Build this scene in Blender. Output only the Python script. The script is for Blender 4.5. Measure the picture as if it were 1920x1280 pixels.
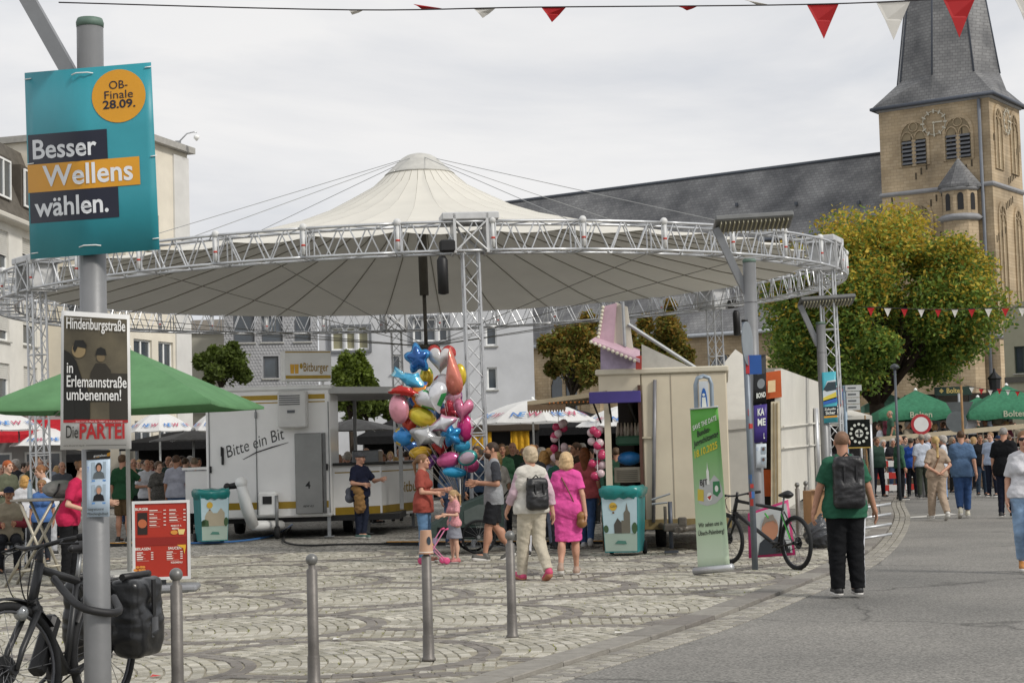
import bpy, math, random
import numpy as np
from mathutils import Vector, Matrix, Euler

random.seed(7)
for o in list(bpy.data.objects):
    bpy.data.objects.remove(o)
SC = bpy.context.scene
COL = SC.collection
R = math.radians
PI = math.pi

# ------------------------------------------------------------------ camera
F = 3200.0                                   # focal length in photograph pixels
CAM = Vector((0, 0, 1.7))
cam_data = bpy.data.cameras.new('camera')
cam_data.sensor_width = 36.0
cam_data.lens = 36.0 * F / 1920.0
cam_data.clip_start = 0.1
cam_data.clip_end = 4000
cam = bpy.data.objects.new('camera', cam_data)
COL.objects.link(cam)
CROT = (Euler((R(90 + 3.65), 0, 0)).to_matrix() @ Matrix.Rotation(R(-1.6), 3, 'Z'))
cam.matrix_world = Matrix.Translation(CAM) @ CROT.to_4x4()
SC.camera = cam

# ------------------------------------------------------------------ light
sun_dir = Vector((0.64, -0.46, 0.62)).normalized()
sd = bpy.data.lights.new('sun', 'SUN')
sd.energy = 2.1
sd.angle = R(9)
sd.color = (1.0, 0.95, 0.88)
sun = bpy.data.objects.new('sun', sd)
COL.objects.link(sun)
sun.rotation_euler = (-sun_dir).to_track_quat('-Z', 'Y').to_euler()
SC.view_settings.view_transform = 'Standard'
SC.view_settings.look = 'None'
SC.view_settings.gamma = 1.0
SC.view_settings.exposure = 0.16
world = bpy.data.worlds.new('World')
SC.world = world
world.use_nodes = True
wn = world.node_tree
wn.nodes.clear()
w_out = wn.nodes.new('ShaderNodeOutputWorld')
w_bg = wn.nodes.new('ShaderNodeBackground')
w_bg.inputs[1].default_value = 0.1
w_sky = wn.nodes.new('ShaderNodeTexSky')
w_sky.sky_type = 'NISHITA'
w_sky.sun_disc = False
w_sky.sun_elevation = math.asin(sun_dir.z)
w_sky.sun_rotation = math.atan2(sun_dir.x, sun_dir.y)
w_tc = wn.nodes.new('ShaderNodeTexCoord')
w_map = wn.nodes.new('ShaderNodeMapping')
w_map.inputs['Scale'].default_value = (1.0, 1.0, 3.2)
w_n1 = wn.nodes.new('ShaderNodeTexNoise')
w_n1.inputs['Scale'].default_value = 3.4
w_n1.inputs['Detail'].default_value = 7
w_n1.inputs['Roughness'].default_value = 0.55
w_n1.inputs['Distortion'].default_value = 0.4
w_r1 = wn.nodes.new('ShaderNodeValToRGB')     # cloud brightness
w_r1.color_ramp.elements[0].position = 0.33
w_r1.color_ramp.elements[0].color = (5.9, 6.1, 6.5, 1)
w_r1.color_ramp.elements[1].position = 0.62
w_r1.color_ramp.elements[1].color = (7.9, 7.85, 7.85, 1)
w_n2 = wn.nodes.new('ShaderNodeTexNoise')
w_n2.inputs['Scale'].default_value = 2.1
w_n2.inputs['Detail'].default_value = 5
w_r2 = wn.nodes.new('ShaderNodeValToRGB')     # how closed the cloud cover is
w_r2.color_ramp.elements[0].position = 0.30
w_r2.color_ramp.elements[0].color = (0.86, 0.86, 0.86, 1)
w_r2.color_ramp.elements[1].position = 0.55
w_r2.color_ramp.elements[1].color = (1, 1, 1, 1)
w_mix = wn.nodes.new('ShaderNodeMix')
w_mix.data_type = 'RGBA'
L = wn.links.new
L(w_tc.outputs['Generated'], w_map.inputs[0])
L(w_map.outputs[0], w_n1.inputs['Vector'])
L(w_map.outputs[0], w_n2.inputs['Vector'])
L(w_n1.outputs[0], w_r1.inputs[0])
L(w_n2.outputs[0], w_r2.inputs[0])
L(w_r2.outputs[0], w_mix.inputs[0])
L(w_sky.outputs[0], w_mix.inputs[6])
L(w_r1.outputs[0], w_mix.inputs[7])
L(w_mix.outputs[2], w_bg.inputs[0])
L(w_bg.outputs[0], w_out.inputs[0])

# ------------------------------------------------------------------ placing
def ray(px, py):
    return (CROT @ Vector(((px - 960) / F, (640 - py) / F, -1))).normalized()
def P(px, py, Y):
    """the point seen at a photograph pixel, at distance Y in front of the camera"""
    r = ray(px, py)
    return CAM + r * (Y / r.y)
def G(px, py, z=0.0):
    """the ground point seen at a photograph pixel"""
    r = ray(px, py)
    return CAM + r * ((z - CAM.z) / r.z)
def GX(px, Y, z=0.0):
    """the point of height z at distance Y in the column of pixel px"""
    lo, hi = -3000.0, 5000.0
    for _ in range(50):
        m = (lo + hi) / 2
        if P(px, m, Y).z > z: lo = m
        else: hi = m
    p = P(px, lo, Y)
    return Vector((p.x, Y, z))

# ------------------------------------------------------------------ materials
def lin(h):
    h = h.lstrip('#')
    if len(h) == 3: h = ''.join(c * 2 for c in h)
    v = [int(h[i:i + 2], 16) / 255 for i in (0, 2, 4)]
    return tuple(x / 12.92 if x <= 0.04045 else ((x + 0.055) / 1.055) ** 2.4 for x in v)
_mc = {}
def mat(col, rough=0.65, var=0.12, scale=6.0, bump=0.0, bscale=None, metal=0.0, spec=0.5, trans=0.0, coord='Object', name=None, coat=0.0, detail=4.0):
    if isinstance(col, str): col = lin(col)
    key = (tuple(round(c, 4) for c in col), rough, var, scale, bump, bscale, metal, spec, trans, coord, coat)
    if key in _mc: return _mc[key]
    m = bpy.data.materials.new(name or 'surface_%03d' % len(_mc))
    _mc[key] = m
    m.use_nodes = True
    nt = m.node_tree
    b = nt.nodes['Principled BSDF']
    b.inputs['Roughness'].default_value = rough
    b.inputs['Metallic'].default_value = metal
    b.inputs['Specular IOR Level'].default_value = spec
    b.inputs['Coat Weight'].default_value = coat
    tc = nt.nodes.new('ShaderNodeTexCoord')
    n = nt.nodes.new('ShaderNodeTexNoise')
    n.inputs['Scale'].default_value = scale
    n.inputs['Detail'].default_value = detail
    n.inputs['Roughness'].default_value = 0.6
    nt.links.new(tc.outputs[coord], n.inputs['Vector'])
    rp = nt.nodes.new('ShaderNodeValToRGB')
    rp.color_ramp.elements[0].position = 0.3
    rp.color_ramp.elements[1].position = 0.72
    rp.color_ramp.elements[0].color = (*[max(0, c * (1 - var)) for c in col], 1)
    rp.color_ramp.elements[1].color = (*[min(1, c * (1 + var)) for c in col], 1)
    nt.links.new(n.outputs[0], rp.inputs[0])
    nt.links.new(rp.outputs[0], b.inputs['Base Color'])
    if bump:
        n2 = nt.nodes.new('ShaderNodeTexNoise')
        n2.inputs['Scale'].default_value = bscale or scale * 5
        n2.inputs['Detail'].default_value = 3
        nt.links.new(tc.outputs[coord], n2.inputs['Vector'])
        bp = nt.nodes.new('ShaderNodeBump')
        bp.inputs['Strength'].default_value = bump
        bp.inputs['Distance'].default_value = 0.02
        nt.links.new(n2.outputs[0], bp.inputs['Height'])
        nt.links.new(bp.outputs[0], b.inputs['Normal'])
    if trans:
        tr = nt.nodes.new('ShaderNodeBsdfTranslucent')
        nt.links.new(rp.outputs[0], tr.inputs[0])
        mx = nt.nodes.new('ShaderNodeMixShader')
        mx.inputs[0].default_value = trans
        out = nt.nodes['Material Output']
        nt.links.new(b.outputs[0], mx.inputs[1])
        nt.links.new(tr.outputs[0], mx.inputs[2])
        nt.links.new(mx.outputs[0], out.inputs[0])
    return m
def cloth(col, rough=0.85): return mat(col, rough, 0.2, 7, 0.7, 16, spec=0.2)
def paint(col, rough=0.45): return mat(col, rough, 0.07, 3.5, 0.04, 30)
def prnt(col): return mat(col, 0.45, 0.06, 3, 0.12, 5)

STEEL = mat('#8d8f90', 0.42, 0.12, 5, 0.05, 40, metal=0.55)
ALU = mat('#c4c6c8', 0.38, 0.1, 8, 0.04, 50, metal=0.6)
GALV = mat('#9a9d9f', 0.5, 0.16, 9, 0.05, 60, metal=0.4)
BLACK = mat('#141416', 0.5, 0.2, 12)
RUBBER = mat('#17181a', 0.8, 0.2, 20, 0.1, 90)
WHITEP = paint('#ecedeb')
DARKGLASS = mat('#1c2226', 0.08, 0.3, 1.2, spec=0.8)
PANE = mat('#39424a', 0.07, 0.45, 0.6, spec=0.9)
SLATE = None

# ------------------------------------------------------------------ mesh building
class MB:
    def __init__(s): s.v = []; s.f = []; s.m = []; s.cm = 0; s.sm = []; s.smooth = False
    def add(s, vs, fs, M=None):
        b = len(s.v)
        if M is not None: vs = [M @ Vector(v) for v in vs]
        s.v += [tuple(v) for v in vs]
        for f in fs:
            s.f.append(tuple(i + b for i in f)); s.m.append(s.cm); s.sm.append(s.smooth)
        return s
    def box(s, c, d, rz=0.0, M=None, bev=0.0):
        x, y, z = d[0] / 2, d[1] / 2, d[2] / 2
        if bev > 0:
            e = min(bev, x * .9, y * .9, z * .9)
            pts = []
            for sx in (-1, 1):
                for sy in (-1, 1):
                    for sz in (-1, 1):
                        pts += [(sx * x, sy * (y - e), sz * (z - e)), (sx * (x - e), sy * y, sz * (z - e)), (sx * (x - e), sy * (y - e), sz * z)]
            vs = [Vector(p) for p in pts]
            def ix(sx, sy, sz, k): return (((sx > 0) * 2 + (sy > 0)) * 2 + (sz > 0)) * 3 + k
            fs = []
            for q in (-1, 1):
                fs.append([ix(q, a, b, 0) for a, b in ((-1, -1), (1, -1), (1, 1), (-1, 1))][::q])
                fs.append([ix(a, q, b, 1) for a, b in ((-1, -1), (1, -1), (1, 1), (-1, 1))][::-q])
                fs.append([ix(a, b, q, 2) for a, b in ((-1, -1), (1, -1), (1, 1), (-1, 1))][::q])
            for a in (-1, 1):
                for b in (-1, 1):
                    fs.append([ix(a, b, -1, 0), ix(a, b, 1, 0), ix(a, b, 1, 1), ix(a, b, -1, 1)])
                    fs.append([ix(a, -1, b, 0), ix(a, 1, b, 0), ix(a, 1, b, 2), ix(a, -1, b, 2)])
                    fs.append([ix(-1, a, b, 1), ix(1, a, b, 1), ix(1, a, b, 2), ix(-1, a, b, 2)])
                    for c_ in (-1, 1): fs.append([ix(a, b, c_, k) for k in (0, 1, 2)])
        else:
            vs = [Vector((sx * x, sy * y, sz * z)) for sx in (-1, 1) for sy in (-1, 1) for sz in (-1, 1)]
            fs = [(0, 1, 3, 2), (4, 6, 7, 5), (0, 4, 5, 1), (2, 3, 7, 6), (0, 2, 6, 4), (1, 5, 7, 3)]
        rm = Matrix.Rotation(rz, 3, 'Z') if rz else None
        vs = [(rm @ v if rm else v) + Vector(c) for v in vs]
        return s.add(vs, fs, M)
    def tube(s, p0, p1, r0, r1=None, n=8, caps=True):
        p0, p1 = Vector(p0), Vector(p1)
        r1 = r0 if r1 is None else r1
        d = p1 - p0
        if d.length < 1e-6: return s
        q = d.normalized().to_track_quat('Z', 'Y')
        vs = []
        for p, r in ((p0, r0), (p1, r1)):
            for i in range(n):
                a = 2 * PI * i / n
                vs.append(p + q @ Vector((math.cos(a) * r, math.sin(a) * r, 0)))
        fs = [(i, (i + 1) % n, n + (i + 1) % n, n + i) for i in range(n)]
        sm, s.smooth = s.smooth, n > 6
        s.add(vs, fs)
        s.smooth = sm
        if caps:
            b = len(s.v) - 2 * n
            s.f += [tuple(b + i for i in range(n))[::-1], tuple(b + n + i for i in range(n))]
            s.m += [s.cm] * 2; s.sm += [False] * 2
        return s
    def path(s, pts, r, n=6, closed=False):
        pts = [Vector(p) for p in pts]
        k = len(pts)
        rs = r if isinstance(r, (list, tuple)) else [r] * k
        vs = []
        up = None
        for i, p in enumerate(pts):
            a = pts[(i - 1) % k] if (closed or i > 0) else p
            b = pts[(i + 1) % k] if (closed or i < k - 1) else p
            t = (b - a).normalized()
            if up is None:
                up = t.orthogonal().normalized()
            up = (up - t * up.dot(t))
            up = up.normalized() if up.length > 1e-6 else t.orthogonal().normalized()
            w = t.cross(up)
            for j in range(n):
                ang = 2 * PI * j / n
                vs.append(p + (up * math.cos(ang) + w * math.sin(ang)) * rs[i])
        fs = []
        for i in range(k if closed else k - 1):
            for j in range(n):
                a0, a1 = i * n + j, i * n + (j + 1) % n
                b0, b1 = ((i + 1) % k) * n + j, ((i + 1) % k) * n + (j + 1) % n
                fs.append((a0, a1, b1, b0))
        if not closed:
            fs.append(tuple(range(n))[::-1]); fs.append(tuple((k - 1) * n + j for j in range(n)))
        sm, s.smooth = s.smooth, True
        s.add(vs, fs)
        s.smooth = sm
        return s
    def lathe(s, prof, n=16, M=None, sx=1.0, sy=1.0, smooth=True):
        vs = []
        for (r, z) in prof:
            for i in range(n):
                a = 2 * PI * i / n
                vs.append(Vector((math.cos(a) * r * sx, math.sin(a) * r * sy, z)))
        fs = []
        for k in range(len(prof) - 1):
            for i in range(n):
                fs.append((k * n + i, k * n + (i + 1) % n, (k + 1) * n + (i + 1) % n, (k + 1) * n + i))
        fs.append(tuple(range(n))[::-1]); fs.append(tuple((len(prof) - 1) * n + i for i in range(n)))
        sm, s.smooth = s.smooth, smooth
        s.add(vs, fs, M)
        s.smooth = sm
        return s
    def ball(s, c, r, n=12, k=8, M=None):
        r = r if isinstance(r, (tuple, list)) else (r, r, r)
        prof = []
        T = Matrix.Translation(Vector(c)) @ Matrix.Diagonal((r[0], r[1], r[2], 1))
        for i in range(k + 1):
            a = -PI / 2 + PI * i / k
            prof.append((max(math.cos(a), 1e-3), math.sin(a)))
        return s.lathe(prof, n, (M @ T) if M else T)
    def prism(s, poly, M, t):
        """polygon in local xy extruded t along local z, placed by M"""
        n = len(poly)
        vs = [Vector((x, y, 0)) for x, y in poly] + [Vector((x, y, t)) for x, y in poly]
        fs = [tuple(range(n))[::-1], tuple(range(n, 2 * n))] + [(i, (i + 1) % n, n + (i + 1) % n, n + i) for i in range(n)]
        return s.add(vs, fs, M)
    def quad(s, a, b, c, d): return s.add([a, b, c, d], [(0, 1, 2, 3)])
    def build(s, name, mats, parent=None, smooth=None):
        me = bpy.data.meshes.new(name)
        me.from_pydata(s.v, [], s.f)
        mats = mats if isinstance(mats, (list, tuple)) else [mats]
        for m in mats: me.materials.append(m)
        if len(mats) > 1: me.polygons.foreach_set('material_index', s.m)
        sm = [bool(smooth)] * len(s.f) if smooth is not None else s.sm
        me.polygons.foreach_set('use_smooth', sm)
        me.update()
        return link(name, me, parent)
def link(name, me, parent=None):
    o = bpy.data.objects.new(name, me)
    COL.objects.link(o)
    if parent is not None: o.parent = parent
    return o
def tag(o, label, cat, group=None):
    o['label'] = label; o['category'] = cat
    if group: o['group'] = group
    return o
def thing(name, label, cat, loc=(0, 0, 0), rz=0.0, group=None, scale=1.0):
    o = bpy.data.objects.new(name, None)
    o.empty_display_size = 0.1
    COL.objects.link(o)
    o.location = loc; o.rotation_euler = (0, 0, rz)
    if scale != 1.0: o.scale = (scale,) * 3
    return tag(o, label, cat, group)
def struct(o, kind='structure'):
    o['kind'] = kind; return o
def copy_tree(root, loc=None, rz=None, label=None):
    def rec(o, par):
        c = o.copy(); COL.objects.link(c)
        if par is not None:
            c.parent = par
        for ch in o.children: rec(ch, c)
        return c
    r = rec(root, None)
    if loc is not None: r.location = loc
    if rz is not None: r.rotation_euler = (0, 0, rz)
    if label: r['label'] = label
    return r
def frameM(o, x, up):
    """matrix with local x along x, local y along up, local z towards the viewer side"""
    x = Vector(x).normalized(); up = Vector(up)
    up = (up - x * up.dot(x)).normalized()
    z = x.cross(up)
    M = Matrix((x, up, z)).transposed().to_4x4()
    M.translation = Vector(o)
    return M
FACE = lambda o: frameM(o, (1, 0, 0), (0, 0, 1))      # faces -Y (towards the camera)

_tc = {}
def text_mesh(txt, bold=0.0, shear=0.0, spacing=1.0):
    key = (txt, bold, shear, spacing)
    if key in _tc: return _tc[key]
    cu = bpy.data.curves.new('t', 'FONT')
    cu.body = txt
    cu.size = 1.0
    cu.offset = bold
    cu.shear = shear
    cu.space_character = spacing
    cu.resolution_u = 3
    ob = bpy.data.objects.new('t', cu)
    COL.objects.link(ob)
    dg = bpy.context.evaluated_depsgraph_get()
    dg.update()
    me = bpy.data.meshes.new_from_object(ob.evaluated_get(dg))
    vs = [tuple(v.co) for v in me.vertices]
    fs = [tuple(p.vertices) for p in me.polygons]
    bpy.data.objects.remove(ob); bpy.data.curves.remove(cu); bpy.data.meshes.remove(me)
    x0 = min(v[0] for v in vs); x1 = max(v[0] for v in vs)
    vs = [(v[0] - x0, v[1]) for v in vs]
    _tc[key] = (vs, fs, x1 - x0)
    return _tc[key]
def text(txt, m, parent, fn, x, y, size, width=None, bold=0.0, align='l', shear=0.0, rot=0.0, name='lettering', spacing=1.0):
    """fn maps flat (x, y) on the carrier to a 3D point; size = letter size, width squeezes the line to that length"""
    vs, fs, w = text_mesh(txt, bold, shear, spacing)
    kx = size if width is None else width / w
    off = {'l': 0, 'c': -0.5 * w * kx, 'r': -w * kx}[align]
    cr, sr = math.cos(rot), math.sin(rot)
    out = []
    for a, b in vs:
        u, v = a * kx + off, b * size
        out.append(fn(x + u * cr - v * sr, y + u * sr + v * cr))
    mb = MB(); mb.add(out, fs)
    return mb.build(name, m, parent)
def planefn(M, lift=0.004):
    return lambda x, y: M @ Vector((x, y, lift))
def flat(poly, m, parent, fn, name):
    mb = MB(); mb.add([fn(x, y) for x, y in poly], [tuple(range(len(poly)))])
    return mb.build(name, m, parent)
def circ(cx, cy, r, n=28, ry=None): return [(cx + r * math.cos(2 * PI * i / n), cy + (ry or r) * math.sin(2 * PI * i / n)) for i in range(n)]
def rect(x0, y0, x1, y1): return [(x0, y0), (x1, y0), (x1, y1), (x0, y1)]
# ------------------------------------------------------------------ soft bodies from distance fields
def surfnet(Fd, org, h):
    nx, ny, nz = Fd.shape
    s = Fd < 0
    cs = [(dx, dy, dz) for dx in (0, 1) for dy in (0, 1) for dz in (0, 1)]
    sl = lambda A, c: A[c[0]:nx - 1 + c[0], c[1]:ny - 1 + c[1], c[2]:nz - 1 + c[2]]
    cnt = sum(sl(s, c).astype(np.int8) for c in cs)
    act = (cnt > 0) & (cnt < 8)
    ai = np.argwhere(act)
    if len(ai) == 0: return np.zeros((0, 3)), np.zeros((0, 4), int)
    idx = -np.ones(act.shape, np.int64)
    idx[act] = np.arange(len(ai))
    pos = np.zeros((len(ai), 3)); num = np.zeros(len(ai))
    vals = {c: Fd[ai[:, 0] + c[0], ai[:, 1] + c[1], ai[:, 2] + c[2]] for c in cs}
    for c in cs:
        for ax in range(3):
            if c[ax] == 0:
                e = list(c); e[ax] = 1; e = tuple(e)
                a, b = vals[c], vals[e]
                m = (a < 0) != (b < 0)
                t = np.where(m, a / np.where(m, a - b, 1), 0)
                p = np.tile(np.array(c, float), (len(ai), 1)); p[:, ax] = t
                pos[m] += p[m]; num[m] += 1
    pos = (ai + pos / num[:, None]) * h + org
    faces = []
    for ax in range(3):
        o1, o2 = [(1, 2), (2, 0), (0, 1)][ax]
        lo = [slice(1, n - 1) for n in (nx, ny, nz)]; lo[ax] = slice(0, (nx, ny, nz)[ax] - 1)
        hi = list(lo); hi[ax] = slice(1, (nx, ny, nz)[ax])
        A, B = s[tuple(lo)], s[tuple(hi)]
        off = np.array([l.start for l in lo])
        for flip, msk in ((False, A & ~B), (True, ~A & B)):
            e = np.argwhere(msk)
            if len(e) == 0: continue
            e = e + off
            q = []
            for d1, d2 in ((-1, -1), (0, -1), (0, 0), (-1, 0)):
                g = e.copy(); g[:, o1] += d1; g[:, o2] += d2
                q.append(idx[g[:, 0], g[:, 1], g[:, 2]])
            q = np.stack(q, 1)
            faces.append(q[:, ::-1] if flip else q)
    f = np.concatenate(faces) if faces else np.zeros((0, 4), int)
    return pos, f[(f >= 0).all(1)]
def prim_d(p, X, Y, Z):
    if p['t'] == 'c':
        a, b, ra, rb, fl = p['a'], p['b'], p['ra'], p['rb'], p.get('fl', 1.0)
        ax, ay, az = a; bx, by, bz = b
        ay /= fl; by /= fl
        yy = Y / fl
        bax, bay, baz = bx - ax, by - ay, bz - az
        L2 = bax * bax + bay * bay + baz * baz + 1e-9
        pr = ((X - ax) * bax + (yy - ay) * bay + (Z - az) * baz) / L2
        t = np.clip(pr, 0, 1)
        d = np.sqrt((X - ax - t * bax) ** 2 + (yy - ay - t * bay) ** 2 + (Z - az - t * baz) ** 2) - (ra + (rb - ra) * t)
        if p.get('cut'): d = np.maximum(d, (pr - 1) * math.sqrt(L2))
        return d
    c, r = p['c'], p['r']
    if p['t'] == 'b':
        q = [np.abs(A - c[i]) - (r[i] - p['rad']) for i, A in enumerate((X, Y, Z))]
        return np.sqrt(sum(np.maximum(v, 0) ** 2 for v in q)) + np.minimum(np.maximum(np.maximum(q[0], q[1]), q[2]), 0) - p['rad']
    k = np.sqrt(((X - c[0]) / r[0]) ** 2 + ((Y - c[1]) / r[1]) ** 2 + ((Z - c[2]) / r[2]) ** 2)
    return (k - 1) * min(r)
def cap(a, b, ra, rb=None, fl=1.0, cut=False, k=None): return dict(t='c', a=tuple(a), b=tuple(b), ra=ra, rb=ra if rb is None else rb, fl=fl, cut=cut, k=k)
def ell(c, r, k=None): return dict(t='e', c=tuple(c), r=tuple(r), k=k)
def rbox(c, r, rad, k=None): return dict(t='b', c=tuple(c), r=tuple(r), rad=rad, k=k)
def sdf(prims, h, k=0.03, subs=(), zmin=None, wrinkle=0.0, seed=0.0):
    lo = np.array([1e9] * 3); hi = -lo
    for p in prims:
        if p['t'] == 'c':
            r = max(p['ra'], p['rb'])
            for q in (p['a'], p['b']):
                lo = np.minimum(lo, np.array(q) - r); hi = np.maximum(hi, np.array(q) + r)
        else:
            lo = np.minimum(lo, np.array(p['c']) - p['r']); hi = np.maximum(hi, np.array(p['c']) + p['r'])
    m = 2.5 * h + wrinkle + 0.012
    lo -= m; hi += m
    n = np.ceil((hi - lo) / h).astype(int) + 1
    X, Y, Z = np.meshgrid(*[(lo[i] + np.arange(n[i]) * h).astype(np.float32) for i in range(3)], indexing='ij')
    D = None
    for p in prims:
        d = prim_d(p, X, Y, Z)
        if D is None: D = d; continue
        kk = p['k'] if p.get('k') is not None else k
        if kk <= 0: D = np.minimum(D, d)
        else:
            hh = np.clip(0.5 + 0.5 * (d - D) / kk, 0, 1)
            D = d * (1 - hh) + D * hh - kk * hh * (1 - hh)
    for p in subs: D = np.maximum(D, -prim_d(p, X, Y, Z))
    if zmin is not None: D = np.maximum(D, zmin - Z)
    if wrinkle:
        D = D + wrinkle * (np.sin(31 * X + 17 * Z + 9 * np.sin(11 * Z + seed) + seed) * np.sin(23 * Z - 19 * X + 13 * Y + seed * 2) + 0.6 * np.sin(55 * Z + 30 * Y - 21 * X + seed))
    return surfnet(D, lo, h)
class SM:
    """collects pieces (verts, quads, material) into one mesh"""
    def __init__(s): s.v = []; s.f = []; s.m = []; s.n = 0
    def add(s, vf, mi=0, M=None):
        v, f = vf
        if len(v) == 0: return
        if M is not None:
            A = np.array(M)
            v = v @ A[:3, :3].T + A[:3, 3]
            if np.linalg.det(A[:3, :3]) < 0: f = f[:, ::-1]
        s.v.append(v); s.f.append(f + s.n); s.m.append(np.full(len(f), mi)); s.n += len(v)
    def mesh(s, name, mats):
        v = np.concatenate(s.v); f = np.concatenate(s.f); m = np.concatenate(s.m)
        me = bpy.data.meshes.new(name)
        me.vertices.add(len(v)); me.vertices.foreach_set('co', v.astype(np.float32).ravel())
        me.loops.add(f.size); me.loops.foreach_set('vertex_index', f.astype(np.int32).ravel())
        me.polygons.add(len(f)); me.polygons.foreach_set('loop_start', np.arange(0, f.size, 4, dtype=np.int32))
        try: me.polygons.foreach_set('loop_total', np.full(len(f), 4, np.int32))
        except Exception: pass
        for a in mats: me.materials.append(a)
        me.polygons.foreach_set('material_index', m.astype(np.int32))
        me.polygons.foreach_set('use_smooth', np.ones(len(f), bool))
        me.update(calc_edges=True)
        return me
_tmpl = {}
def head_parts(h):
    if ('head', h) not in _tmpl:
        base = [ell((0, .012, .03), (.074, .094, .086)), ell((0, -.03, -.048), (.056, .06, .066)), ell((0, -.07, -.09), (.02, .018, .018)),
                cap((-.03, -.076, .03), (.03, -.076, .03), .012), cap((0, -.088, .012), (0, -.108, -.024), .009, .014, k=.012),
                ell((.038, -.06, -.025), (.022, .024, .024)), ell((-.038, -.06, -.025), (.022, .024, .024)),
                ell((.079, .012, -.004), (.011, .02, .032), k=.008), ell((-.079, .012, -.004), (.011, .02, .032), k=.008),
                cap((0, .022, -.06), (0, .034, -.17), .056, .06)]
        subs = [ell((.032, -.1, .012), (.017, .02, .011)), ell((-.032, -.1, .012), (.017, .02, .011))]
        sk = sdf(base, h, .025, subs)
        hh = min(h, .006)
        ey = [sdf([ell((x, -.081, .011), (.013, .011, .0075))], hh) for x in (.032, -.032)]
        lp = sdf([cap((-.018, -.09, -.053), (.018, -.09, -.053), .007), ell((0, -.094, -.053), (.014, .008, .008))], hh, .01)
        br = [sdf([cap((s * .016, -.092, .03), (s * .044, -.083, .031), .005)], hh) for s in (1, -1)]
        _tmpl[('head', h)] = (sk, ey, lp, br)
    return _tmpl[('head', h)]
def hand_part(h):
    """left hand, wrist at the origin, fingers down -Z, palm towards -X, thumb forward -Y"""
    if ('hand', h) not in _tmpl:
        pr = [cap((0, 0, .01), (0, 0, -.03), .026, .03, fl=1.25), ell((0, -.004, -.06), (.016, .042, .045))]
        for y, l, c in ((-.03, .068, .4), (-.010, .078, .5), (.011, .072, .6), (.031, .055, .75)):
            b0 = Vector((-.002, y, -.09)); m_ = b0 + Vector((-.006 - .015 * c, y * .12, -l * .5)); e_ = m_ + Vector((-.03 * c - .008, y * .05, -l * .46))
            pr += [cap(b0, m_, .0098, .0092, k=.006), cap(m_, e_, .0092, .0078, k=.004)]
        pr += [cap((0, -.028, -.03), (-.014, -.056, -.062), .015, .012, k=.012), cap((-.014, -.056, -.062), (-.024, -.06, -.096), .0115, .009, k=.005)]
        _tmpl[('hand', h)] = sdf(pr, h, .012)
    return _tmpl[('hand', h)]
def hair_mesh(style, h, m):
    key = ('hair', style, h, m.name)
    if key in _tmpl: return _tmpl[key]
    capp = ell((0, .018, .036), (.083, .104, .091))
    face = ell((0, -.118, -.03), (.10, .10, .098))
    z = -.05
    pr, su = [capp], [face]
    if style == 'short': pass
    elif style == 'thin': pr = [ell((0, .02, .02), (.08, .1, .08))]; su = [face, ell((0, -.06, .1), (.06, .11, .06))]
    elif style == 'crop': pr = [ell((0, .016, .033), (.078, .098, .088))]; z = -.03
    elif style == 'bob':
        pr = [capp, ell((0, .03, -.02), (.104, .104, .118)), ell((0, .05, -.09), (.1, .075, .05))]
        su = [ell((0, -.13, -.06), (.084, .105, .125))]; z = -.135
    elif style == 'fluffy':
        pr = [ell((0, .022, .035), (.097, .115, .1)), ell((0, .06, -.03), (.085, .07, .07))]; z = -.085
    elif style == 'long':
        pr = [capp, ell((0, .05, -.03), (.098, .085, .12)), cap((0, .075, -.05), (0, .085, -.26), .085, .055, fl=.55)]
        su = [ell((0, -.13, -.06), (.084, .105, .125))]; z = -.33
    elif style == 'pony':
        pr = [capp, cap((0, .11, .04), (0, .15, -.03), .024, .032, k=.01), cap((0, .15, -.03), (0, .125, -.22), .03, .012, k=.01)]; z = -.26
    elif style == 'braid':
        pr = [capp] + [ell((0, .1 + .012 * math.sin(i), .0 - .045 * i), (.03, .028, .032), k=.008) for i in range(8)]; z = -.36
    elif style == 'bun':
        pr = [capp, ell((0, .115, .06), (.038, .036, .036), k=.008)]
    elif style == 'flatcap':
        pr = [ell((0, .015, .066), (.092, .112, .05)), ell((0, -.085, .048), (.066, .06, .014), k=.01), cap((0, .01, .05), (0, .01, .03), .09, .086)]; su = []; z = .025
    elif style == 'cap':
        pr = [ell((0, .014, .05), (.086, .106, .08)), ell((0, -.12, .036), (.064, .07, .009), k=.008)]; su = []; z = .028
    a = SM(); a.add(sdf(pr, h, .03, su, zmin=z, wrinkle=.0025 if style not in ('cap', 'flatcap', 'crop') else 0))
    _tmpl[key] = a.mesh('hair', [m])
    return _tmpl[key]
def hairmat(c): return mat(c, 0.55, 0.3, 22, 0.3, 70, spec=0.3)
SKINS = ['#bd9079', '#b0836b', '#c9a18a', '#a3765c']
def skinmat(i): return mat(SKINS[i % 4], 0.55, 0.1, 14, 0.05, 120, spec=0.35)
EYE = mat('#2a2522', 0.2, 0.1, 30); BROW = mat('#4a3828', 0.8, 0.2, 60)
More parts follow.
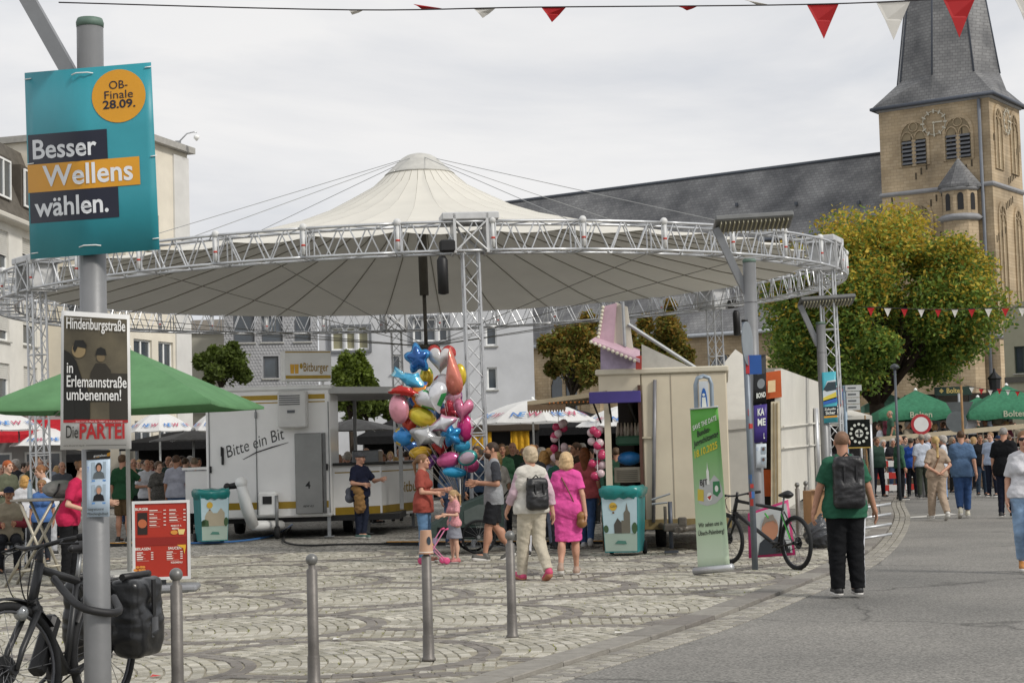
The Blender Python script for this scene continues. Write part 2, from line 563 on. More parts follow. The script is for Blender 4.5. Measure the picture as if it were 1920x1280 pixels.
ARMS = {  # elbow, wrist for left (+x) and right (-x) arm, in body heights
    'stand': [((.130, .02, .645), (.136, -.02, .50)), ((-.130, .02, .645), (-.136, -.02, .50))],
    'walk': [((.130, -.03, .65), (.145, -.115, .53)), ((-.130, .05, .65), (-.15, .06, .50))],
    'hold': [((.14, .02, .645), (.055, -.13, .66)), ((-.14, .02, .645), (-.06, -.14, .65))],
    'handout': [((.135, -.03, .655), (.10, -.17, .665)), ((-.14, -.02, .65), (-.11, -.15, .64))],
    'pocket': [((.155, .05, .66), (.125, -.04, .56)), ((-.130, .02, .645), (-.136, -.02, .50))],
    'behind': [((.155, .05, .645), (.03, .095, .56)), ((-.155, .05, .645), (-.03, .10, .565))],
    'drink': [((.130, .02, .645), (.136, -.02, .50)), ((-.16, -.09, .71), (-.07, -.13, .82))],
    'elbow': [((.16, -.07, .66), (.14, -.2, .68)), ((-.15, -.02, .645), (-.07, -.13, .63))],
    'reach': [((.15, -.09, .69), (.13, -.24, .66)), ((-.15, -.02, .645), (-.08, -.14, .6))],
    'up': [((.17, -.05, .72), (.13, -.1, .86)), ((-.130, .02, .645), (-.136, -.02, .50))],
    'cross': [((.15, -.02, .66), (-.01, -.11, .70)), ((-.15, -.02, .66), (.01, -.1, .68))],
}
LEGS = {  # knee, ankle, toe pitch
    'stand': [((.056, -.006, .285), (.062, .008, .045), 0), ((-.056, -.006, .285), (-.062, .008, .045), 0)],
    'wide': [((.075, -.01, .285), (.10, .008, .045), 0), ((-.07, -.006, .285), (-.085, .008, .045), 0)],
    'walk': [((.05, -.055, .283), (.05, -.09, .045), .15), ((-.05, .015, .285), (-.055, .145, .085), -.75)],
    'walk2': [((.05, .02, .285), (.055, .135, .08), -.7), ((-.05, -.05, .283), (-.05, -.08, .045), .12)],
    'cross': [((.045, -.03, .285), (-.02, -.06, .05), -.2), ((-.05, -.005, .285), (-.045, .0, .045), 0)],
    'sit': [((.075, -.22, .50), (.075, -.2, .24), 0), ((-.075, -.22, .50), (-.075, -.2, .24), 0)],
}
_names = {}
def person(loc, label, Y, H=1.72, face=0, top='#556', sleeve=.45, hem=.49, topt=.010, bottom='#223', leg=1.0, legw=1.0, shoes='#222', hair=('short', '#553322'),
           skin=0, fem=False, arms='stand', legs='stand', dress=None, belly=0.0, bulk=1.0, head=(0, 0), lean=0.0, detail=None, group=None, sole=None, sleeves2=None, skirt=None):
    r = thing('person', label, 'person', loc, R(face), group)
    detail = Y < 31 if detail is None else detail
    h = min(max(Y * 0.00052, .0105), .026)
    s = H
    def q(v): return (v[0] * s, v[1] * s, v[2] * s)
    A = ARMS[arms] if isinstance(arms, str) else arms
    Lg = LEGS[legs]
    sw = .094 if not fem else .083
    sit = legs == 'sit'
    up = Vector((0, -math.sin(lean), math.cos(lean)))
    def tz(x, y, z):                       # torso point, leaning about the hips
        d = z - .53
        return q((x, y - math.sin(lean) * d, .53 + math.cos(lean) * d)) if lean else q((x, y, z))
    def rt(v): return tz(*v)
    b = bulk
    def torso(g):
        pr = [cap(tz(-.045, .004, .535), tz(.045, .004, .535), (.078 * b + g) * s if not fem else (.084 * b + g) * s, fl=.82),
              cap(tz(-.03, 0, .63), tz(.03, 0, .63), (.070 * b + g) * s if not fem else (.062 * b + g) * s, fl=.74),
              cap(tz(-.05, .004, .73), tz(.05, .004, .73), (.074 * b + g) * s if not fem else (.066 * b + g) * s, fl=.74),
              cap(tz(-sw + .02, .008, .795), tz(sw - .02, .008, .795), (.044 + g) * s, fl=.9),
              cap(tz(-.03, .01, .825), tz(.03, .01, .825), (.034 + g * .6) * s)]
        if fem: pr += [ell(tz(.036, -.042, .722), (.032 * s + g * s,) * 3), ell(tz(-.036, -.042, .722), (.032 * s + g * s,) * 3)]
        if belly: pr.append(ell(tz(0, -.03 - belly * .3, .62), ((.085 + g) * s, (.05 + belly) * s, .09 * s)))
        return pr
    sh = [tz(sw, .008, .80), tz(-sw, .008, .80)]
    ar = .0255 * (1.0 if not fem else .86) * (0.5 + 0.5 * b)
    covered = leg > .8 and not dress and not skirt
    # one continuous skin surface: trunk, neck, arms, legs, feet
    b_, belly_ = belly, 0
    belly = 0
    pr = torso(-.008) + [cap(tz(0, .012, .80), tz(0, -.004, .90), .034 * s, .031 * s)]
    belly = b_
    for i in (0, 1):
        e, w = rt(A[i][0]), rt(A[i][1])
        sg = 1 if i == 0 else -1
        pr += [cap(sh[i], e, (ar + .006) * s, ar * .86 * s, k=.02), cap(e, w, ar * .92 * s, .0165 * s, k=.012)]
        kn, an, pt = q(Lg[i][0]), q(Lg[i][1]), Lg[i][2]
        hp = q((sg * .05, .004, .52))
        pr += [cap(hp, kn, (.052 if not covered else .046) * b ** .5 * s, (.033 if not covered else .027) * s, k=.02), cap(kn, an, (.034 if not covered else .026) * s, .019 * s, k=.015),
               ell(((kn[0] * .65 + an[0] * .35), (kn[1] * .65 + an[1] * .35) + .012 * s, (kn[2] * .65 + an[2] * .35)), ((.03 * s, .034 * s, .06 * s) if not covered else (.02 * s, .022 * s, .04 * s))),
               cap((an[0], an[1] + .01 * s, an[2] - .008), (an[0], an[1] - .085 * s * math.cos(pt), max(.014, an[2] - .016 * s + .085 * s * math.sin(pt))), .022 * s, .017 * s, k=.01)]
    bd = SM()
    bd.add(sdf(pr, h, .03 * s / 1.7))
    hs = .006 if detail else .0125
    hk = s / 1.72 * (1.0 if H > 1.4 else 1.18)
    hc = Vector(tz(0, -.004, .932 if H > 1.4 else .915))
    HM = Matrix.Translation(hc) @ Matrix.Rotation(R(head[0]), 4, 'Z') @ Matrix.Rotation(lean * .6 + R(head[1]), 4, 'X') @ Matrix.Diagonal((hk, hk, hk, 1))
    sk, ey, lp, brw = head_parts(hs)
    bd.add(sk, 0, HM)
    if Y < 60:
        for e_ in ey: bd.add(e_, 1, HM)
        bd.add(lp, 2, HM)
        for e_ in brw: bd.add(e_, 3, HM)
    hd = hand_part(.0055 if detail else .0125)
    for i in (0, 1):
        e, w = Vector(rt(A[i][0])), Vector(rt(A[i][1]))
        z_ = (e - w).normalized()
        y_ = Vector((0, 1, 0)) if abs(z_.y) < .8 else Vector((0, 0, 1))
        x_ = y_.cross(z_).normalized(); y_ = z_.cross(x_)
        HMt = Matrix((x_, y_, z_)).transposed().to_4x4(); HMt.translation = w
        kk = s / 1.75 * (1 if not fem else .9)
        bd.add(hd, 0, HMt @ Matrix.Diagonal((kk if i == 0 else -kk, kk, kk, 1)))
    lipm = mat('#8e4a42', .5, .1, 20)
    bo = link('body', bd.mesh('body', [skinmat(skin), EYE, lipm, BROW]), r)
    sd_ = random.uniform(0, 6)
    def garment(name, prims, m, k=.025, zmin=None, wr=.003, subs=()):
        a = SM(); a.add(sdf(prims, h, k, subs, zmin=zmin, wrinkle=wr, seed=sd_))
        if a.n: return link(name, a.mesh(name, [m]), r)
    def sleeve_prims(g, frac, loose=.006):
        out = []
        for i in (0, 1):
            e, w = Vector(rt(A[i][0])), Vector(rt(A[i][1])); s0 = Vector(sh[i])
            if frac <= 0: continue
            if frac < .5:
                out.append(cap(s0, s0.lerp(e, frac * 2), (ar + .007 + g) * s, (ar + g + loose) * s, cut=True, k=.02))
            else:
                out.append(cap(s0, e, (ar + .007 + g) * s, (ar * .9 + g) * s, k=.02))
                out.append(cap(e, e.lerp(w, min(1, (frac - .5) * 2)), (ar * .92 + g) * s, (.018 + g) * s, cut=True, k=.012))
        return out
    cm = top if not isinstance(top, str) else cloth(top)
    bm_ = bottom if not isinstance(bottom, str) else cloth(bottom)
    if dress:
        dm = dress[0] if not isinstance(dress[0], str) else cloth(dress[0])
        hemz = dress[1]
        pr = torso(topt) + sleeve_prims(topt * .8, sleeve) + [cap(q((0, 0, .60)), q((0, 0, hemz)), .082 * s, dress[2] * s, fl=.8, cut=True, k=.03)] + [cap(q((sg * .05, .004, .52)), q(Lg[i][0]), .066 * s, .056 * s, k=.03) for i, sg in ((0, 1), (1, -1))]
        garment('dress', pr, dm, wr=.004, zmin=hemz * s)
    else:
        pr = torso(topt) + sleeve_prims(topt * .8, sleeve)
        if hem < .5: pr.append(cap(tz(0, .004, .57), tz(0, .004, hem), (.105 * b + topt) * s, (.112 * b + topt) * s, fl=.72, cut=True, k=.02))
        garment('shirt', pr, cm, zmin=hem * s if not lean else (hem - .02) * s, wr=.003)
        if sleeves2:
            sv = sleeve_prims(topt * .8 + .002, sleeve); n2 = len(sv) // 2
            for q_ in (sv[:n2], sv[n2:]): garment('sleeve', q_, cloth(sleeves2))
    if skirt:
        garment('skirt', [cap(q((0, 0, .6)), q((0, 0, skirt[1])), .075 * s, skirt[2] * s, fl=.85, cut=True)], cloth(skirt[0]), wr=.004)
    elif not dress:
        pr = [cap(q((-.042, .004, .54)), q((.042, .004, .54)), (.084 * b ** .5) * s if not fem else .09 * s, fl=.84)]
        for i in (0, 1):
            sg = 1 if i == 0 else -1
            kn, an = Vector(q(Lg[i][0])), Vector(q(Lg[i][1])); hp = Vector(q((sg * .05, .004, .52)))
            if leg <= .55:
                pr.append(cap(hp, hp.lerp(kn, leg / .55 * .94), .062 * s * legw, .053 * s * legw, cut=True, k=.02))
            else:
                pr.append(cap(hp, kn, .06 * s * (.5 + .5 * legw), .042 * s * legw, k=.02))
                pr.append(cap(kn, kn.lerp(an, min(1, (leg - .5) * 2) * 1.02), .043 * s * legw, .032 * s * legw, cut=True, k=.015))
        garment('trousers', pr, bm_, zmin=None if sit else .012, wr=.003)
    if shoes:
        sm_ = mat(shoes, .6, .15, 20) if isinstance(shoes, str) else shoes
        for i in (0, 1):
            an, pt = Vector(q(Lg[i][1])), Lg[i][2]
            toe = Vector((an.x * 1.08, an.y - .095 * s * math.cos(pt), max(.026, an.z - .022 * s + .095 * s * math.sin(pt))))
            heel = Vector((an.x, an.y + .018 * s, max(.03, an.z - .02 * s)))
            a = SM()
            a.add(sdf([cap(heel, toe, .026 * s, .022 * s), cap(heel, an + Vector((0, .004, .012 * s)), .026 * s, .024 * s)], min(h, .014), .02, zmin=None if pt < -.3 else .004))
            so = sdf([cap(heel - Vector((0, 0, .021 * s)), toe - Vector((0, 0, .016 * s)), .0275 * s, .024 * s)], min(h, .014), .02, subs=[cap(heel + Vector((0, 0, .022 * s)), toe + Vector((0, 0, .026 * s)), .034 * s, .034 * s)], zmin=None if pt < -.3 else .001)
            a.add(so, 1)
            link('shoe', a.mesh('shoe', [sm_, mat(sole or '#c9c7c2', .7, .1, 20)]), r)
    if hair and hair[0] != 'bald':
        hm = hairmat(hair[1]) if hair[0] not in ('cap', 'flatcap') else cloth(hair[1])
        ho = link('hair' if hair[0] not in ('cap', 'flatcap') else 'cap', hair_mesh(hair[0], .009 if detail else .014, hm), r)
        ho.matrix_local = HM
        if len(hair) > 2:      # beard
            key = ('beard', hair[2], detail)
            if key not in _tmpl:
                a = SM(); a.add(sdf([ell((0, -.045, -.07), (.062, .062, .062)), ell((0, -.085, -.055), (.034, .022, .03))], .009, .02, [ell((0, -.08, .01), (.1, .08, .052)), ell((0, -.11, -.053), (.02, .02, .008)), ell((0, .06, -.06), (.1, .075, .12))]))
                _tmpl[key] = a.mesh('beard', [hairmat(hair[2])])
            bo2 = link('beard', _tmpl[key], r); bo2.matrix_local = HM
    r['_H'] = H
    return r
# ------------------------------------------------------------------ ground
def catmull(pts, n=10):
    pts = [Vector((*p, 0)) if len(p) == 2 else Vector(p) for p in pts]
    out = []
    for i in range(len(pts) - 1):
        p0, p1, p2, p3 = pts[max(i - 1, 0)], pts[i], pts[i + 1], pts[min(i + 2, len(pts) - 1)]
        for k in range(n):
            t = k / n
            out.append(0.5 * ((2 * p1) + (p2 - p0) * t + (2 * p0 - 5 * p1 + 4 * p2 - p3) * t * t + (3 * p1 - p0 - 3 * p2 + p3) * t ** 3))
    out.append(pts[-1])
    return out
def gp(px, py): p = G(px, py); return (p.x, p.y)
KERB = catmull([(-9.5, -6), (-3.6, 6.3), (-1.95, 9.6), gp(900, 1266), gp(1235, 1171), gp(1431, 1103), gp(1553, 1054), gp(1618, 1010), gp(1650, 968), gp(1652, 938), (13.4, 60), (17, 72)], 12)
def resample(pts, step):
    out = [pts[0]]; acc = 0
    for a, b in zip(pts, pts[1:]):
        L_ = (b - a).length; d = step - acc
        while d <= L_:
            out.append(a.lerp(b, d / L_)); d += step
        acc = (acc + L_) % step
    return out
def normals(pts):
    ns = []
    for i in range(len(pts)):
        t = (pts[min(i + 1, len(pts) - 1)] - pts[max(i - 1, 0)]).normalized()
        ns.append(Vector((t.y, -t.x, 0)))          # towards the road (right)
    return ns
def node_mat(name, build):
    m = bpy.data.materials.new(name); m.use_nodes = True
    nt = m.node_tree
    build(nt, nt.nodes['Principled BSDF'], lambda t: nt.nodes.new(t), nt.links.new)
    return m
def ramp(N, a, b, ca, cb):
    r = N('ShaderNodeValToRGB')
    r.color_ramp.elements[0].position = a; r.color_ramp.elements[1].position = b
    r.color_ramp.elements[0].color = (*ca, 1); r.color_ramp.elements[1].color = (*cb, 1)
    return r
def asphalt(nt, b, N, L):
    tc = N('ShaderNodeTexCoord')
    n1 = N('ShaderNodeTexNoise'); n1.inputs['Scale'].default_value = 46; n1.inputs['Detail'].default_value = 3
    n2 = N('ShaderNodeTexNoise'); n2.inputs['Scale'].default_value = 0.35; n2.inputs['Detail'].default_value = 5
    L(tc.outputs['Object'], n1.inputs[0]); L(tc.outputs['Object'], n2.inputs[0])
    r1 = ramp(N, .34, .68, (.125, .122, .113), (.30, .292, .27)); L(n1.outputs[0], r1.inputs[0])
    r2 = ramp(N, .3, .7, (.74, .74, .74), (1.16, 1.14, 1.12)); L(n2.outputs[0], r2.inputs[0])
    mx = N('ShaderNodeMix'); mx.data_type = 'RGBA'; mx.blend_type = 'MULTIPLY'; mx.inputs[0].default_value = 1
    L(r1.outputs[0], mx.inputs[6]); L(r2.outputs[0], mx.inputs[7])
    wob = N('ShaderNodeTexNoise'); wob.inputs['Scale'].default_value = 1.6; wob.inputs['Detail'].default_value = 4
    L(tc.outputs['Object'], wob.inputs[0])
    ad = N('ShaderNodeMix'); ad.data_type = 'RGBA'; ad.blend_type = 'ADD'; ad.inputs[0].default_value = 0.55
    L(tc.outputs['Object'], ad.inputs[6]); L(wob.outputs[1], ad.inputs[7])
    v = N('ShaderNodeTexVoronoi'); v.feature = 'DISTANCE_TO_EDGE'; v.inputs['Scale'].default_value = 0.22
    L(ad.outputs[2], v.inputs['Vector'])
    rc = ramp(N, .0, .009, (.5, .5, .5), (1, 1, 1)); L(v.outputs[0], rc.inputs[0])
    m2 = N('ShaderNodeMix'); m2.data_type = 'RGBA'; m2.blend_type = 'MULTIPLY'
    nm = N('ShaderNodeTexNoise'); nm.inputs['Scale'].default_value = 0.5; L(tc.outputs['Object'], nm.inputs[0])
    rm = ramp(N, .40, .52, (0, 0, 0), (1, 1, 1)); L(nm.outputs[0], rm.inputs[0]); L(rm.outputs[0], m2.inputs[0])
    L(mx.outputs[2], m2.inputs[6]); L(rc.outputs[0], m2.inputs[7])
    L(m2.outputs[2], b.inputs['Base Color']); b.inputs['Roughness'].default_value = .85; b.inputs['Specular IOR Level'].default_value = .3
    bp = N('ShaderNodeBump'); bp.inputs['Strength'].default_value = .45; bp.inputs['Distance'].default_value = .012
    L(n1.outputs[0], bp.inputs['Height']); L(bp.outputs[0], b.inputs['Normal'])
def farcobble(nt, b, N, L):
    tc = N('ShaderNodeTexCoord')
    v = N('ShaderNodeTexVoronoi'); v.inputs['Scale'].default_value = 8.5; v.feature = 'DISTANCE_TO_EDGE'; v.inputs['Randomness'].default_value = .6
    v2 = N('ShaderNodeTexVoronoi'); v2.inputs['Scale'].default_value = 8.5; v2.inputs['Randomness'].default_value = .6
    L(tc.outputs['Object'], v.inputs['Vector']); L(tc.outputs['Object'], v2.inputs['Vector'])
    g = N('ShaderNodeRGBToBW'); L(v2.outputs['Color'], g.inputs[0])
    r = ramp(N, .1, .9, (.25, .24, .21), (.42, .405, .37)); L(g.outputs[0], r.inputs[0])
    rj = ramp(N, .02, .09, (.3, .3, .3), (1, 1, 1)); L(v.outputs[0], rj.inputs[0])
    n3 = N('ShaderNodeTexNoise'); n3.inputs['Scale'].default_value = .8; L(tc.outputs['Object'], n3.inputs[0])
    mx = N('ShaderNodeMix'); mx.data_type = 'RGBA'; mx.blend_type = 'MULTIPLY'; mx.inputs[0].default_value = 1
    L(r.outputs[0], mx.inputs[6]); L(rj.outputs[0], mx.inputs[7])
    L(mx.outputs[2], b.inputs['Base Color']); b.inputs['Roughness'].default_value = .8
    bp = N('ShaderNodeBump'); bp.inputs['Strength'].default_value = .6; bp.inputs['Distance'].default_value = .02
    L(rj.outputs[0], bp.inputs['Height']); L(bp.outputs[0], b.inputs['Normal'])
ASPHALT = node_mat('asphalt', asphalt)
COBBLEFAR = node_mat('worn_cobbles', farcobble)
JOINT = mat('#908a7a', .95, .3, 14, .3, 60)
STONES = [mat(c, .72, .24, 1.7, .4, 80, detail=9) for c in ('#a39f91', '#afab9e', '#979384', '#b7b3a7', '#9d998c')]
BASALT = [mat(c, .75, .16, 24, .35, 80) for c in ('#78736d', '#817c75', '#706b65')]

struct(MB().add([(-1500, -400, -.12), (1500, -400, -.12), (1500, 2500, -.12), (-1500, 2500, -.12)], [(0, 1, 2, 3)]).build('ground', COBBLEFAR))
def sheet(edge, off, far, z, name, m):
    a = [p + n * off for p, n in zip(KERB, normals(KERB))]
    mb = MB()
    for i in range(len(a) - 1):
        p, q = a[i], a[i + 1]
        mb.add([(p.x, p.y, z), (far, p.y, z), (far, q.y, z), (q.x, q.y, z)], [(0, 1, 2, 3) if far > 0 else (0, 3, 2, 1)])
    return struct(mb.build(name, m))
road = sheet(KERB, .62, 160, -.035, 'road', ASPHALT)
plaza = sheet(KERB, 0.02, -160, -.016, 'plaza_paving', [COBBLEFAR])
bed = MB()
bk = [p for p in KERB if 9 < p.y < 30.6]
for p, q in zip(bk, bk[1:]): bed.add([(p.x + .02, p.y, -.009), (q.x + .02, q.y, -.009), (-12, q.y, -.009), (-12, p.y, -.009)], [(0, 1, 2, 3)])
bed.build('joint_sand', JOINT, plaza)
# paving pattern: rows of shingled discs of concentric courses, each edged with dark stones
avec = Vector((2.0, .68, 0)); bvec = Vector((1.18, -2.66, 0)); o0 = Vector((-2.75, 17.3, 0)); RD = 1.42
ah = avec.normalized()
kx = np.array([p.x for p in KERB]); ky = np.array([p.y for p in KERB])
YFAR = 30.5
stones = []          # corners (4x3), material index, size
rs = random.Random(3)
def left_of_kerb(x, y): return x < np.interp(y, ky, kx) - .03 * 1.0
for j in range(-9, 6):
    for i in range(-14, 12):
        c = o0 + avec * i + bvec * j
        if c.y < 8 or c.y > YFAR + 2 or abs(c.x) > c.y * .34 + 2: continue
        prev = [c - avec, c - avec * 2]
        wcourse = RD / 13
        cd = c
        for k in list(range(11, 13)) + [100 + q for q in range(2, 30)]:
            dark = k < 100
            c = cd if dark else cd - ah * 1.75
            k = k % 100
            r0, r1 = k * wcourse, (k + 1) * wcourse
            rm = (r0 + r1) / 2
            ln = .16 if dark else .105
            n = max(5, int(2 * PI * max(rm, .08) / ln))
            ph = rs.random()
            for t in range(n):
                a0, a1 = 2 * PI * (t + ph) / n, 2 * PI * (t + 1 + ph) / n
                am = (a0 + a1) / 2
                x, y = c.x + rm * math.cos(am), c.y + rm * math.sin(am)
                if not dark and (x - cd.x) ** 2 + (y - cd.y) ** 2 > (RD - 2.35 * wcourse) ** 2: continue
                if y > YFAR or y < 10.6 or abs(x) > y * .315 + .3 or not left_of_kerb(x, y): continue
                if any((x - p.x) ** 2 + (y - p.y) ** 2 < (RD + .03) ** 2 for p in prev): continue
                # neighbouring row: the nearer row keeps its edge
                cb = cd + bvec
                skip = False
                for q in (cb - avec, cb, cb + avec, cb + avec * 2):
                    if (x - q.x) ** 2 + (y - q.y) ** 2 < RD * RD: skip = True
                if skip: continue
                g = .008 / max(rm, .05) / 2
                gg = .004
                r0j, r1j = r0 + gg + rs.uniform(0, .006), r1 - gg - rs.uniform(0, .006)
                gj0, gj1 = g * rs.uniform(.7, 1.6), g * rs.uniform(.7, 1.6)
                z = rs.uniform(-.004, .005)
                pts = [(c.x + rr * math.cos(aa), c.y + rr * math.sin(aa)) for rr, aa in ((max(r0j, .01), a0 + gj0), (r1j, a0 + gj0), (r1j, a1 - gj1), (max(r0j, .01), a1 - gj1))]
                stones.append((pts, z, (5 + rs.randrange(3)) if dark else rs.randrange(5)))
# leftover wedges between the rows
occ = set()
cell = .1
for pts, z, m in stones:
    for px_, py_ in pts + [(sum(p[0] for p in pts) / 4, sum(p[1] for p in pts) / 4)]:
        occ.add((int(px_ // cell), int(py_ // cell)))
for yi in range(int(10.6 / cell), int(YFAR / cell)):
    y = (yi + .5) * cell
    for xi in range(int((-.315 * y - .3) / cell), int((.315 * y + .3) / cell)):
        x = (xi + .5) * cell
        if (xi, yi) in occ or not left_of_kerb(x + .08, y): continue
        e = .042 + rs.uniform(-.004, .002)
        j_ = lambda: rs.uniform(-.006, .006)
        stones.append(([(x - e + j_(), y - e + j_()), (x - e + j_(), y + e + j_()), (x + e + j_(), y + e + j_()), (x + e + j_(), y - e + j_())], rs.uniform(-.004, .005), rs.randrange(5)))
def seen(x, y):
    d = CROT.inverted() @ (Vector((x, y, 0)) - CAM)
    u, v = 960 - d.x / d.z * F, 640 + d.y / d.z * F
    return 0 < u < 1920 and 0 < v < 1278
cent = [(sum(p[0] for p in s[0]) / 4, sum(p[1] for p in s[0]) / 4) for s in stones]
order = sorted([i for i in range(len(stones)) if seen(*cent[i])], key=lambda i: cent[i][1])
single = set(order[:300])
def stone_mesh(mb, pts, z, m, d=.05):
    cx, cy = sum(p[0] for p in pts) / 4, sum(p[1] for p in pts) / 4
    t = [(cx + (x - cx) * .92, cy + (y - cy) * .92, z) for x, y in pts]
    b_ = [(x, y, z - .006) for x, y in pts]
    lo = [(x, y, z - d) for x, y in pts]
    mb.cm = m
    mb.add(t + b_ + lo, [(3, 2, 1, 0)] + [(k, (k + 1) % 4, 4 + (k + 1) % 4, 4 + k) for k in range(4)] + [(4 + k, 4 + (k + 1) % 4, 8 + (k + 1) % 4, 8 + k) for k in range(4)])
mb = MB()
for i, (pts, z, m) in enumerate(stones):
    if i not in single: stone_mesh(mb, pts, z, m, .018)
struct(mb.build('cobblestones', STONES + BASALT, plaza), 'stuff')
variants = []
for m in STONES + BASALT:
    b1 = MB(); stone_mesh(b1, [(-.5, -.5), (-.5, .5), (.5, .5), (.5, -.5)], 0, 0, .05)
    me_o = b1.build('cobblestone', m); variants.append(me_o.data); bpy.data.objects.remove(me_o)
for i in single:
    pts, z, m = stones[i]
    p = [Vector((*q, 0)) for q in pts]
    ex = (p[3] + p[2] - p[0] - p[1]) / 2; ey = (p[1] + p[2] - p[0] - p[3]) / 2
    o = link('cobblestone', variants[m], plaza)
    o.location = (*cent[i], z)
    o.rotation_euler = (0, 0, math.atan2(ex.y, ex.x))
    o.scale = (max(ex.length, .02), max(ey.length, .02), 1)
wd = MB()
for _ in range(1500):
    pts, z, m = stones[rs.randrange(len(stones))]
    x, y = pts[rs.randrange(4)]
    if y > 24 or m > 4: continue
    for k in range(4):
        a = rs.uniform(0, 6.28); l_ = rs.uniform(.012, .032)
        dx, dy = math.cos(a) * l_, math.sin(a) * l_
        wd.add([(x - dy * .25, y + dx * .25, -.01), (x + dy * .25, y - dx * .25, -.01), (x + dx, y + dy, rs.uniform(.004, .02))], [(0, 1, 2)])
struct(wd.build('weeds', mat('#7d8038', .8, .3, 3), plaza), 'stuff')
# kerb slabs and gutter
kerb = struct(bpy.data.objects.new('kerb', None)); COL.objects.link(kerb)
kl = resample(KERB, .92); kn = normals(kl)
KM = [mat(c, .75, .18, 9, .3, 70) for c in ('#7d7972', '#89857d', '#746f69')]
for i in range(len(kl) - 1):
    p, q = kl[i], kl[i + 1]
    if q.y < 8 or p.y > 62: continue
    n0, n1 = kn[i], kn[i + 1]
    t = (q - p).normalized() * .008
    mb = MB()
    P4 = [p + t, q - t, q - t + n1 * .30, p + t + n0 * .30]
    z = .012 + rs.uniform(-.004, .004)
    top = [(v.x, v.y, z) for v in P4]
    cxy = sum(P4, Vector()) / 4
    top = [(cxy.x + (x - cxy.x) * .985, cxy.y + (y - cxy.y) * .955, z) for x, y, _ in top]
    mid = [(v.x, v.y, z - .012) for v in P4]
    lo = [(v.x, v.y, -.1) for v in P4]
    mb.add(top + mid + lo, [(0, 3, 2, 1)] + [(k, (k + 1) % 4, 4 + (k + 1) % 4, 4 + k) for k in range(4)] + [(4 + k, 4 + (k + 1) % 4, 8 + (k + 1) % 4, 8 + k) for k in range(4)])
    mb.build('kerbstone', rs.choice(KM), kerb)
gutter = struct(MB().add([tuple(p + n * .25 + Vector((0, 0, -.05))) for p, n in zip(kl, kn)] + [tuple(p + n * .9 + Vector((0, 0, -.05))) for p, n in zip(kl, kn)],
                [(i, len(kl) + i, len(kl) + i + 1, i + 1) for i in range(len(kl) - 1)]).build('gutter', JOINT))
mb = MB()
gl = resample(KERB, .115)
gn = normals(gl)
for row in range(3):
    o_ = .315 + row * .118
    for i in range(len(gl) - 1):
        p, q, n = gl[i], gl[i + 1], gn[i]
        if p.y < 9 or p.y > 60: continue
        sh_ = (row % 2) * .5
        p, q = p.lerp(q, sh_ + .05), q + (q - p) * (sh_ - .05)
        pts = [p + n * (o_ + .004), p + n * (o_ + .108), q + n * (o_ + .108), q + n * (o_ + .004)]
        stone_mesh(mb, [(v.x, v.y) for v in pts][::-1], -.022 + rs.uniform(-.004, .003), rs.randrange(5), .04)
struct(mb.build('gutter_cobbles', [mat(c, .75, .16, 30, .35, 90) for c in ('#8f8b80', '#99958a', '#85817a', '#a09c92', '#8a867c')], gutter), 'stuff')
# short painted line on the road
mk = MB()
a_, b_ = G(1695, 968), G(1790, 960)
mk.add([(a_.x, a_.y - .3, -.031), (b_.x, b_.y - .3, -.031), (b_.x, b_.y + .3, -.031), (a_.x, a_.y + .3, -.031)], [(0, 1, 2, 3)])
mk.build('road_marking', mat('#b9b7b0', .8, .25, 6), road)

# ------------------------------------------------------------------ walls with real openings
def wall_holes(mb, W, Hh, holes, M, depth=.18):
    xs = sorted({0, W, *[v for h in holes for v in (h[0], h[2])]})
    ys = sorted({0, Hh, *[v for h in holes for v in (h[1], h[3])]})
    for i in range(len(xs) - 1):
        for j in range(len(ys) - 1):
            x, y = (xs[i] + xs[i + 1]) / 2, (ys[j] + ys[j + 1]) / 2
            if any(h[0] < x < h[2] and h[1] < y < h[3] for h in holes): continue
            mb.add([(xs[i], ys[j], 0), (xs[i + 1], ys[j], 0), (xs[i + 1], ys[j + 1], 0), (xs[i], ys[j + 1], 0)], [(0, 1, 2, 3)], M)
    for a, b, c, d in holes:
        mb.add([(a, b, 0), (c, b, 0), (c, d, 0), (a, d, 0), (a, b, -depth), (c, b, -depth), (c, d, -depth), (a, d, -depth)],
               [(0, 4, 5, 1), (1, 5, 6, 2), (2, 6, 7, 3), (3, 7, 4, 0)], M)
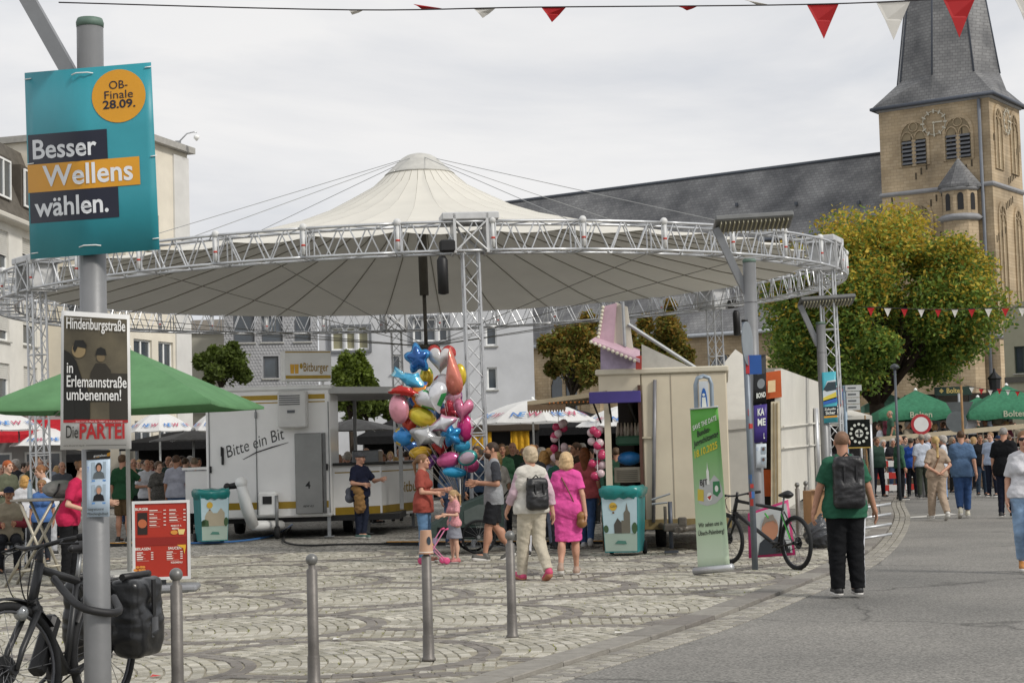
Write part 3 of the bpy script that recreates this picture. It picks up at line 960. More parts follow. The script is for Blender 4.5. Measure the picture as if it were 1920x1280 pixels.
def window(parent, M, x0, y0, x1, y1, fm, gm, sill=True, bars=1, depth=.16, curtain=None, blind=0.0):
    f = MB(); t = .07
    z = -depth
    def bx(a, b, c, d, za=z, zb=z + .06): f.add([(a, b, za), (c, b, za), (c, d, za), (a, d, za), (a, b, zb), (c, b, zb), (c, d, zb), (a, d, zb)], [(4, 5, 6, 7), (0, 1, 5, 4), (1, 2, 6, 5), (2, 3, 7, 6), (3, 0, 4, 7)], M)
    bx(x0, y0, x1, y0 + t); bx(x0, y1 - t, x1, y1); bx(x0, y0 + t, x0 + t, y1 - t); bx(x1 - t, y0 + t, x1, y1 - t)
    for k in range(1, bars + 1):
        xm = x0 + (x1 - x0) * k / (bars + 1)
        bx(xm - t * .6, y0 + t, xm + t * .6, y1 - t)
    w = f.build('window', fm, parent)
    g = MB(); g.add([(x0 + t, y0 + t, z + .02), (x1 - t, y0 + t, z + .02), (x1 - t, y1 - t, z + .02), (x0 + t, y1 - t, z + .02)], [(0, 1, 2, 3)], M)
    g.build('pane', gm, w)
    if blind > 0:
        g = MB(); yb = y1 - (y1 - y0) * blind
        n = max(3, int((y1 - yb) / .07))
        for k in range(n):
            ya, yc = yb + (y1 - yb) * k / n, yb + (y1 - yb) * (k + .85) / n
            g.add([(x0 + .02, ya, z + .10), (x1 - .02, ya, z + .10), (x1 - .02, yc, z + .085), (x0 + .02, yc, z + .085)], [(0, 1, 2, 3)], M)
        g.add([(x0 + .02, yb, z + .08), (x1 - .02, yb, z + .08), (x1 - .02, y1, z + .08), (x0 + .02, y1, z + .08)], [(0, 1, 2, 3)], M)
        g.build('roller_blind', paint('#c9c8c2'), w)
    if sill:
        s_ = MB(); s_.add([(x0 - .06, y0 - .07, -.02), (x1 + .06, y0 - .07, -.02), (x1 + .06, y0 - .02, -.02), (x0 - .06, y0 - .02, -.02), (x0 - .06, y0 - .07, .09), (x1 + .06, y0 - .07, .09), (x1 + .06, y0 - .02, .09), (x0 - .06, y0 - .02, .09)],
                     [(4, 5, 6, 7), (0, 1, 5, 4), (1, 2, 6, 5), (2, 3, 7, 6), (3, 0, 4, 7)], M)
        s_.build('sill', mat('#a9a8a2', .7), w)
    return w
def slatemat():
    def bld(nt, b, N, L):
        tc = N('ShaderNodeTexCoord')
        br = N('ShaderNodeTexBrick'); br.inputs['Scale'].default_value = 1.0
        br.inputs['Brick Width'].default_value = .3; br.inputs['Row Height'].default_value = .2; br.inputs['Mortar Size'].default_value = .02
        br.inputs['Color1'].default_value = (.105, .107, .110, 1); br.inputs['Color2'].default_value = (.140, .142, .144, 1); br.inputs['Mortar'].default_value = (.082, .083, .085, 1)
        mp = N('ShaderNodeMapping'); mp.inputs['Rotation'].default_value = (R(90), 0, 0)
        L(tc.outputs['Object'], mp.inputs[0]); L(mp.outputs[0], br.inputs[0])
        n = N('ShaderNodeTexNoise'); n.inputs['Scale'].default_value = .45; n.inputs['Detail'].default_value = 7; L(tc.outputs['Object'], n.inputs[0])
        r = ramp(N, .3, .72, (.55, .56, .6), (2.0, 1.97, 1.92)); L(n.outputs[0], r.inputs[0])
        mx = N('ShaderNodeMix'); mx.data_type = 'RGBA'; mx.blend_type = 'MULTIPLY'; mx.inputs[0].default_value = 1
        L(br.outputs[0], mx.inputs[6]); L(r.outputs[0], mx.inputs[7]); L(mx.outputs[2], b.inputs['Base Color'])
        b.inputs['Roughness'].default_value = .62
        bp = N('ShaderNodeBump'); bp.inputs['Strength'].default_value = .5; bp.inputs['Distance'].default_value = .05
        L(br.outputs[0], bp.inputs['Height']); L(bp.outputs[0], b.inputs['Normal'])
    return node_mat('roof_slate', bld)
SLATE = slatemat()
def stonemat(c1, c2, c3, name):
    def bld(nt, b, N, L):
        tc = N('ShaderNodeTexCoord')
        mp = N('ShaderNodeMapping'); mp.inputs['Rotation'].default_value = (R(90), 0, 0); L(tc.outputs['Object'], mp.inputs[0])
        br = N('ShaderNodeTexBrick'); br.inputs['Scale'].default_value = 1; br.inputs['Brick Width'].default_value = .42; br.inputs['Row Height'].default_value = .2; br.inputs['Mortar Size'].default_value = .018
        br.inputs['Color1'].default_value = (*lin(c1), 1); br.inputs['Color2'].default_value = (*lin(c2), 1); br.inputs['Mortar'].default_value = (*lin(c3), 1)
        L(mp.outputs[0], br.inputs[0])
        n = N('ShaderNodeTexNoise'); n.inputs['Scale'].default_value = .5; n.inputs['Detail'].default_value = 7; L(tc.outputs['Object'], n.inputs[0])
        r = ramp(N, .3, .7, (.6, .59, .58), (1.25, 1.23, 1.2)); L(n.outputs[0], r.inputs[0])
        mx = N('ShaderNodeMix'); mx.data_type = 'RGBA'; mx.blend_type = 'MULTIPLY'; mx.inputs[0].default_value = 1
        L(br.outputs[0], mx.inputs[6]); L(r.outputs[0], mx.inputs[7]); L(mx.outputs[2], b.inputs['Base Color'])
        b.inputs['Roughness'].default_value = .85
        bp = N('ShaderNodeBump'); bp.inputs['Strength'].default_value = .3; bp.inputs['Distance'].default_value = .04
        L(br.outputs[0], bp.inputs['Height']); L(bp.outputs[0], b.inputs['Normal'])
    return node_mat(name, bld)
TUFF = stonemat('#ac9a7e', '#b8a78c', '#a19077', 'tuff_stone')
TRIM = mat('#8f9093', .6, .15, 3)

# ------------------------------------------------------------------ church (local x along the front wall, y into depth, z up)
TW = 7.2
A0 = P(1651, 300, 108)
CH = thing('church', 'old stone church with grey slate roof and square clock tower', 'church', (A0.x, A0.y, 0), math.atan2(-.576, .817))
CHM = Matrix.Translation((A0.x, A0.y, 0)) @ Matrix.Rotation(math.atan2(-.576, .817), 4, 'Z')
CHI = CHM.inverted()
def onface(px, py, y=0.0):
    """local (x, z) on the plane y = const of the church front"""
    o = CHI @ CAM; d = CHI.to_3x3() @ ray(px, py)
    t = (y - o.y) / d.y
    p = o + d * t
    return p.x, p.z
ZE = onface(1700, 200)[1] + .1          # eaves of the tower
ZC = onface(1700, 362)[1]               # string course
def arch_pts(cx, z0, w, hgt, n=8):
    """pointed arch outline: straight jambs then two arcs"""
    zs = z0 + hgt - w * .62
    pts = [(cx - w / 2, z0), (cx + w / 2, z0), (cx + w / 2, zs)]
    for k in range(1, n + 1):
        t = k / n
        pts.append((cx + w / 2 * math.cos(t * PI / 2) ** .9 if t < 1 else cx, zs + w * .62 * math.sin(t * PI / 2)))
    for k in range(n - 1, -1, -1):
        t = k / n
        pts.append((cx - w / 2 * math.cos(t * PI / 2) ** .9 if t > 0 else cx - w / 2, zs + w * .62 * math.sin(t * PI / 2)))
    return pts
def facade_arch(parent, M, cx, z0, w, hgt, kind):
    """a pointed-arch recess built as a framed niche proud of nothing: dark reveal ring, back wall, mullion and louvres"""
    out = arch_pts(cx, z0, w, hgt); inn = arch_pts(cx, z0 + .02, w - .34, hgt - .3)
    n = len(out)
    mb = MB()
    mb.add([(x, z, .10) for x, z in out] + [(x, z, .10) for x, z in inn] + [(x, z, -.0) for x, z in out] + [(x, z, .012) for x, z in inn],
           [(k, (k + 1) % n, n + (k + 1) % n, n + k) for k in range(n)] + [(2 * n + k, 2 * n + (k + 1) % n, (k + 1) % n, k) for k in range(n)] + [(n + k, n + (k + 1) % n, 3 * n + (k + 1) % n, 3 * n + k) for k in range(n)], M)
    fr = mb.build('arch_frame', TUFF, parent)
    b2 = MB(); b2.add([(x, z, .014) for x, z in inn], [tuple(range(n))], M)
    b2.build('arch_back', mat('#8f8168', .9, .2, 2) if kind != 'glass' else PANE, fr)
    iw = w - .34
    if kind in ('belfry', 'glass', 'blind'):
        t = MB()
        zt = z0 + hgt - w * .62 - .1
        t.box((cx, zt / 2 + z0 / 2, .05), (.26, zt - z0, .09), M=M)
        for s in (-1, 1):
            ring = [(cx + s * iw / 4 + math.cos(q) * iw / 4.4, zt + math.sin(q) * iw / 3.2) for q in [PI * k / 8 for k in range(9)]]
            t.path([M @ Vector((x, z, .055)) for x, z in ring], .05, 4)
        ring = [(cx + math.cos(q) * iw / 6, zt + iw * .48 + math.sin(q) * iw / 6) for q in [2 * PI * k / 12 for k in range(12)]]
        t.path([M @ Vector((x, z, .055)) for x, z in ring], .045, 4, True)
        t.build('tracery', TUFF, fr)
    if kind == 'belfry':
        for s in (-1, 1):
            cx2 = cx + s * iw / 4
            bx = MB(); bx.add([(cx2 - .34, z0 + .1, .022), (cx2 + .34, z0 + .1, .022), (cx2 + .34, zt, .022), (cx2 - .34, zt, .022)], [(0, 1, 2, 3)], M)
            op = bx.build('louvre_opening', mat('#16161a', .9), fr)
            sl = MB(); nl = int((zt - z0) / .26)
            for k in range(nl):
                z_ = z0 + .18 + k * .26
                sl.add([(cx2 - .36, z_, .14), (cx2 + .36, z_, .14), (cx2 + .36, z_ + .12, .03), (cx2 - .36, z_ + .12, .03), (cx2 - .36, z_ - .03, .14), (cx2 + .36, z_ - .03, .14)], [(0, 1, 2, 3), (4, 5, 1, 0)], M)
            sl.build('louvre', mat('#6a6c70', .7, .2, 4), fr)
    return fr
def XZ(y=0.0): return Matrix(((1, 0, 0, 0), (0, 0, -1, y), (0, 1, 0, 0), (0, 0, 0, 1)))     # (x, z, out) on the front face
def SIDE(): return Matrix(((0, 0, 1, TW), (1, 0, 0, 0), (0, 1, 0, 0), (0, 0, 0, 1)))          # (y, z, out) on the right face
mb = MB()
mb.box((TW / 2, TW / 2, ZE / 2), (TW, TW, ZE))
tower = mb.build('tower', TUFF, CH); tower.scale = (1, .78, 1)
for z_ in (ZC, ZC - 9.4, ZE - .12):
    mb = MB(); mb.box((TW / 2, TW / 2, z_), (TW + .36, TW + .36, .28), bev=.1); mb.build('string_course', TRIM, tower)
# corner quoin strips and drainpipe
xp = onface(1848, 330)[0]
mb = MB(); mb.tube((min(xp, TW - .6), -.14, 0), (min(xp, TW - .6), -.14, ZE - .3), .11, n=8)
mb.build('drainpipe', mat('#6f747c', .5, .1, 3), tower)
for cx_, w_ in ((onface(1714, 280)[0], 2.05), (onface(1797, 270)[0], 2.0)):
    zt_ = onface(1714, 222)[1] if cx_ < TW / 2 else onface(1797, 212)[1]
    zb_ = onface(1714, 312)[1] if cx_ < TW / 2 else onface(1797, 300)[1]
    facade_arch(tower, XZ(), cx_, zb_, w_, zt_ - zb_, 'belfry')
facade_arch(tower, XZ(), onface(1722, 400)[0], ZC - 4.6, 2.0, 4.0, 'blind')
for yy in (1.75, TW - 1.75):
    facade_arch(tower, SIDE(), yy, ZC + 1.0, 1.9, ZE - ZC - 1.5, 'blind')
    facade_arch(tower, SIDE(), yy, ZC - 7.6, 1.9, 6.6, 'blind')
slm = mat('#4c4436', .9)
for k in range(26):
    sl = MB()
    x = .5 + (k * 2.37) % (TW - 1); z = ZC - 3 + (k * 1.93) % (ZE - ZC + 2)
    sl.box((x, -.01, z), (.09, .06, .42))
    sl.build('putlog_slit', slm, tower); sl = MB()
    sl.box((TW + .01, .4 + (k * 1.7) % (TW - .8), z - .4), (.06, .09, .42)); sl.build('putlog_slit', slm, tower)

# clock faces
def clock(M):
    c = MB(); r_ = .74
    for k in range(12):
        a = 2 * PI * k / 12
        rr = Matrix.Rotation(-a, 4, 'Z')
        c.box((0, r_, .14), (.09, .26, .06), M=M @ rr)
    c.path([M @ Vector((math.cos(a) * r_, math.sin(a) * r_, .12)) for a in [2 * PI * k / 32 for k in range(32)]], .028, 5, True)
    o = c.build('clock_face', mat('#bdb8a8', .5, .06, 5), tower)
    hd = MB(); hd.box((.3, .02, .2), (.5, .07, .04), M=M); hd.box((0, -.3, .2), (.06, .66, .04), M=M); hd.ball((0, 0, .2), .09, M=M)
    hd.build('clock_hand', mat('#c4beac', .5), o)
cxz = onface(1752, 231)
clock(XZ() @ Matrix.Translation((cxz[0], cxz[1], 0)))
clock(SIDE() @ Matrix.Translation((TW / 2, cxz[1], 0)))
# spire: square skirt, then an eight-sided shaft
mb = MB()
ov = .38
sk0 = [(-ov, -ov), (TW / 2, -ov), (TW + ov, -ov), (TW + ov, TW / 2), (TW + ov, TW + ov), (TW / 2, TW + ov), (-ov, TW + ov), (-ov, TW / 2)]
c_ = TW / 2
def octo(r, rot=PI / 8): return [(c_ + r * math.cos(rot + k * PI / 4 - PI * .75 - PI / 8), c_ + r * math.sin(rot + k * PI / 4 - PI * .75 - PI / 8)) for k in range(8)]
lv = [([(x, y) for x, y in sk0], ZE), (octo(TW * .475), ZE + 1.7), (octo(TW * .36), ZE + 7.4), (octo(.1), ZE + 27)]
vs = [(x, y, z) for ring, z in lv for x, y in ring]
fs = [(k * 8 + i, k * 8 + (i + 1) % 8, (k + 1) * 8 + (i + 1) % 8, (k + 1) * 8 + i) for k in range(3) for i in range(8)] + [tuple(range(8))[::-1]]
mb.add(vs, fs)
spire = mb.build('spire', SLATE, CH); spire.scale = (1, .78, 1)
mb = MB()
for i in range(8):
    mb.path([vs[8 + i], vs[16 + i], vs[24 + i]], .07, 4)
mb.path([(x, y, ZE - .05) for x, y in sk0], .13, 5, True)
mb.build('ridge_flashing', mat('#4f5560', .5), spire)
# stair turret
tx, tz_ = onface(1803, 390)
mb = MB(); rt_ = 1.12
zt_ = onface(1803, 352)[1]; zb2 = onface(1803, 408)[1]
mb.lathe([(rt_, 0), (rt_, zt_)], 8, Matrix.Translation((tx, -.25, 0)), smooth=False)
tur = mb.build('stair_turret', TUFF, CH)
mb = MB(); mb.lathe([(rt_ + .28, zt_ - .1), (rt_ + .28, zt_ + .05), (.05, onface(1803, 298)[1])], 8, Matrix.Translation((tx, -.25, 0)), smooth=False); mb.build('turret_roof', SLATE, tur)
mb = MB(); mb.lathe([(rt_ + .02, zb2 - .3), (rt_ + .3, zb2 - .12), (rt_ + .02, zb2 + .12)], 12, Matrix.Translation((tx, -.25, 0))); mb.build('turret_band', TRIM, tur)
mb = MB(); mb.lathe([(rt_ + .02, zt_ - .3), (rt_ + .2, zt_ - .12), (rt_ + .02, zt_)], 12, Matrix.Translation((tx, -.25, 0))); mb.build('turret_band', TRIM, tur)
for k in range(4):
    a = -PI / 2 + (k - 1.5) * PI / 4
    mb = MB()
    Mx = Matrix.Translation((tx, -.25, 0)) @ Matrix.Rotation(a, 4, 'Z') @ Matrix(((0, 0, 1, rt_ * .93), (1, 0, 0, 0), (0, 1, 0, 0), (0, 0, 0, 1)))
    ap = arch_pts(0, zb2 + .35, .36, zt_ - zb2 - .8)
    mb.add([(x, z, .02) for x, z in ap], [tuple(range(len(ap)))], Mx)
    mb.build('turret_window', mat('#141416', .6), tur)
# nave, aisle
ZR = P(1650, 285, (CHM @ Vector((0, TW / 2, 0))).y).z
ZN = onface(1645, 420)[1]
NL = 36.0
mb = MB(); mb.box((-NL / 2, TW / 2, ZN / 2), (NL, TW - .3, ZN)); nave = mb.build('nave_wall', TUFF, CH)
mb = MB()
mb.add([(0, -.3, ZN - .3), (0, TW / 2, ZR), (0, TW + .3, ZN - .3), (-NL, -.3, ZN - .3), (-NL, TW / 2, ZR), (-NL, TW + .3, ZN - .3)], [(0, 1, 4, 3), (1, 2, 5, 4), (0, 2, 1), (3, 4, 5)])
nroof = mb.build('nave_roof', SLATE, CH)
mb = MB(); mb.path([(0, TW / 2, ZR + .03), (-NL, TW / 2, ZR + .03)], .13, 5); mb.path([(0, -.38, ZN - .3), (-NL, -.38, ZN - .3)], .13, 6)
for k in range(9): mb.box((-2 - k * 4.6, .9 + (k % 3) * .35, ZN + (ZR - ZN) * (.9 + (k % 3) * .35 + .3) / (TW / 2 + .3) + .08), (.18, .18, .22))
mb.build('ridge_cap', mat('#4c525b', .5), nroof)
mb = MB()
yA = -4.2; ZA = 9.0
mb.box((-4.5 - (NL - 4.5) / 2, yA / 2, ZA / 2), (NL - 4.5, -yA, ZA)); aisle = mb.build('aisle_wall', TUFF, CH)
mb = MB()
mb.add([(-4.3, yA - .4, ZA - .2), (-4.3, 0, 13), (-NL, 0, 13), (-NL, yA - .4, ZA - .2), (-4.3, 0, ZA - .2)], [(0, 1, 2, 3), (0, 4, 1)])
ar_ = mb.build('aisle_roof', SLATE, CH)
mb = MB(); mb.path([(-4.3, yA - .5, ZA - .2), (-NL, yA - .5, ZA - .2)], .14, 6); mb.build('gutter', mat('#9fa4aa', .4, metal=.3), ar_)
for k in range(5):
    facade_arch(aisle, XZ(yA), -9.5 - k * 6.2, 2.6, 2.5, 5.2, 'glass')
for k in range(5):
    mb = MB(); mb.box((-6.4 - k * 6.2, yA - .5, 3.6), (.9, 1.0, 7.2), bev=.08); mb.build('buttress', TUFF, aisle)

# ------------------------------------------------------------------ houses
def house(name, label, p0, p1, Hh, depth, wm, wins, roof=None, fm=WHITEP, gm=PANE, **kw):
    """front wall from p0 to p1 (left to right seen from the camera side)"""
    p0 = Vector((p0[0], p0[1], 0)); p1 = Vector((p1[0], p1[1], 0))
    d = (p1 - p0); W = d.length
    t = thing(name, label, 'building', p0, math.atan2(d.y, d.x))
    M = Matrix(((1, 0, 0, 0), (0, 0, -1, 0), (0, 1, 0, 0), (0, 0, 0, 1)))
    mb = MB()
    wall_holes(mb, W, Hh, [w[:4] for w in wins], M)
    mb.add([(0, 0, 0), (W, 0, 0), (W, depth, 0), (0, depth, 0), (0, 0, Hh), (W, 0, Hh), (W, depth, Hh), (0, depth, Hh)], [(1, 2, 6, 5), (2, 3, 7, 6), (3, 0, 4, 7), (4, 5, 6, 7)])
    mb.add([(0, .19, 0), (W, .19, 0), (W, .19, Hh), (0, .19, Hh)], [(0, 1, 2, 3)])
    wl = mb.build('wall', wm, t)
    for w in wins:
        o = dict(w[4]) if len(w) > 4 else {}
        window(t, M, *w[:4], o.pop('fm', fm), o.pop('gm', gm), **o)
    return t, W, M
def plaster(c): return mat(c, .9, .1, .8, .12, 30)
# white side-street house with a slate mansard, facing right
xa = -17.9
wins = []
for r0, r1 in ((8.55, 9.95), (6.05, 7.5), (3.9, 5.25)):
    for k in range(6):
        wins.append((.6 + k * 3.1, r0, 2.2 + k * 3.1, r1, dict(blind=(.75, .5, .62, .4, .8, .55)[(k + int(r0)) % 6], bars=0)))
h1, W1, M1 = house('corner_house', 'white rendered house with slate mansard roof and roller blinds behind the tall poster', (xa, 58.2), (xa + .7, 77), 10.4, 9, plaster('#d8d6cf'), wins)
mb = MB()
mb.add([(-.2, -.25, 10.4), (W1, -.25, 10.4), (W1, 1.0, 13.6), (-.2, 1.0, 13.6), (W1, 9, 13.8), (-.2, 9, 13.8)], [(0, 1, 2, 3), (3, 2, 4, 5), (0, 3, 5)])
rf = mb.build('roof', mat('#5b564e', .8, .3, 3, .4, 20), h1)
mb = MB(); mb.box((W1 / 2, -.2, 10.35), (W1 + .3, .5, .22), bev=.05); mb.build('eaves', plaster('#c4c0b6'), h1)
for k in range(6):
    x = .7 + k * 3.1
    mb = MB(); mb.box((x + .8, .55, 11.75), (2.0, 1.1, 1.75)); dm = mb.build('dormer', mat('#4a443c', .8, .2, 4), rf)
    window(dm, Matrix(((1, 0, 0, 0), (0, 0, -1, -.02), (0, 1, 0, 0), (0, 0, 0, 1))), x, 11.1, x + 1.6, 12.5, WHITEP, PANE, False, 1, depth=-.01)
# cream and white house with the tall gable
q0, q1 = P(236, 500, 63.6), P(354, 500, 68.4)
wins = [(.5, 4.9, 1.9, 6.3, dict(bars=1)), (2.4, 4.9, 3.6, 6.3, dict(bars=1)), (1.6, 9.8, 2.6, 11.2, dict(bars=0)), (.5, 1.2, 1.9, 3.2), (2.4, 1.2, 3.6, 3.2)]
h2, W2, M2 = house('gabled_house', 'cream house with white end wall and security camera on its roof', (q0.x, q0.y), (q1.x, q1.y), P(300, 271, 66.2).z, 8, plaster('#dbd4c4'), wins)
mb = MB(); mb.box((W2 - .62, -.03, 6.9), (1.25, .08, P(300, 271, 66.2).z - .2)); mb.build('white_wall_strip', plaster('#d2d1cd'), h2)
mb = MB(); mb.box((W2 / 2, 3.8, P(300, 271, 66.2).z + .1), (W2 + .3, 8.2, .25)); mb.build('parapet', mat('#a3a19b', .7), h2)
sc_ = thing('security_camera', 'small white dome security camera on a bent arm above the gabled house', 'camera', P(334, 268, 67.5))
mb = MB(); mb.path([(0, 0, 0), (.35, 0, .36), (.62, 0, .42), (.75, 0, .4)], .03, 6); mb.build('arm', ALU, sc_)
mb = MB(); mb.lathe([(.03, .3), (.11, .27), (.12, .17), (.02, .06)], 12, Matrix.Translation((.74, 0, 0))); mb.build('dome', WHITEP, sc_)
mb = MB(); mb.box((0, 0, -.02), (.2, .2, .18)); mb.build('bracket', STEEL, sc_)
# perforated grey building
q0, q1 = GX(425, 73), GX(602, 73.6)
W = (q1 - q0).length
def zz(py, Y, px=500): return P(px, py, Y).z
wins = [(.4, zz(640, 73), 1.3, zz(585, 73), dict(bars=0)), (1.6, zz(640, 73), 2.5, zz(590, 73), dict(bars=0)), (1.65, zz(708, 73), 2.3, zz(667, 73), dict(bars=0)), (3.0, zz(640, 73), 3.7, zz(585, 73), dict(bars=0))]
PERF = mat('#9c9da0', .6, .15, 3, .3, 22)
h3, W3, M3 = house('office_building', 'grey building with perforated metal facade above the beer trailer', (q0.x, q0.y), (q1.x, q1.y), 9.2, 10, PERF, wins, fm=mat('#55585c', .5))
mb = MB()
for r_ in range(62):
    z = 1.0 + r_ * .132
    x = 0.0
    n_ = int(W3 / .13)
    for k in range(n_):
        xx = (k + .5 * (r_ % 2)) * W3 / n_
        if any(w[0] - .06 < xx < w[2] + .06 and w[1] - .06 < z < w[3] + .06 for w in wins): continue
        mb.add([(xx, -.03, z), (xx + .07, -.05, z + .02), (xx + .07, -.03, z + .09), (xx, -.02, z + .07)], [(0, 1, 2, 3)])
struct(mb.build('facade_scales', mat('#b0b1b3', .5, .1, 3), h3), 'stuff')
# light grey apartment block
q0, q1 = GX(604, 75), GX(1008, 75)
wins = []
for x0, x1, y0, y1 in ((622, 645, 657, 614), (648, 667, 656, 613), (671, 692, 655, 611), (775, 793, 640, 597), (797, 818, 640, 597), (822, 840, 640, 597), (911, 932, 648, 606), (914, 933, 730, 688), (735, 752, 700, 664), (668, 688, 716, 680)):
    wins.append((P(x0, y0, 75).x - q0.x, P(x0, y0, 75).z, P(x1, y0, 75).x - q0.x, P(x1, y1, 75).z, dict(bars=0, gm=mat('#8f8c70', .3, .2, 2) if x1 < 700 and y0 > 640 else PANE)))
h4, W4, M4 = house('apartment_block', 'light grey rendered apartment block behind the balloon bunch', (q0.x, q0.y), (q1.x, q1.y), 9.4, 12, plaster('#c3c5c8'), wins)
mb = MB()
for a, b_ in ((0, 2), (3, 5)):
    x0, x1 = wins[a][0] - .12, wins[b_][2] + .12
    z0, z1 = wins[a][1] - .12, wins[a][3] + .12
    for c, s in (((x0, z0, x1, z0 + .1)), 0), (((x0, z1 - .1, x1, z1)), 0): pass
    for (u0, v0, u1, v1) in ((x0, z0, x1, z0 + .1), (x0, z1 - .1, x1, z1), (x0, z0 + .1, x0 + .1, z1 - .1), (x1 - .1, z0 + .1, x1, z1 - .1)):
        mb.box(((u0 + u1) / 2, -.05, (v0 + v1) / 2), (u1 - u0, .12, v1 - v0))
mb.build('window_surround', mat('#6d7074', .6), h4)
# old white building between the house and the office building
q0, q1 = GX(352, 84), GX(430, 84)
h5, W5, M5 = house('old_town_house', 'pale old building with copper roof ornament beside the perforated facade', (q0.x, q0.y), (q1.x, q1.y), P(390, 622, 84).z, 8, plaster('#b6b3a6'), [(.4, 4, 1.1, 5.4)])
mb = MB(); mb.add([(-.2, -.2, P(390, 622, 84).z), (W5 + .2, -.2, P(390, 622, 84).z), (W5 + .2, 3, P(390, 590, 84).z), (-.2, 3, P(390, 590, 84).z)], [(0, 1, 2, 3)]); mb.build('roof', mat('#6d665c', .8, .2, 3), h5)
# pale house at the right edge
q0, q1 = GX(1893, 88), GX(1990, 86)
h6, W6, M6 = house('pale_green_house', 'pale rendered house with rounded gable at the right edge beside the church', (q0.x, q0.y), (q1.x, q1.y), P(1915, 610, 88).z, 8, plaster('#9c9a86'), [(.55, P(1915, 700, 88).z, 1.5, P(1915, 650, 88).z, dict(bars=1, fm=mat('#2c3a34', .5)))])
mb = MB(); n_ = 12; Hh6 = P(1915, 610, 88).z
arc = [(W6 / 2 + math.cos(PI * k / n_) * W6 / 2, Hh6 + math.sin(PI * k / n_) * 1.2) for k in range(n_ + 1)]
mb.prism([(x, z) for x, z in arc], Matrix(((1, 0, 0, 0), (0, 0, 1, 0), (0, 1, 0, 0), (0, 0, 0, 1))), .4); mb.build('gable', plaster('#9c9a86'), h6)
mb = MB(); mb.box((W6 / 2, -.04, P(1915, 712, 88).z), (W6, .12, .3)); mb.build('plinth_band', mat('#55534c', .7), h6)
# low shops with red awnings at the left
q0, q1 = GX(-60, 56), GX(125, 57)
h7, W7, M7 = house('bar_frontage', 'low grey bar frontage with red awnings and lit sign at the left edge', (q0.x, q0.y), (q1.x, q1.y), P(60, 752, 56).z, 5, plaster('#8d8c8a'), [(.5, .3, 1.4, 2.1, dict(bars=0, sill=False)), (1.8, .3, 3.0, 2.1, dict(bars=0, sill=False))])
fnb = lambda x, y: Vector((x, -.06, y))
sx = P(12, 770, 56).x - q0.x
text('TAPA LOCA', mat('#d8261c', .4), h7, fnb, sx, P(30, 778, 56).z, .46, width=P(50, 770, 56).x - P(12, 770, 56).x, bold=.02)
flat([(P(77, 780, 56).x - q0.x, P(77, 772, 56).z), (P(83, 780, 56).x - q0.x, P(83, 781, 56).z), (P(89, 780, 56).x - q0.x, P(89, 772, 56).z), (P(83, 780, 56).x - q0.x, P(83, 760, 56).z)], mat('#d9562a', .5), h7, fnb, 'sign_emblem')
text('BE', mat('#1c1c1c', .5), h7, fnb, P(100, 770, 56).x - q0.x, P(100, 776, 56).z, .46, bold=.02)
for x0, x1 in ((0.0, 1.55), (1.6, W7)):
    mb = MB(); zt = P(60, 786, 56).z
    mb.add([(x0, -.02, zt), (x1, -.02, zt), (x1, -1.3, zt - .5), (x0, -1.3, zt - .5), (x1, -1.3, zt - .75), (x0, -1.3, zt - .75)], [(0, 1, 2, 3), (3, 2, 4, 5)])
    mb.build('awning', cloth('#a8202a'), h7)

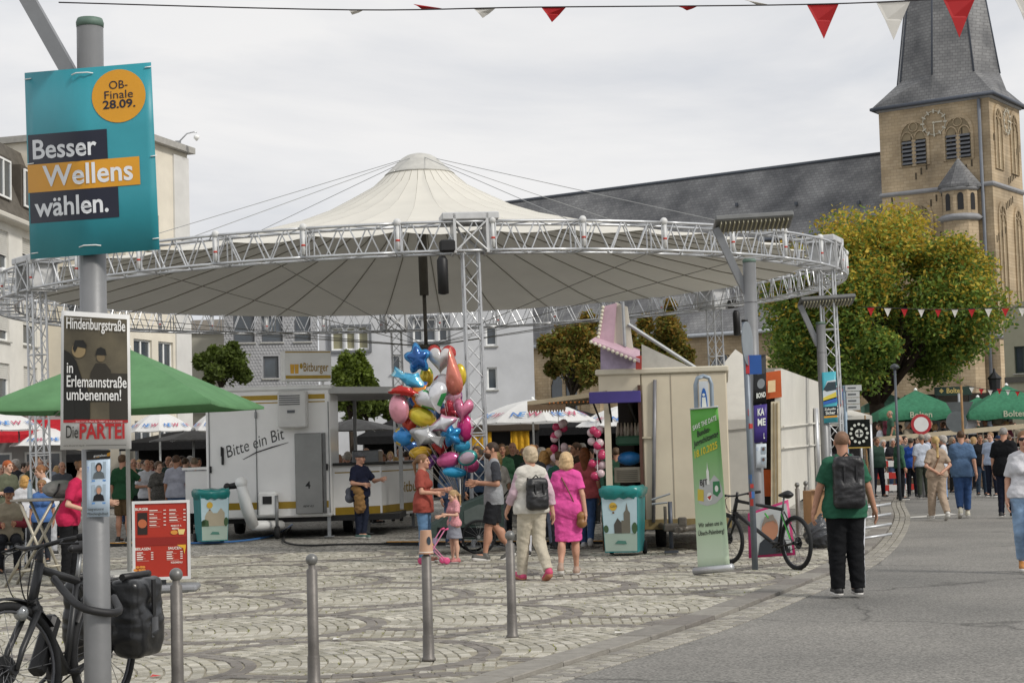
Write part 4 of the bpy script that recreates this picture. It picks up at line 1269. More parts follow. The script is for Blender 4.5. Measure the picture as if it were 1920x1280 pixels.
# ------------------------------------------------------------------ trees
def leafmat(c, t=.38): return mat(c, .6, .22, 1.2, spec=.25, trans=t)
def tree(label, base, trunk_h, crown_c, crown_r, n, size, cols, seed, lobes=9, top_cols=None, group=None, name='tree'):
    rg = random.Random(seed)
    t = thing(name, label, 'tree', base, 0, group)
    mb = MB()
    cc = Vector(crown_c); cr = Vector(crown_r)
    tr = max(.09, cr.x * .07)
    mb.path([(0, 0, 0), (.05, 0, trunk_h * .5), (0, .05, trunk_h), (cc.x * .6, 0, cc.z)], [tr * 1.25, tr, tr * .85, tr * .4], 8)
    lob = []
    for k in range(lobes):
        zf_ = 1 - 1.75 * (k + .5) / lobes; af_ = k * 2.39996 + rg.uniform(-.3, .3)
        d = Vector((math.cos(af_) * math.sqrt(1 - zf_ * zf_), math.sin(af_) * math.sqrt(1 - zf_ * zf_), zf_))
        p = cc + Vector((d.x * cr.x, d.y * cr.y, d.z * cr.z)) * rg.uniform(.62, .88)
        lob.append((p, rg.uniform(.17, .34)))
        mid = Vector((0, 0, trunk_h)).lerp(p, .5) + Vector((0, 0, .15 * cr.z))
        mb.path([(0, 0, trunk_h * .92), tuple(mid), tuple(p)], [tr * .5, tr * .3, tr * .1], 5)
    mb.build('trunk', mat('#3a3026', .9, .3, 6, .5, 30), t)
    lob += [(cc, .66), (cc + Vector((cr.x * .3, 0, cr.z * .15)), .5)]
    vs, fs, ms = [], [], []
    na = len(cols)
    for i in range(n):
        p0, r0 = lob[rg.randrange(len(lob))]
        d = Vector((rg.gauss(0, 1), rg.gauss(0, 1), rg.gauss(0, 1))).normalized()
        rr = rg.random() ** .4 * rg.uniform(.7, 1.18)
        p = p0 + Vector((d.x * cr.x, d.y * cr.y, d.z * cr.z)) * r0 * rr
        s = size * rg.uniform(.6, 1.35)
        e1 = Vector((rg.gauss(0, 1), rg.gauss(0, 1), rg.gauss(0, .6))).normalized()
        e2 = e1.cross(Vector((rg.gauss(0, 1), rg.gauss(0, 1), rg.gauss(0, 1)))).normalized()
        b = len(vs)
        vs += [p - e1 * s * .55, p + e2 * s * .3 + Vector((0, 0, s * .08)), p + e1 * s * .6, p - e2 * s * .3]
        fs.append((b, b + 1, b + 2, b + 3))
        hgt = (p.z - cc.z) / cr.z + rg.gauss(0, .55) + (d.x * .15)
        if top_cols and hgt > .34: ms.append(na + rg.randrange(len(top_cols)))
        else: ms.append(rg.randrange(na))
    m_ = MB(); m_.v = [tuple(v) for v in vs]; m_.f = fs; m_.m = ms; m_.sm = [False] * len(fs)
    cr_o = m_.build('crown', [leafmat(c) for c in cols + (top_cols or [])], t)
    return t
def tree_px(label, px, Y, x0, x1, y0, y1, seed, n, size, cols, top=None, trunk_py=None, lobes=9, ry=1.0):
    base = GX(px, Y)
    a, b = P(x0, (y0 + y1) / 2, Y), P(x1, (y0 + y1) / 2, Y)
    zt, zb = P(px, y0, Y).z, P(px, y1, Y).z
    rx = (b.x - a.x) / 2
    return tree(label, base, max(zb + .6, 1.8), ((a.x + b.x) / 2 - base.x, 0, (zt + zb) / 2), (rx, rx * ry, (zt - zb) / 2), n, size, cols, seed, lobes, top)
GR = ['#66803a', '#587236', '#76903e', '#869a46']
YE = ['#b5a83e', '#c4ac42', '#b2923c', '#9aa042', '#cbb046']
tree_px('large spreading tree with yellowing top in front of the church tower', 1650, 72, 1425, 1888, 398, 775, 5, 105000, .17, GR, YE, lobes=44)
tree_px('autumn tree with brownish leaves left of the pink booth roof', 1078, 80, 1000, 1160, 585, 752, 6, 20000, .19, ['#6a7434', '#78743a', '#7f6c34'], ['#927439', '#9a8136', '#747f38'], lobes=12)
tree_px('orange green tree behind the pink booth roof below the truss', 1236, 82, 1165, 1305, 560, 745, 8, 20000, .19, ['#6a7434', '#78743a', '#7f6c34'], ['#9c7a38', '#9a8136', '#827d38'], lobes=12)
tree_px('round dense green street tree beside the perforated facade', 418, 62, 362, 478, 632, 740, 9, 14000, .15, ['#566532', '#5f6e30', '#4b582a'], ['#5a6a2a', '#4c5a24'], lobes=10)
tree_px('loose green young tree behind the beer trailer sign', 660, 64, 612, 712, 652, 800, 10, 11000, .15, ['#5f6f30', '#6c7c34', '#566530'], ['#6a7a2c', '#56661f'], lobes=14)
tree_px('small green tree seen through the open beer trailer', 690, 66, 630, 750, 735, 800, 12, 4000, .2, ['#5f6f30', '#6c7c34', '#566530'], None, lobes=10)
# ------------------------------------------------------------------ round canopy on a truss ring
DC, RC = 40.8, 9.7
cc0 = P(792, 440, DC)
CAN = thing('festival_canopy', 'round white membrane canopy on a silver truss ring over the square', 'canopy', (cc0.x + .08, DC, -.08))
CAN.rotation_euler = (0, R(-.75), 0)
ZB, ZT = 5.42, 5.95
def pol(r, a, z): return (r * math.sin(a), -r * math.cos(a), z)     # a = 0 towards the camera
NS = 36
da = 2 * PI / NS
seg = MB()
ro, ri = RC + .26, RC - .26
ch = .027
def arcpts(r, z, n=4): return [pol(r, da * k / n, z) for k in range(n + 1)]
for r_, z_ in ((ro, ZB), (ri, ZB), (ro, ZT), (ri, ZT)): seg.path(arcpts(r_, z_), ch, 6)
br = .014
def zig(f, n=4, flip=0):
    for k in range(n):
        a, b = da * (k + .06) / n, da * (k + 1 - .06) / n
        m_ = (a + b) / 2
        if (k + flip) % 2 == 0: seg.tube(f(a, 0), f(b, 1), br, n=5, caps=False)
        else: seg.tube(f(a, 1), f(b, 0), br, n=5, caps=False)
zig(lambda a, t: pol(ro, a, ZT if t else ZB), 6)
zig(lambda a, t: pol(ri, a, ZT if t else ZB), 6, 1)
zig(lambda a, t: pol(ro if t else ri, a, ZB), 4)
zig(lambda a, t: pol(ro if t else ri, a, ZT), 4, 1)
for a in (.0, da * .06):
    for r_ in (ro, ri): seg.tube(pol(r_, a, ZB), pol(r_, a, ZT), br * 1.2, n=5, caps=False)
    for z_ in (ZB, ZT): seg.tube(pol(ro, a, z_), pol(ri, a, z_), br * 1.2, n=5, caps=False)
seg_o = seg.build('truss_segment', ALU, CAN)
jn = MB()
jn.tube(pol(ro + .02, da * .03, ZB + .05), pol(ro + .02, da * .03, ZT - .05), .034, n=8)
jn.cm = 1
jn.tube(pol(ro + .021, da * .03, ZB + .2), pol(ro + .021, da * .03, ZB + .235), .037, n=8)
jn.cm = 0; jn.ball(pol(ro, da * .03, ZT + .02), .075, 8, 6)
jo = jn.build('joint', [mat('#d4d5d4', .5), mat('#b3392c', .6)], seg_o)
for k in range(1, NS):
    c = link('truss_segment', seg_o.data, CAN); c.rotation_euler = (0, 0, da * k)
    j = link('joint', jo.data, c)
# columns
CA = [R(8 + 60 * k) for k in range(6)]
for k, a in enumerate(CA):
    col = MB(); hw = .145
    for sx_ in (-1, 1):
        for sy in (-1, 1): col.tube((sx_ * hw, sy * hw, .05), (sx_ * hw, sy * hw, ZB), .024, n=6)
    n_ = 16
    for i in range(n_):
        z0, z1 = .1 + (ZB - .1) * i / n_, .1 + (ZB - .1) * (i + 1) / n_
        for (p, q) in (((-hw, -hw), (hw, -hw)), ((hw, -hw), (hw, hw)), ((hw, hw), (-hw, hw)), ((-hw, hw), (-hw, -hw))):
            if i % 2: p, q = q, p
            col.tube((*p, z0), (*q, z1), .011, n=5, caps=False)
    for z0 in (2.05, 2.1, 4.1):
        for (p, q) in (((-hw, -hw), (hw, -hw)), ((hw, -hw), (hw, hw)), ((hw, hw), (-hw, hw)), ((-hw, hw), (-hw, -hw))): col.tube((*p, z0), (*q, z0), .016, n=5)
    co = col.build('column', ALU, CAN)
    co.location = pol(RC, a, 0); co.rotation_euler = (0, 0, a)
    bp_ = MB(); bp_.box((0, 0, .025), (.7, .7, .05), bev=.01); bp_.build('base_plate', STEEL, co)
    sb = MB()
    for s in (-1, 1): sb.box((s * .3, 0, (ZB + ZT) / 2 + .05), (.05, .62, .72))
    sb.box((0, .0, ZT + .1), (1.05, .62, .14), bev=.02)
    for s in (-1, 1): sb.tube((-.28, s * .3, ZB), (.28, s * .3, ZT), .02, n=5); sb.tube((.28, s * .3, ZB), (-.28, s * .3, ZT), .02, n=5)
    sb.build('sleeve_block', mat('#c3c4c4', .45, .1, 5, metal=.3), co)
    if k in (0, 2, 4):
        ho = MB(); ho.lathe([(.03, 4.62), (.1, 4.64), (.1, 5.25), (.06, 5.32)], 10, Matrix.Translation((-.55, -.3, 0))); ho.box((-.45, -.3, 5.5), (.28, .2, .22), bev=.03); ho.build('chain_hoist', BLACK, co)
# membrane gores
prof = [(.38, 8.82), (.75, 8.52), (1.15, 8.16), (1.7, 7.86), (2.3, 7.55), (3.2, 7.22), (4.6, 6.86), (6.4, 6.45), (8.0, 6.1), (RC - .36, 5.86)]
MEMB = mat('#d6d3c9', .8, .05, .8, .05, 12, trans=.08)
g = MB()
nn = 4
for r_, z_ in prof:
    for k in range(nn + 1):
        t = k / nn
        sag = -.05 * (r_ / RC) * math.sin(PI * t)
        rr = r_ - (.28 * math.sin(PI * t) if r_ > RC - .5 else 0)
        g.v.append(pol(rr, da * t, z_ + sag + (.03 if r_ > RC - .5 else 0)))
for i in range(len(prof) - 1):
    for k in range(nn):
        a = i * (nn + 1) + k
        g.f.append((a, a + 1, a + nn + 2, a + nn + 1)); g.m.append(0); g.sm.append(True)
go = g.build('membrane_panel', MEMB, CAN)
sm_ = MB(); sm_.path([pol(r_, 0, z_ - .012) for r_, z_ in prof], .013, 5); so_ = sm_.build('seam', mat('#8a8678', .8), go)
for k in range(1, NS):
    c = link('membrane_panel', go.data, CAN); c.rotation_euler = (0, 0, da * k); link('seam', so_.data, c)
mb = MB(); mb.lathe([(.85, 8.46), (.8, 8.5), (.42, 8.86), (.3, 8.93), (.12, 8.98)], 24); mb.build('peak_cap', mat('#b9b8b2', .7), CAN)
mb = MB(); mb.tube((0, 0, 5.55), (0, 0, 8.85), .11, n=12); mb.tube((0, 0, 4.35), (0, 0, 5.55), .045, n=8); mb.ball((0, 0, 4.3), (.35, .35, .07), 10, 5); mb.build('floating_mast', mat('#5d5a54', .6, .15, 4), CAN)
for a in CA:
    mb = MB(); mb.tube((0, 0, 4.32), pol(RC - .2, a + R(22), ZB), .008, n=5); mb.tube((0, 0, 4.32), pol(RC - .2, a - R(22), ZB), .008, n=5); mb.build('lower_cable', mat('#77766f', .5), CAN)
for a in [R(20 + 45 * k) for k in range(8)]:
    mb = MB(); mb.tube(pol(.3, a, 8.86), pol(RC, a, ZT), .008, n=5); mb.build('upper_cable', mat('#8b8d8e', .5), CAN)

# ------------------------------------------------------------------ street lamps with a slanted arm and louvred head
def lamp(label, base, top_z, r, arm_px, scale=1.0, mirror=False):
    t = thing('street_lamp', label, 'street lamp', base, 0, 'street lamps on the square')
    mb = MB(); mb.lathe([(r * 1.02, 0), (r, .2), (r, top_z)], 24); mb.build('pole', mat('#7f8081', .45, .14, 2.2, .05, 30, metal=.35), t)
    mb = MB(); mb.lathe([(r * 1.02, top_z), (r * 1.05, top_z + .03), (r * .95, top_z + .055)], 24); mb.build('cap', mat('#5c7166', .6, .2, 8), t)
    mb = MB(); mb.lathe([(r * 1.006, top_z - .62), (r * 1.02, top_z - .61), (r * 1.006, top_z - .6)], 24); mb.build('collar', mat('#6d6e70', .4, metal=.3), t)
    a0 = Vector((-r * .6, r * .5, top_z - .45)); a1 = a0 + Vector(arm_px)
    d = (a1 - a0)
    mb = MB()
    M = frameM(a0, d, (0, -1, 0))
    Lr = d.length
    mb.prism([(0, -.065), (Lr, -.035), (Lr, .035), (0, .065)], M @ Matrix.Translation((0, 0, -r * .55)), r * 1.1)
    arm = mb.build('arm', mat('#7d7f81', .4, .1, 4, metal=.35), t)
    hl, hw_, ht = 1.2 * scale, .5 * scale, .09 * scale
    hM = Matrix.Translation(a1 + Vector((0, 0, .02))) @ Matrix.Rotation(R(-2), 4, 'Y') @ Matrix.Rotation(R(-16), 4, 'X')
    h_ = MB(); h_.box((hl / 2 - .02, 0, ht / 2), (hl, hw_, ht), M=hM, bev=.02); ho = h_.build('lamp_head', mat('#6e6f6e', .45, .15, 5, metal=.3), t)
    for k in range(16):
        s_ = MB(); s_.box((.07 + k * (hl - .18) / 15, 0, -.02), (.012, hw_ * .82, .05), M=hM); s_.build('louvre', mat('#b9b49a', .5), ho)
    return t
lp = GX(185, 10.7)
top1 = P(171, 52, 10.7)
LAMP1 = lamp('near grey lamp column carrying the large turquoise election poster', lp, top1.z, .083, (-1.0, 0, 1.85))
LAMP2 = lamp('lamp column with slanted arm behind the blue pedestrian sign', GX(1425, 26), P(1415, 492, 26).z, .1, tuple(P(1341, 400, 26) - P(1398, 520, 26)))
LAMP3 = lamp('farther lamp column carrying the bus poster in front of the big tree', GX(1553, 37), P(1549, 608, 37).z, .1, tuple(P(1507, 557, 37) - P(1541, 632, 37)))
# ------------------------------------------------------------------ posters as bent sheets
def sheet_fn(corners, depth, lift=0.0):
    """corners (tl, tr, br, bl) in photograph pixels; depth(s) = distance across the sheet; returns (s, t) -> point"""
    tl, tr, br_, bl = [Vector(c) for c in corners]
    def fn(s, t):
        top = tl.lerp(tr, s); bot = bl.lerp(br_, s)
        p = bot.lerp(top, t)
        return P(p.x, p.y, depth(s) - lift)
    return fn
def bent_sheet(fn, m, parent, name, ns=14, nt=3, th=.004):
    mb = MB()
    for off in (0, 1):
        for j in range(nt + 1):
            for i in range(ns + 1):
                p = fn(i / ns, j / nt)
                mb.v.append(tuple(p + Vector((0, th * off, 0))))
    k = (ns + 1) * (nt + 1)
    for j in range(nt):
        for i in range(ns):
            a = j * (ns + 1) + i
            q = (a, a + 1, a + ns + 2, a + ns + 1)
            mb.f += [q, tuple(k + v for v in q)[::-1]]; mb.m += [0, 0]; mb.sm += [True, True]
    rim = [i for i in range(ns + 1)] + [j * (ns + 1) + ns for j in range(1, nt + 1)] + [nt * (ns + 1) + i for i in range(ns - 1, -1, -1)] + [j * (ns + 1) for j in range(nt - 1, 0, -1)]
    for a, b in zip(rim, rim[1:] + rim[:1]): mb.f.append((b, a, k + a, k + b)); mb.m.append(0); mb.sm.append(False)
    return mb.build(name, m, parent)
def grid_patch(fn, x0, y0, x1, y1, m, parent, name, n=10):
    mb = MB()
    mb.v = [tuple(fn(x0 + (x1 - x0) * i / n, y0 + (y1 - y0) * j)) for j in (0, 1) for i in range(n + 1)]
    mb.f = [(i, i + 1, n + 2 + i, n + 1 + i) for i in range(n)]; mb.m = [0] * n; mb.sm = [True] * n
    return mb.build(name, m, parent)
t = thing('election_poster', 'large turquoise election poster with orange disc tied high on the near lamp column', 'poster', lp)
t.location = (0, 0, 0)
dep = lambda s: 10.58 + (.34 * (.46 - s) ** 1.5 / .46 ** 1.5 if s < .46 else .05 * (s - .46))
cor = ((46, 137), (283, 117), (299, 468), (57, 486))
f0 = sheet_fn(cor, dep)
def f_top(s, t_):                        # the upper edge rises towards the cable tie
    return f0(s, t_)
bent_sheet(f0, prnt('#2f8f9c'), t, 'board', 16)
fl = sheet_fn(cor, dep, .004); fl2 = sheet_fn(cor, dep, .007)
NAVY = prnt('#14182b'); ORN = prnt('#d1941f'); PAPER = prnt('#d9dcdf')
for x0, x1, y0, y1, m in ((.01, .63, .505, .665, NAVY), (.0, .875, .355, .505, ORN), (.01, .70, .19, .355, NAVY)):
    grid_patch(fl, x0, y0, x1, y1, m, t, 'colour_bar')
flat(circ(.735, .835, .212, 36, .142), ORN, t, fl, 'date_disc')
text('Besser', PAPER, t, fl2, .045, .535, .145, width=.50, bold=.018)
text('Wellens', PAPER, t, fl2, .115, .385, .155, width=.705, bold=.018)
text('wählen.', PAPER, t, fl2, .045, .225, .145, width=.575, bold=.018)
text('OB-', NAVY, t, fl2, .735, .875, .062, width=.145, align='c')
text('Finale', NAVY, t, fl2, .735, .823, .062, width=.225, align='c')
text('28.09.', NAVY, t, fl2, .735, .772, .062, width=.255, align='c', bold=.02)
for u, v in ((.45, .968), (.46, .045)):
    mb = MB(); mb.path([fl2(u - .08, v), fl2(u - .04, v + .006) - Vector((0, .012, 0)), fl2(u + .05, v + .004) - Vector((0, .012, 0)), fl2(u + .09, v)], .004, 5); mb.build('cable_tie', WHITEP, t)
for u, v in ((.02, .965), (.97, .975), (.02, .51), (.985, .5), (.03, .03), (.97, .06)):
    mb = MB(); mb.path([fl2(u - .02, v), fl2(u + .03, v + .002)], .0035, 5); mb.build('cable_tie', WHITEP, t)
# second poster, a wrapped sheet with a dark old photograph
t = thing('election_poster', 'white framed black and red party poster wrapped round the near lamp column', 'poster')
dep = lambda s: 10.555 + .12 * (s - .45) ** 2
cor = ((115, 582), (243, 590), (246, 841), (113, 843))
f0, fl, fl2, fl3 = [sheet_fn(cor, dep, k) for k in (0, .003, .006, .009)]
bent_sheet(f0, prnt('#d6d6d4'), t, 'sheet', 14)
PHOTO = mat('#57503f', .5, .35, 5.0); DK = prnt('#15140f'); DK2 = prnt('#2c281f'); RED = prnt('#a01a1e')
grid_patch(fl, .04, .215, .96, .965, PHOTO, t, 'photograph')
grid_patch(fl2, .04, .215, .2, .55, DK, t, 'photo_shadow'); grid_patch(fl2, .7, .215, .96, .56, DK2, t, 'photo_shadow')
flat([(.04, .22), (.42, .22), (.42, .4), (.3, .52), (.22, .64), (.12, .70), (.04, .72)], DK, t, fl3, 'photo_figure')
flat(circ(.255, .72, .10, 24, .055), mat('#8c7a58', .5), t, fl3, 'photo_figure')
flat([(.17, .73), (.2, .79), (.32, .795), (.37, .76), (.36, .735), (.24, .745), (.2, .70)], DK, t, sheet_fn(cor, dep, .011), 'photo_figure')
flat([(.42, .35), (.76, .35), (.72, .58), (.64, .63), (.5, .63), (.43, .56)], DK2, t, fl3, 'photo_figure')
flat(circ(.575, .675, .06, 20, .034), mat('#6b5d44', .5), t, fl3, 'photo_figure')
flat([(.5, .69), (.66, .69), (.64, .735), (.575, .75), (.52, .735)], DK, t, sheet_fn(cor, dep, .011), 'photo_figure')
grid_patch(fl2, .04, .195, .96, .218, RED, t, 'red_strip')
WH = prnt('#e2e2df')
fx = sheet_fn(cor, dep, .013)
text('Hindenburgstraße', WH, t, fx, .075, .875, .115, width=.86, bold=.012)
text('in', WH, t, fx, .085, .555, .11, width=.09, bold=.012)
text('Erlemannstraße', WH, t, fx, .085, .455, .118, width=.86, bold=.012)
text('umbenennen!', WH, t, fx, .085, .36, .118, width=.78, bold=.012)
text('Sei honorem, honorum!', WH, t, fx, .08, .945, .014, width=.36)
text('... denn nur ein Platz für "SÄD" ist viel zu wenig!', WH, t, fx, .18, .2, .013, width=.7)
text('Die', DK, t, fx, .08, .085, .13, width=.17, bold=.006)
text('PARTEI', RED, t, fx, .27, .08, .155, width=.64, bold=.03)
text('www.die-partei-mg.de', DK, t, fx, .04, .025, .016, width=.3)
grid_patch(fl2, .36, .028, .93, .031, DK, t, 'rule_line')
# small council poster lower on the same column
t = thing('council_poster', 'small integration council poster with two portraits taped low on the near lamp column', 'poster')
dep = lambda s: 10.6 + .012 * (2 * s - 1) ** 2
cor = ((162, 846), (207, 843), (205, 968), (163, 969))
f0, fl, fl2 = [sheet_fn(cor, dep, k) for k in (0, .003, .006)]
bent_sheet(f0, prnt('#b9cbdc'), t, 'sheet', 10)
grid_patch(fl, 0, .87, 1, 1, DK, t, 'header'); flat([(0, .87), (1, .91), (1, .97), (.4, .9)], ORN, t, fl2, 'header_flash')
text('gestalten', WH, t, fl2, .3, .91, .05, width=.55, bold=.01)
PORT = [prnt(c) for c in ('#9fb0bd', '#2b211d', '#b98a72', '#5c6468', '#141417', '#8a8a88', '#d5d6d6')]
for y0, hr, bo_ in ((.58, 1, 3), (.24, 5, 4)):
    flat(rect(.22, y0, .82, y0 + .25), PORT[0], t, fl, 'portrait')
    g2 = sheet_fn(cor, dep, .008)
    flat([(.27, y0), (.77, y0), (.72, y0 + .08), (.6, y0 + .11), (.44, y0 + .11), (.32, y0 + .08)], PORT[bo_], t, fl2, 'portrait')
    flat(circ(.52, y0 + .17, .14, 16, .07), PORT[hr], t, fl2, 'portrait'); flat(circ(.52, y0 + .155, .09, 16, .05), PORT[2], t, g2, 'portrait')
    flat(rect(.22, y0 - .045, .82, y0 - .02), prnt('#5b8cc4'), t, fl, 'name_strip')
text('Integrationsrat', DK, t, fl2, .03, .1, .06, width=.72); text('Mönchengladbach', DK, t, fl2, .02, .03, .055, width=.93)
text('7', prnt('#5a7fd0'), t, fl2, .04, .68, .12)

# ------------------------------------------------------------------ bunting
REDC, WHC = mat('#b3161c', .7, .08, 8, trans=.2), mat('#dcdad4', .7, .06, 8, trans=.25)
def bunting(label, pts, Y, flags, cord_r, group='pennant strings'):
    t = thing('bunting', label, 'bunting', (0, 0, 0), 0, None)
    pp = [P(x, y, Y) for x, y in pts]
    mb = MB(); mb.path(catmull([tuple(p) for p in pp], 6), cord_r, 5); mb.build('cord', mat('#2b2629', .7), t)
    for (xa, xb, xt, ya, yb, yt, c) in flags:
        a, b, tp = P(xa, ya, Y), P(xb, yb, Y), P(xt, yt, Y + .02)
        mb = MB()
        th = Vector((0, .004, 0))
        m1, m2 = a.lerp(tp, .5) + Vector((0, -.012, 0)), b.lerp(tp, .5) + Vector((0, .012, 0))
        vv = [a, b, m2, tp, m1]
        mb.add([tuple(v) for v in vv] + [tuple(v + th) for v in vv], [(0, 4, 2, 1), (4, 3, 2), (6, 7, 9, 5), (7, 8, 9)] + [(k, (k + 1) % 5, 5 + (k + 1) % 5, 5 + k) for k in range(5)])
        mb.build('pennant', c, t)
bunting('near red and white pennant string across the top of the picture', [(110, 5), (655, 19), (1000, 14), (1450, 10), (1700, 2), (1920, -14)], 9.5,
        [(1513, 1573, 1545, 9, 7, 73, REDC), (1643, 1707, 1676, 4, 2, 75, WHC), (1768, 1830, 1799, -2, -6, 71, REDC), (1900, 1960, 1928, -8, -12, 58, WHC),
         (1015, 1062, 1035, 14, 13, 42, REDC), (1270, 1310, 1288, 12, 11, 20, REDC), (1390, 1446, 1418, -2, 10, 9, WHC), (775, 828, 790, 8, 16, 17, REDC), (655, 684, 660, 20, 18, 28, WHC), (888, 930, 905, 16, 15, 34, WHC)], .004)
fl_ = []
for k in range(11):
    x = 1633 + k * 31.5
    y = 577 + 2.2 * math.sin(k / 10 * PI)
    fl_.append((x - 7, x + 7, x, y, y, y + 16, REDC if k % 2 == 0 else WHC))
bunting('far pennant string hanging in front of the big tree', [(1618, 575), (1750, 580), (1850, 578), (1990, 572)], 45, fl_, .01)
fl_ = []
for k, (x, y) in enumerate(((1822, 726), (1840, 729), (1857, 731), (1874, 729), (1890, 731), (1908, 733))):
    fl_.append((x - 5, x + 5, x, y, y, y + 10, REDC if k % 2 else WHC))
bunting('small pennant string above the green terrace parasols', [(1808, 722), (1860, 731), (1930, 734)], 58, fl_, .01)
# ------------------------------------------------------------------ parasols
def parasol(label, base, r, ze, zp, n, col, txt=None, valance=.0, rot=0.0, bulge=0.0, group=None, pole_m=None, base_box=(.5, .5, .08), txt_y=.3, txt_size=.3, name='parasol', txt_cols=None, txt_shear=0, panels=None):
    t = thing(name, label, 'parasol', base, rot, group)
    pm = pole_m or mat('#b4b5b3', .5, .1, 6, metal=.2)
    mb = MB(); mb.tube((0, 0, .04), (0, 0, zp), .032, n=10); mb.build('pole', pm, t)
    mb = MB(); mb.box((0, 0, base_box[2] / 2), base_box, bev=.02); mb.build('base', mat('#b9b8b4', .6, .1, 5), t)
    cm = cloth(col) if isinstance(col, str) else col
    k = 5
    def prof(u): return r * u, zp - (zp - ze) * (u - bulge * math.sin(PI * u))
    for i in range(n):
        a0, a1 = 2 * PI * i / n, 2 * PI * (i + 1) / n
        mb = MB()
        m_ = 6
        for j in range(k + 1):
            u = max(j / k, .02)
            rr, z = prof(u)
            for q in range(m_ + 1):
                s = q / m_
                p = Vector((math.cos(a0) * rr, math.sin(a0) * rr, z)).lerp(Vector((math.cos(a1) * rr, math.sin(a1) * rr, z)), s)
                p.z -= .03 * u * math.sin(PI * s) * r * .5
                p.xy *= 1 - (.03 * math.sin(PI * s) if j == k else 0)
                mb.v.append(tuple(p))
        nrow = k
        if valance:
            for q in range(m_ + 1):
                x, y, z = mb.v[k * (m_ + 1) + q]
                mb.v.append((x * .997, y * .997, z - valance * (1 + .12 * math.sin(q * 2.1))))
            nrow += 1
        for j in range(nrow):
            for q in range(m_):
                a = j * (m_ + 1) + q
                mb.f.append((a, a + m_ + 1, a + m_ + 2, a + 1)); mb.m.append(0); mb.sm.append(True)
        po = mb.build('canopy_panel', cm, t)
        mb = MB(); mb.path([(math.cos(a0) * prof(u)[0] * .99, math.sin(a0) * prof(u)[0] * .99, prof(u)[1] - .03) for u in (.03, .3, .6, 1)], .012, 5); mb.build('rib', pm, t)
        if txt and (panels is None or i in panels):
            am = (a0 + a1) / 2
            ap = math.cos(PI / n)
            def fn(x, y):
                u = 1 - y / math.hypot(r, zp - ze)
                rr, z = prof(max(min(u, 1.0), 0))
                w = Vector((math.cos(am), math.sin(am), 0)); tt = Vector((-math.sin(am), math.cos(am), 0))
                return w * rr * ap + tt * x + Vector((0, 0, z + .02)) + w * .03
            def fv(x, y):
                w = Vector((math.cos(am), math.sin(am), 0)); tt = Vector((-math.sin(am), math.cos(am), 0))
                return w * (r * ap * .985 + .012) + tt * x + Vector((0, 0, ze - valance * .85 + y))
            f_ = fv if valance and txt_y is None else fn
            yy = 0.02 if txt_y is None else txt_y
            if txt_cols:
                w_ = txt_size * .62
                for q, (chh, c) in enumerate(zip(txt, txt_cols)): text(chh, prnt(c), t, f_, (q - len(txt) / 2) * w_, yy, txt_size, bold=.02, shear=txt_shear)
            else: text(txt, prnt('#b9b8a2'), t, f_, 0, yy, txt_size, align='c', bold=.01)
    mb = MB(); mb.lathe([(.06, zp - .02), (.07, zp + .02), (.03, zp + .07), (.01, zp + .08)], 10); mb.build('finial', WHITEP, t)
    return t
NC = ('#4a78b8', '#4a8cc8', '#b4506a')
for px, Y, r, ye, yp, lab in ((1004, 54, 2.1, 791, 748, 'white dome parasol with lettering behind the woman in the pink dress'),
                         (1180, 58, 1.8, 797, 757, 'white lettered parasol half hidden behind the toy booth'),
                         (-4, 50, 1.4, 806, 768, 'white lettered parasol cut off by the left edge of the picture'),
                         (92, 56, 1.25, 834, 801, 'low white lettered parasol behind the truss column at the left'),
                         (302, 54, 1.08, 808, 772, 'white lettered parasol just right of the party poster'),
                         (412, 56, .96, 806, 768, 'white lettered parasol mostly hidden behind the beer trailer')):
    b = GX(px, Y)
    parasol(lab, b, r, P(px, ye, Y).z, P(px, yp, Y).z, 8, mat('#f0f0ee', .7, .03, 4, trans=.3), 'NEW', rot=R(11), bulge=.17, group='white lettered parasols', txt_y=r * .14, txt_size=r * .2, txt_cols=NC, txt_shear=.1)
b = GX(243, 25)
gp_ = parasol('big green beer garden parasol behind the party poster', b, 2.36, P(470, 757, 25).z, P(248, 652, 25).z, 4, mat('#628d63', .8, .14, 2.0, .8, 4, spec=.2, trans=.12), rot=R(41), base_box=(1.05, 1.05, .1), valance=.04)
fnp = lambda x, y: Vector((x, y, 0))
pk, cr_, cl_ = P(248, 656, 25), P(470, 757, 25), P(-10, 757, 25)
def gfn(x, y): return P(250 + x, 750 - y, 24.05 + y * .009) - b
def gfl(x, y): return Matrix.Rotation(-R(41), 3, 'Z') @ gfn(x, y)
CREAM = prnt('#cfc98f')
text('3', CREAM, gp_, gfl, -8, 12, 42, bold=.05, shear=.3, name='printed_letter')
for k_, (Y, px, r, ye, yp, lab) in enumerate(((62, 1722, 2.1, 772, 731, 'green beer parasol nearest the round traffic sign on the terrace'), (66, 1838, 1.6, 772, 744, 'small green beer parasol between the two large terrace ones'), (61, 1893, 2.2, 770, 722, 'green beer parasol at the right end of the terrace'), (74, 1668, 1.5, 760, 736, 'pale green parasol behind the direction sign'))):
    b = GX(px, Y, 1.0)
    parasol(lab, b, r, P(px, ye, Y).z - 1, P(px, yp, Y).z - 1, 4, '#3a7256' if k_ < 3 else '#6f9a86', 'Bolten' if k_ < 3 else None, valance=.28, rot=R(38 if k_ != 1 else 30), group='green terrace parasols', txt_y=None, txt_size=.3, pole_m=BLACK, panels=(2, 3))
for px, Y, r, ye, yp, lab in ((668, 52, 1.5, 806, 784, 'grey parasol seen through the open beer trailer'), (365, 47, 1.2, 824, 806, 'grey parasol behind the beer trailer at its left')):
    parasol(lab, GX(px, Y), r, P(px, ye, Y).z, P(px, yp, Y).z, 6, '#6b6a68', rot=R(10), bulge=.05, group='grey parasols')

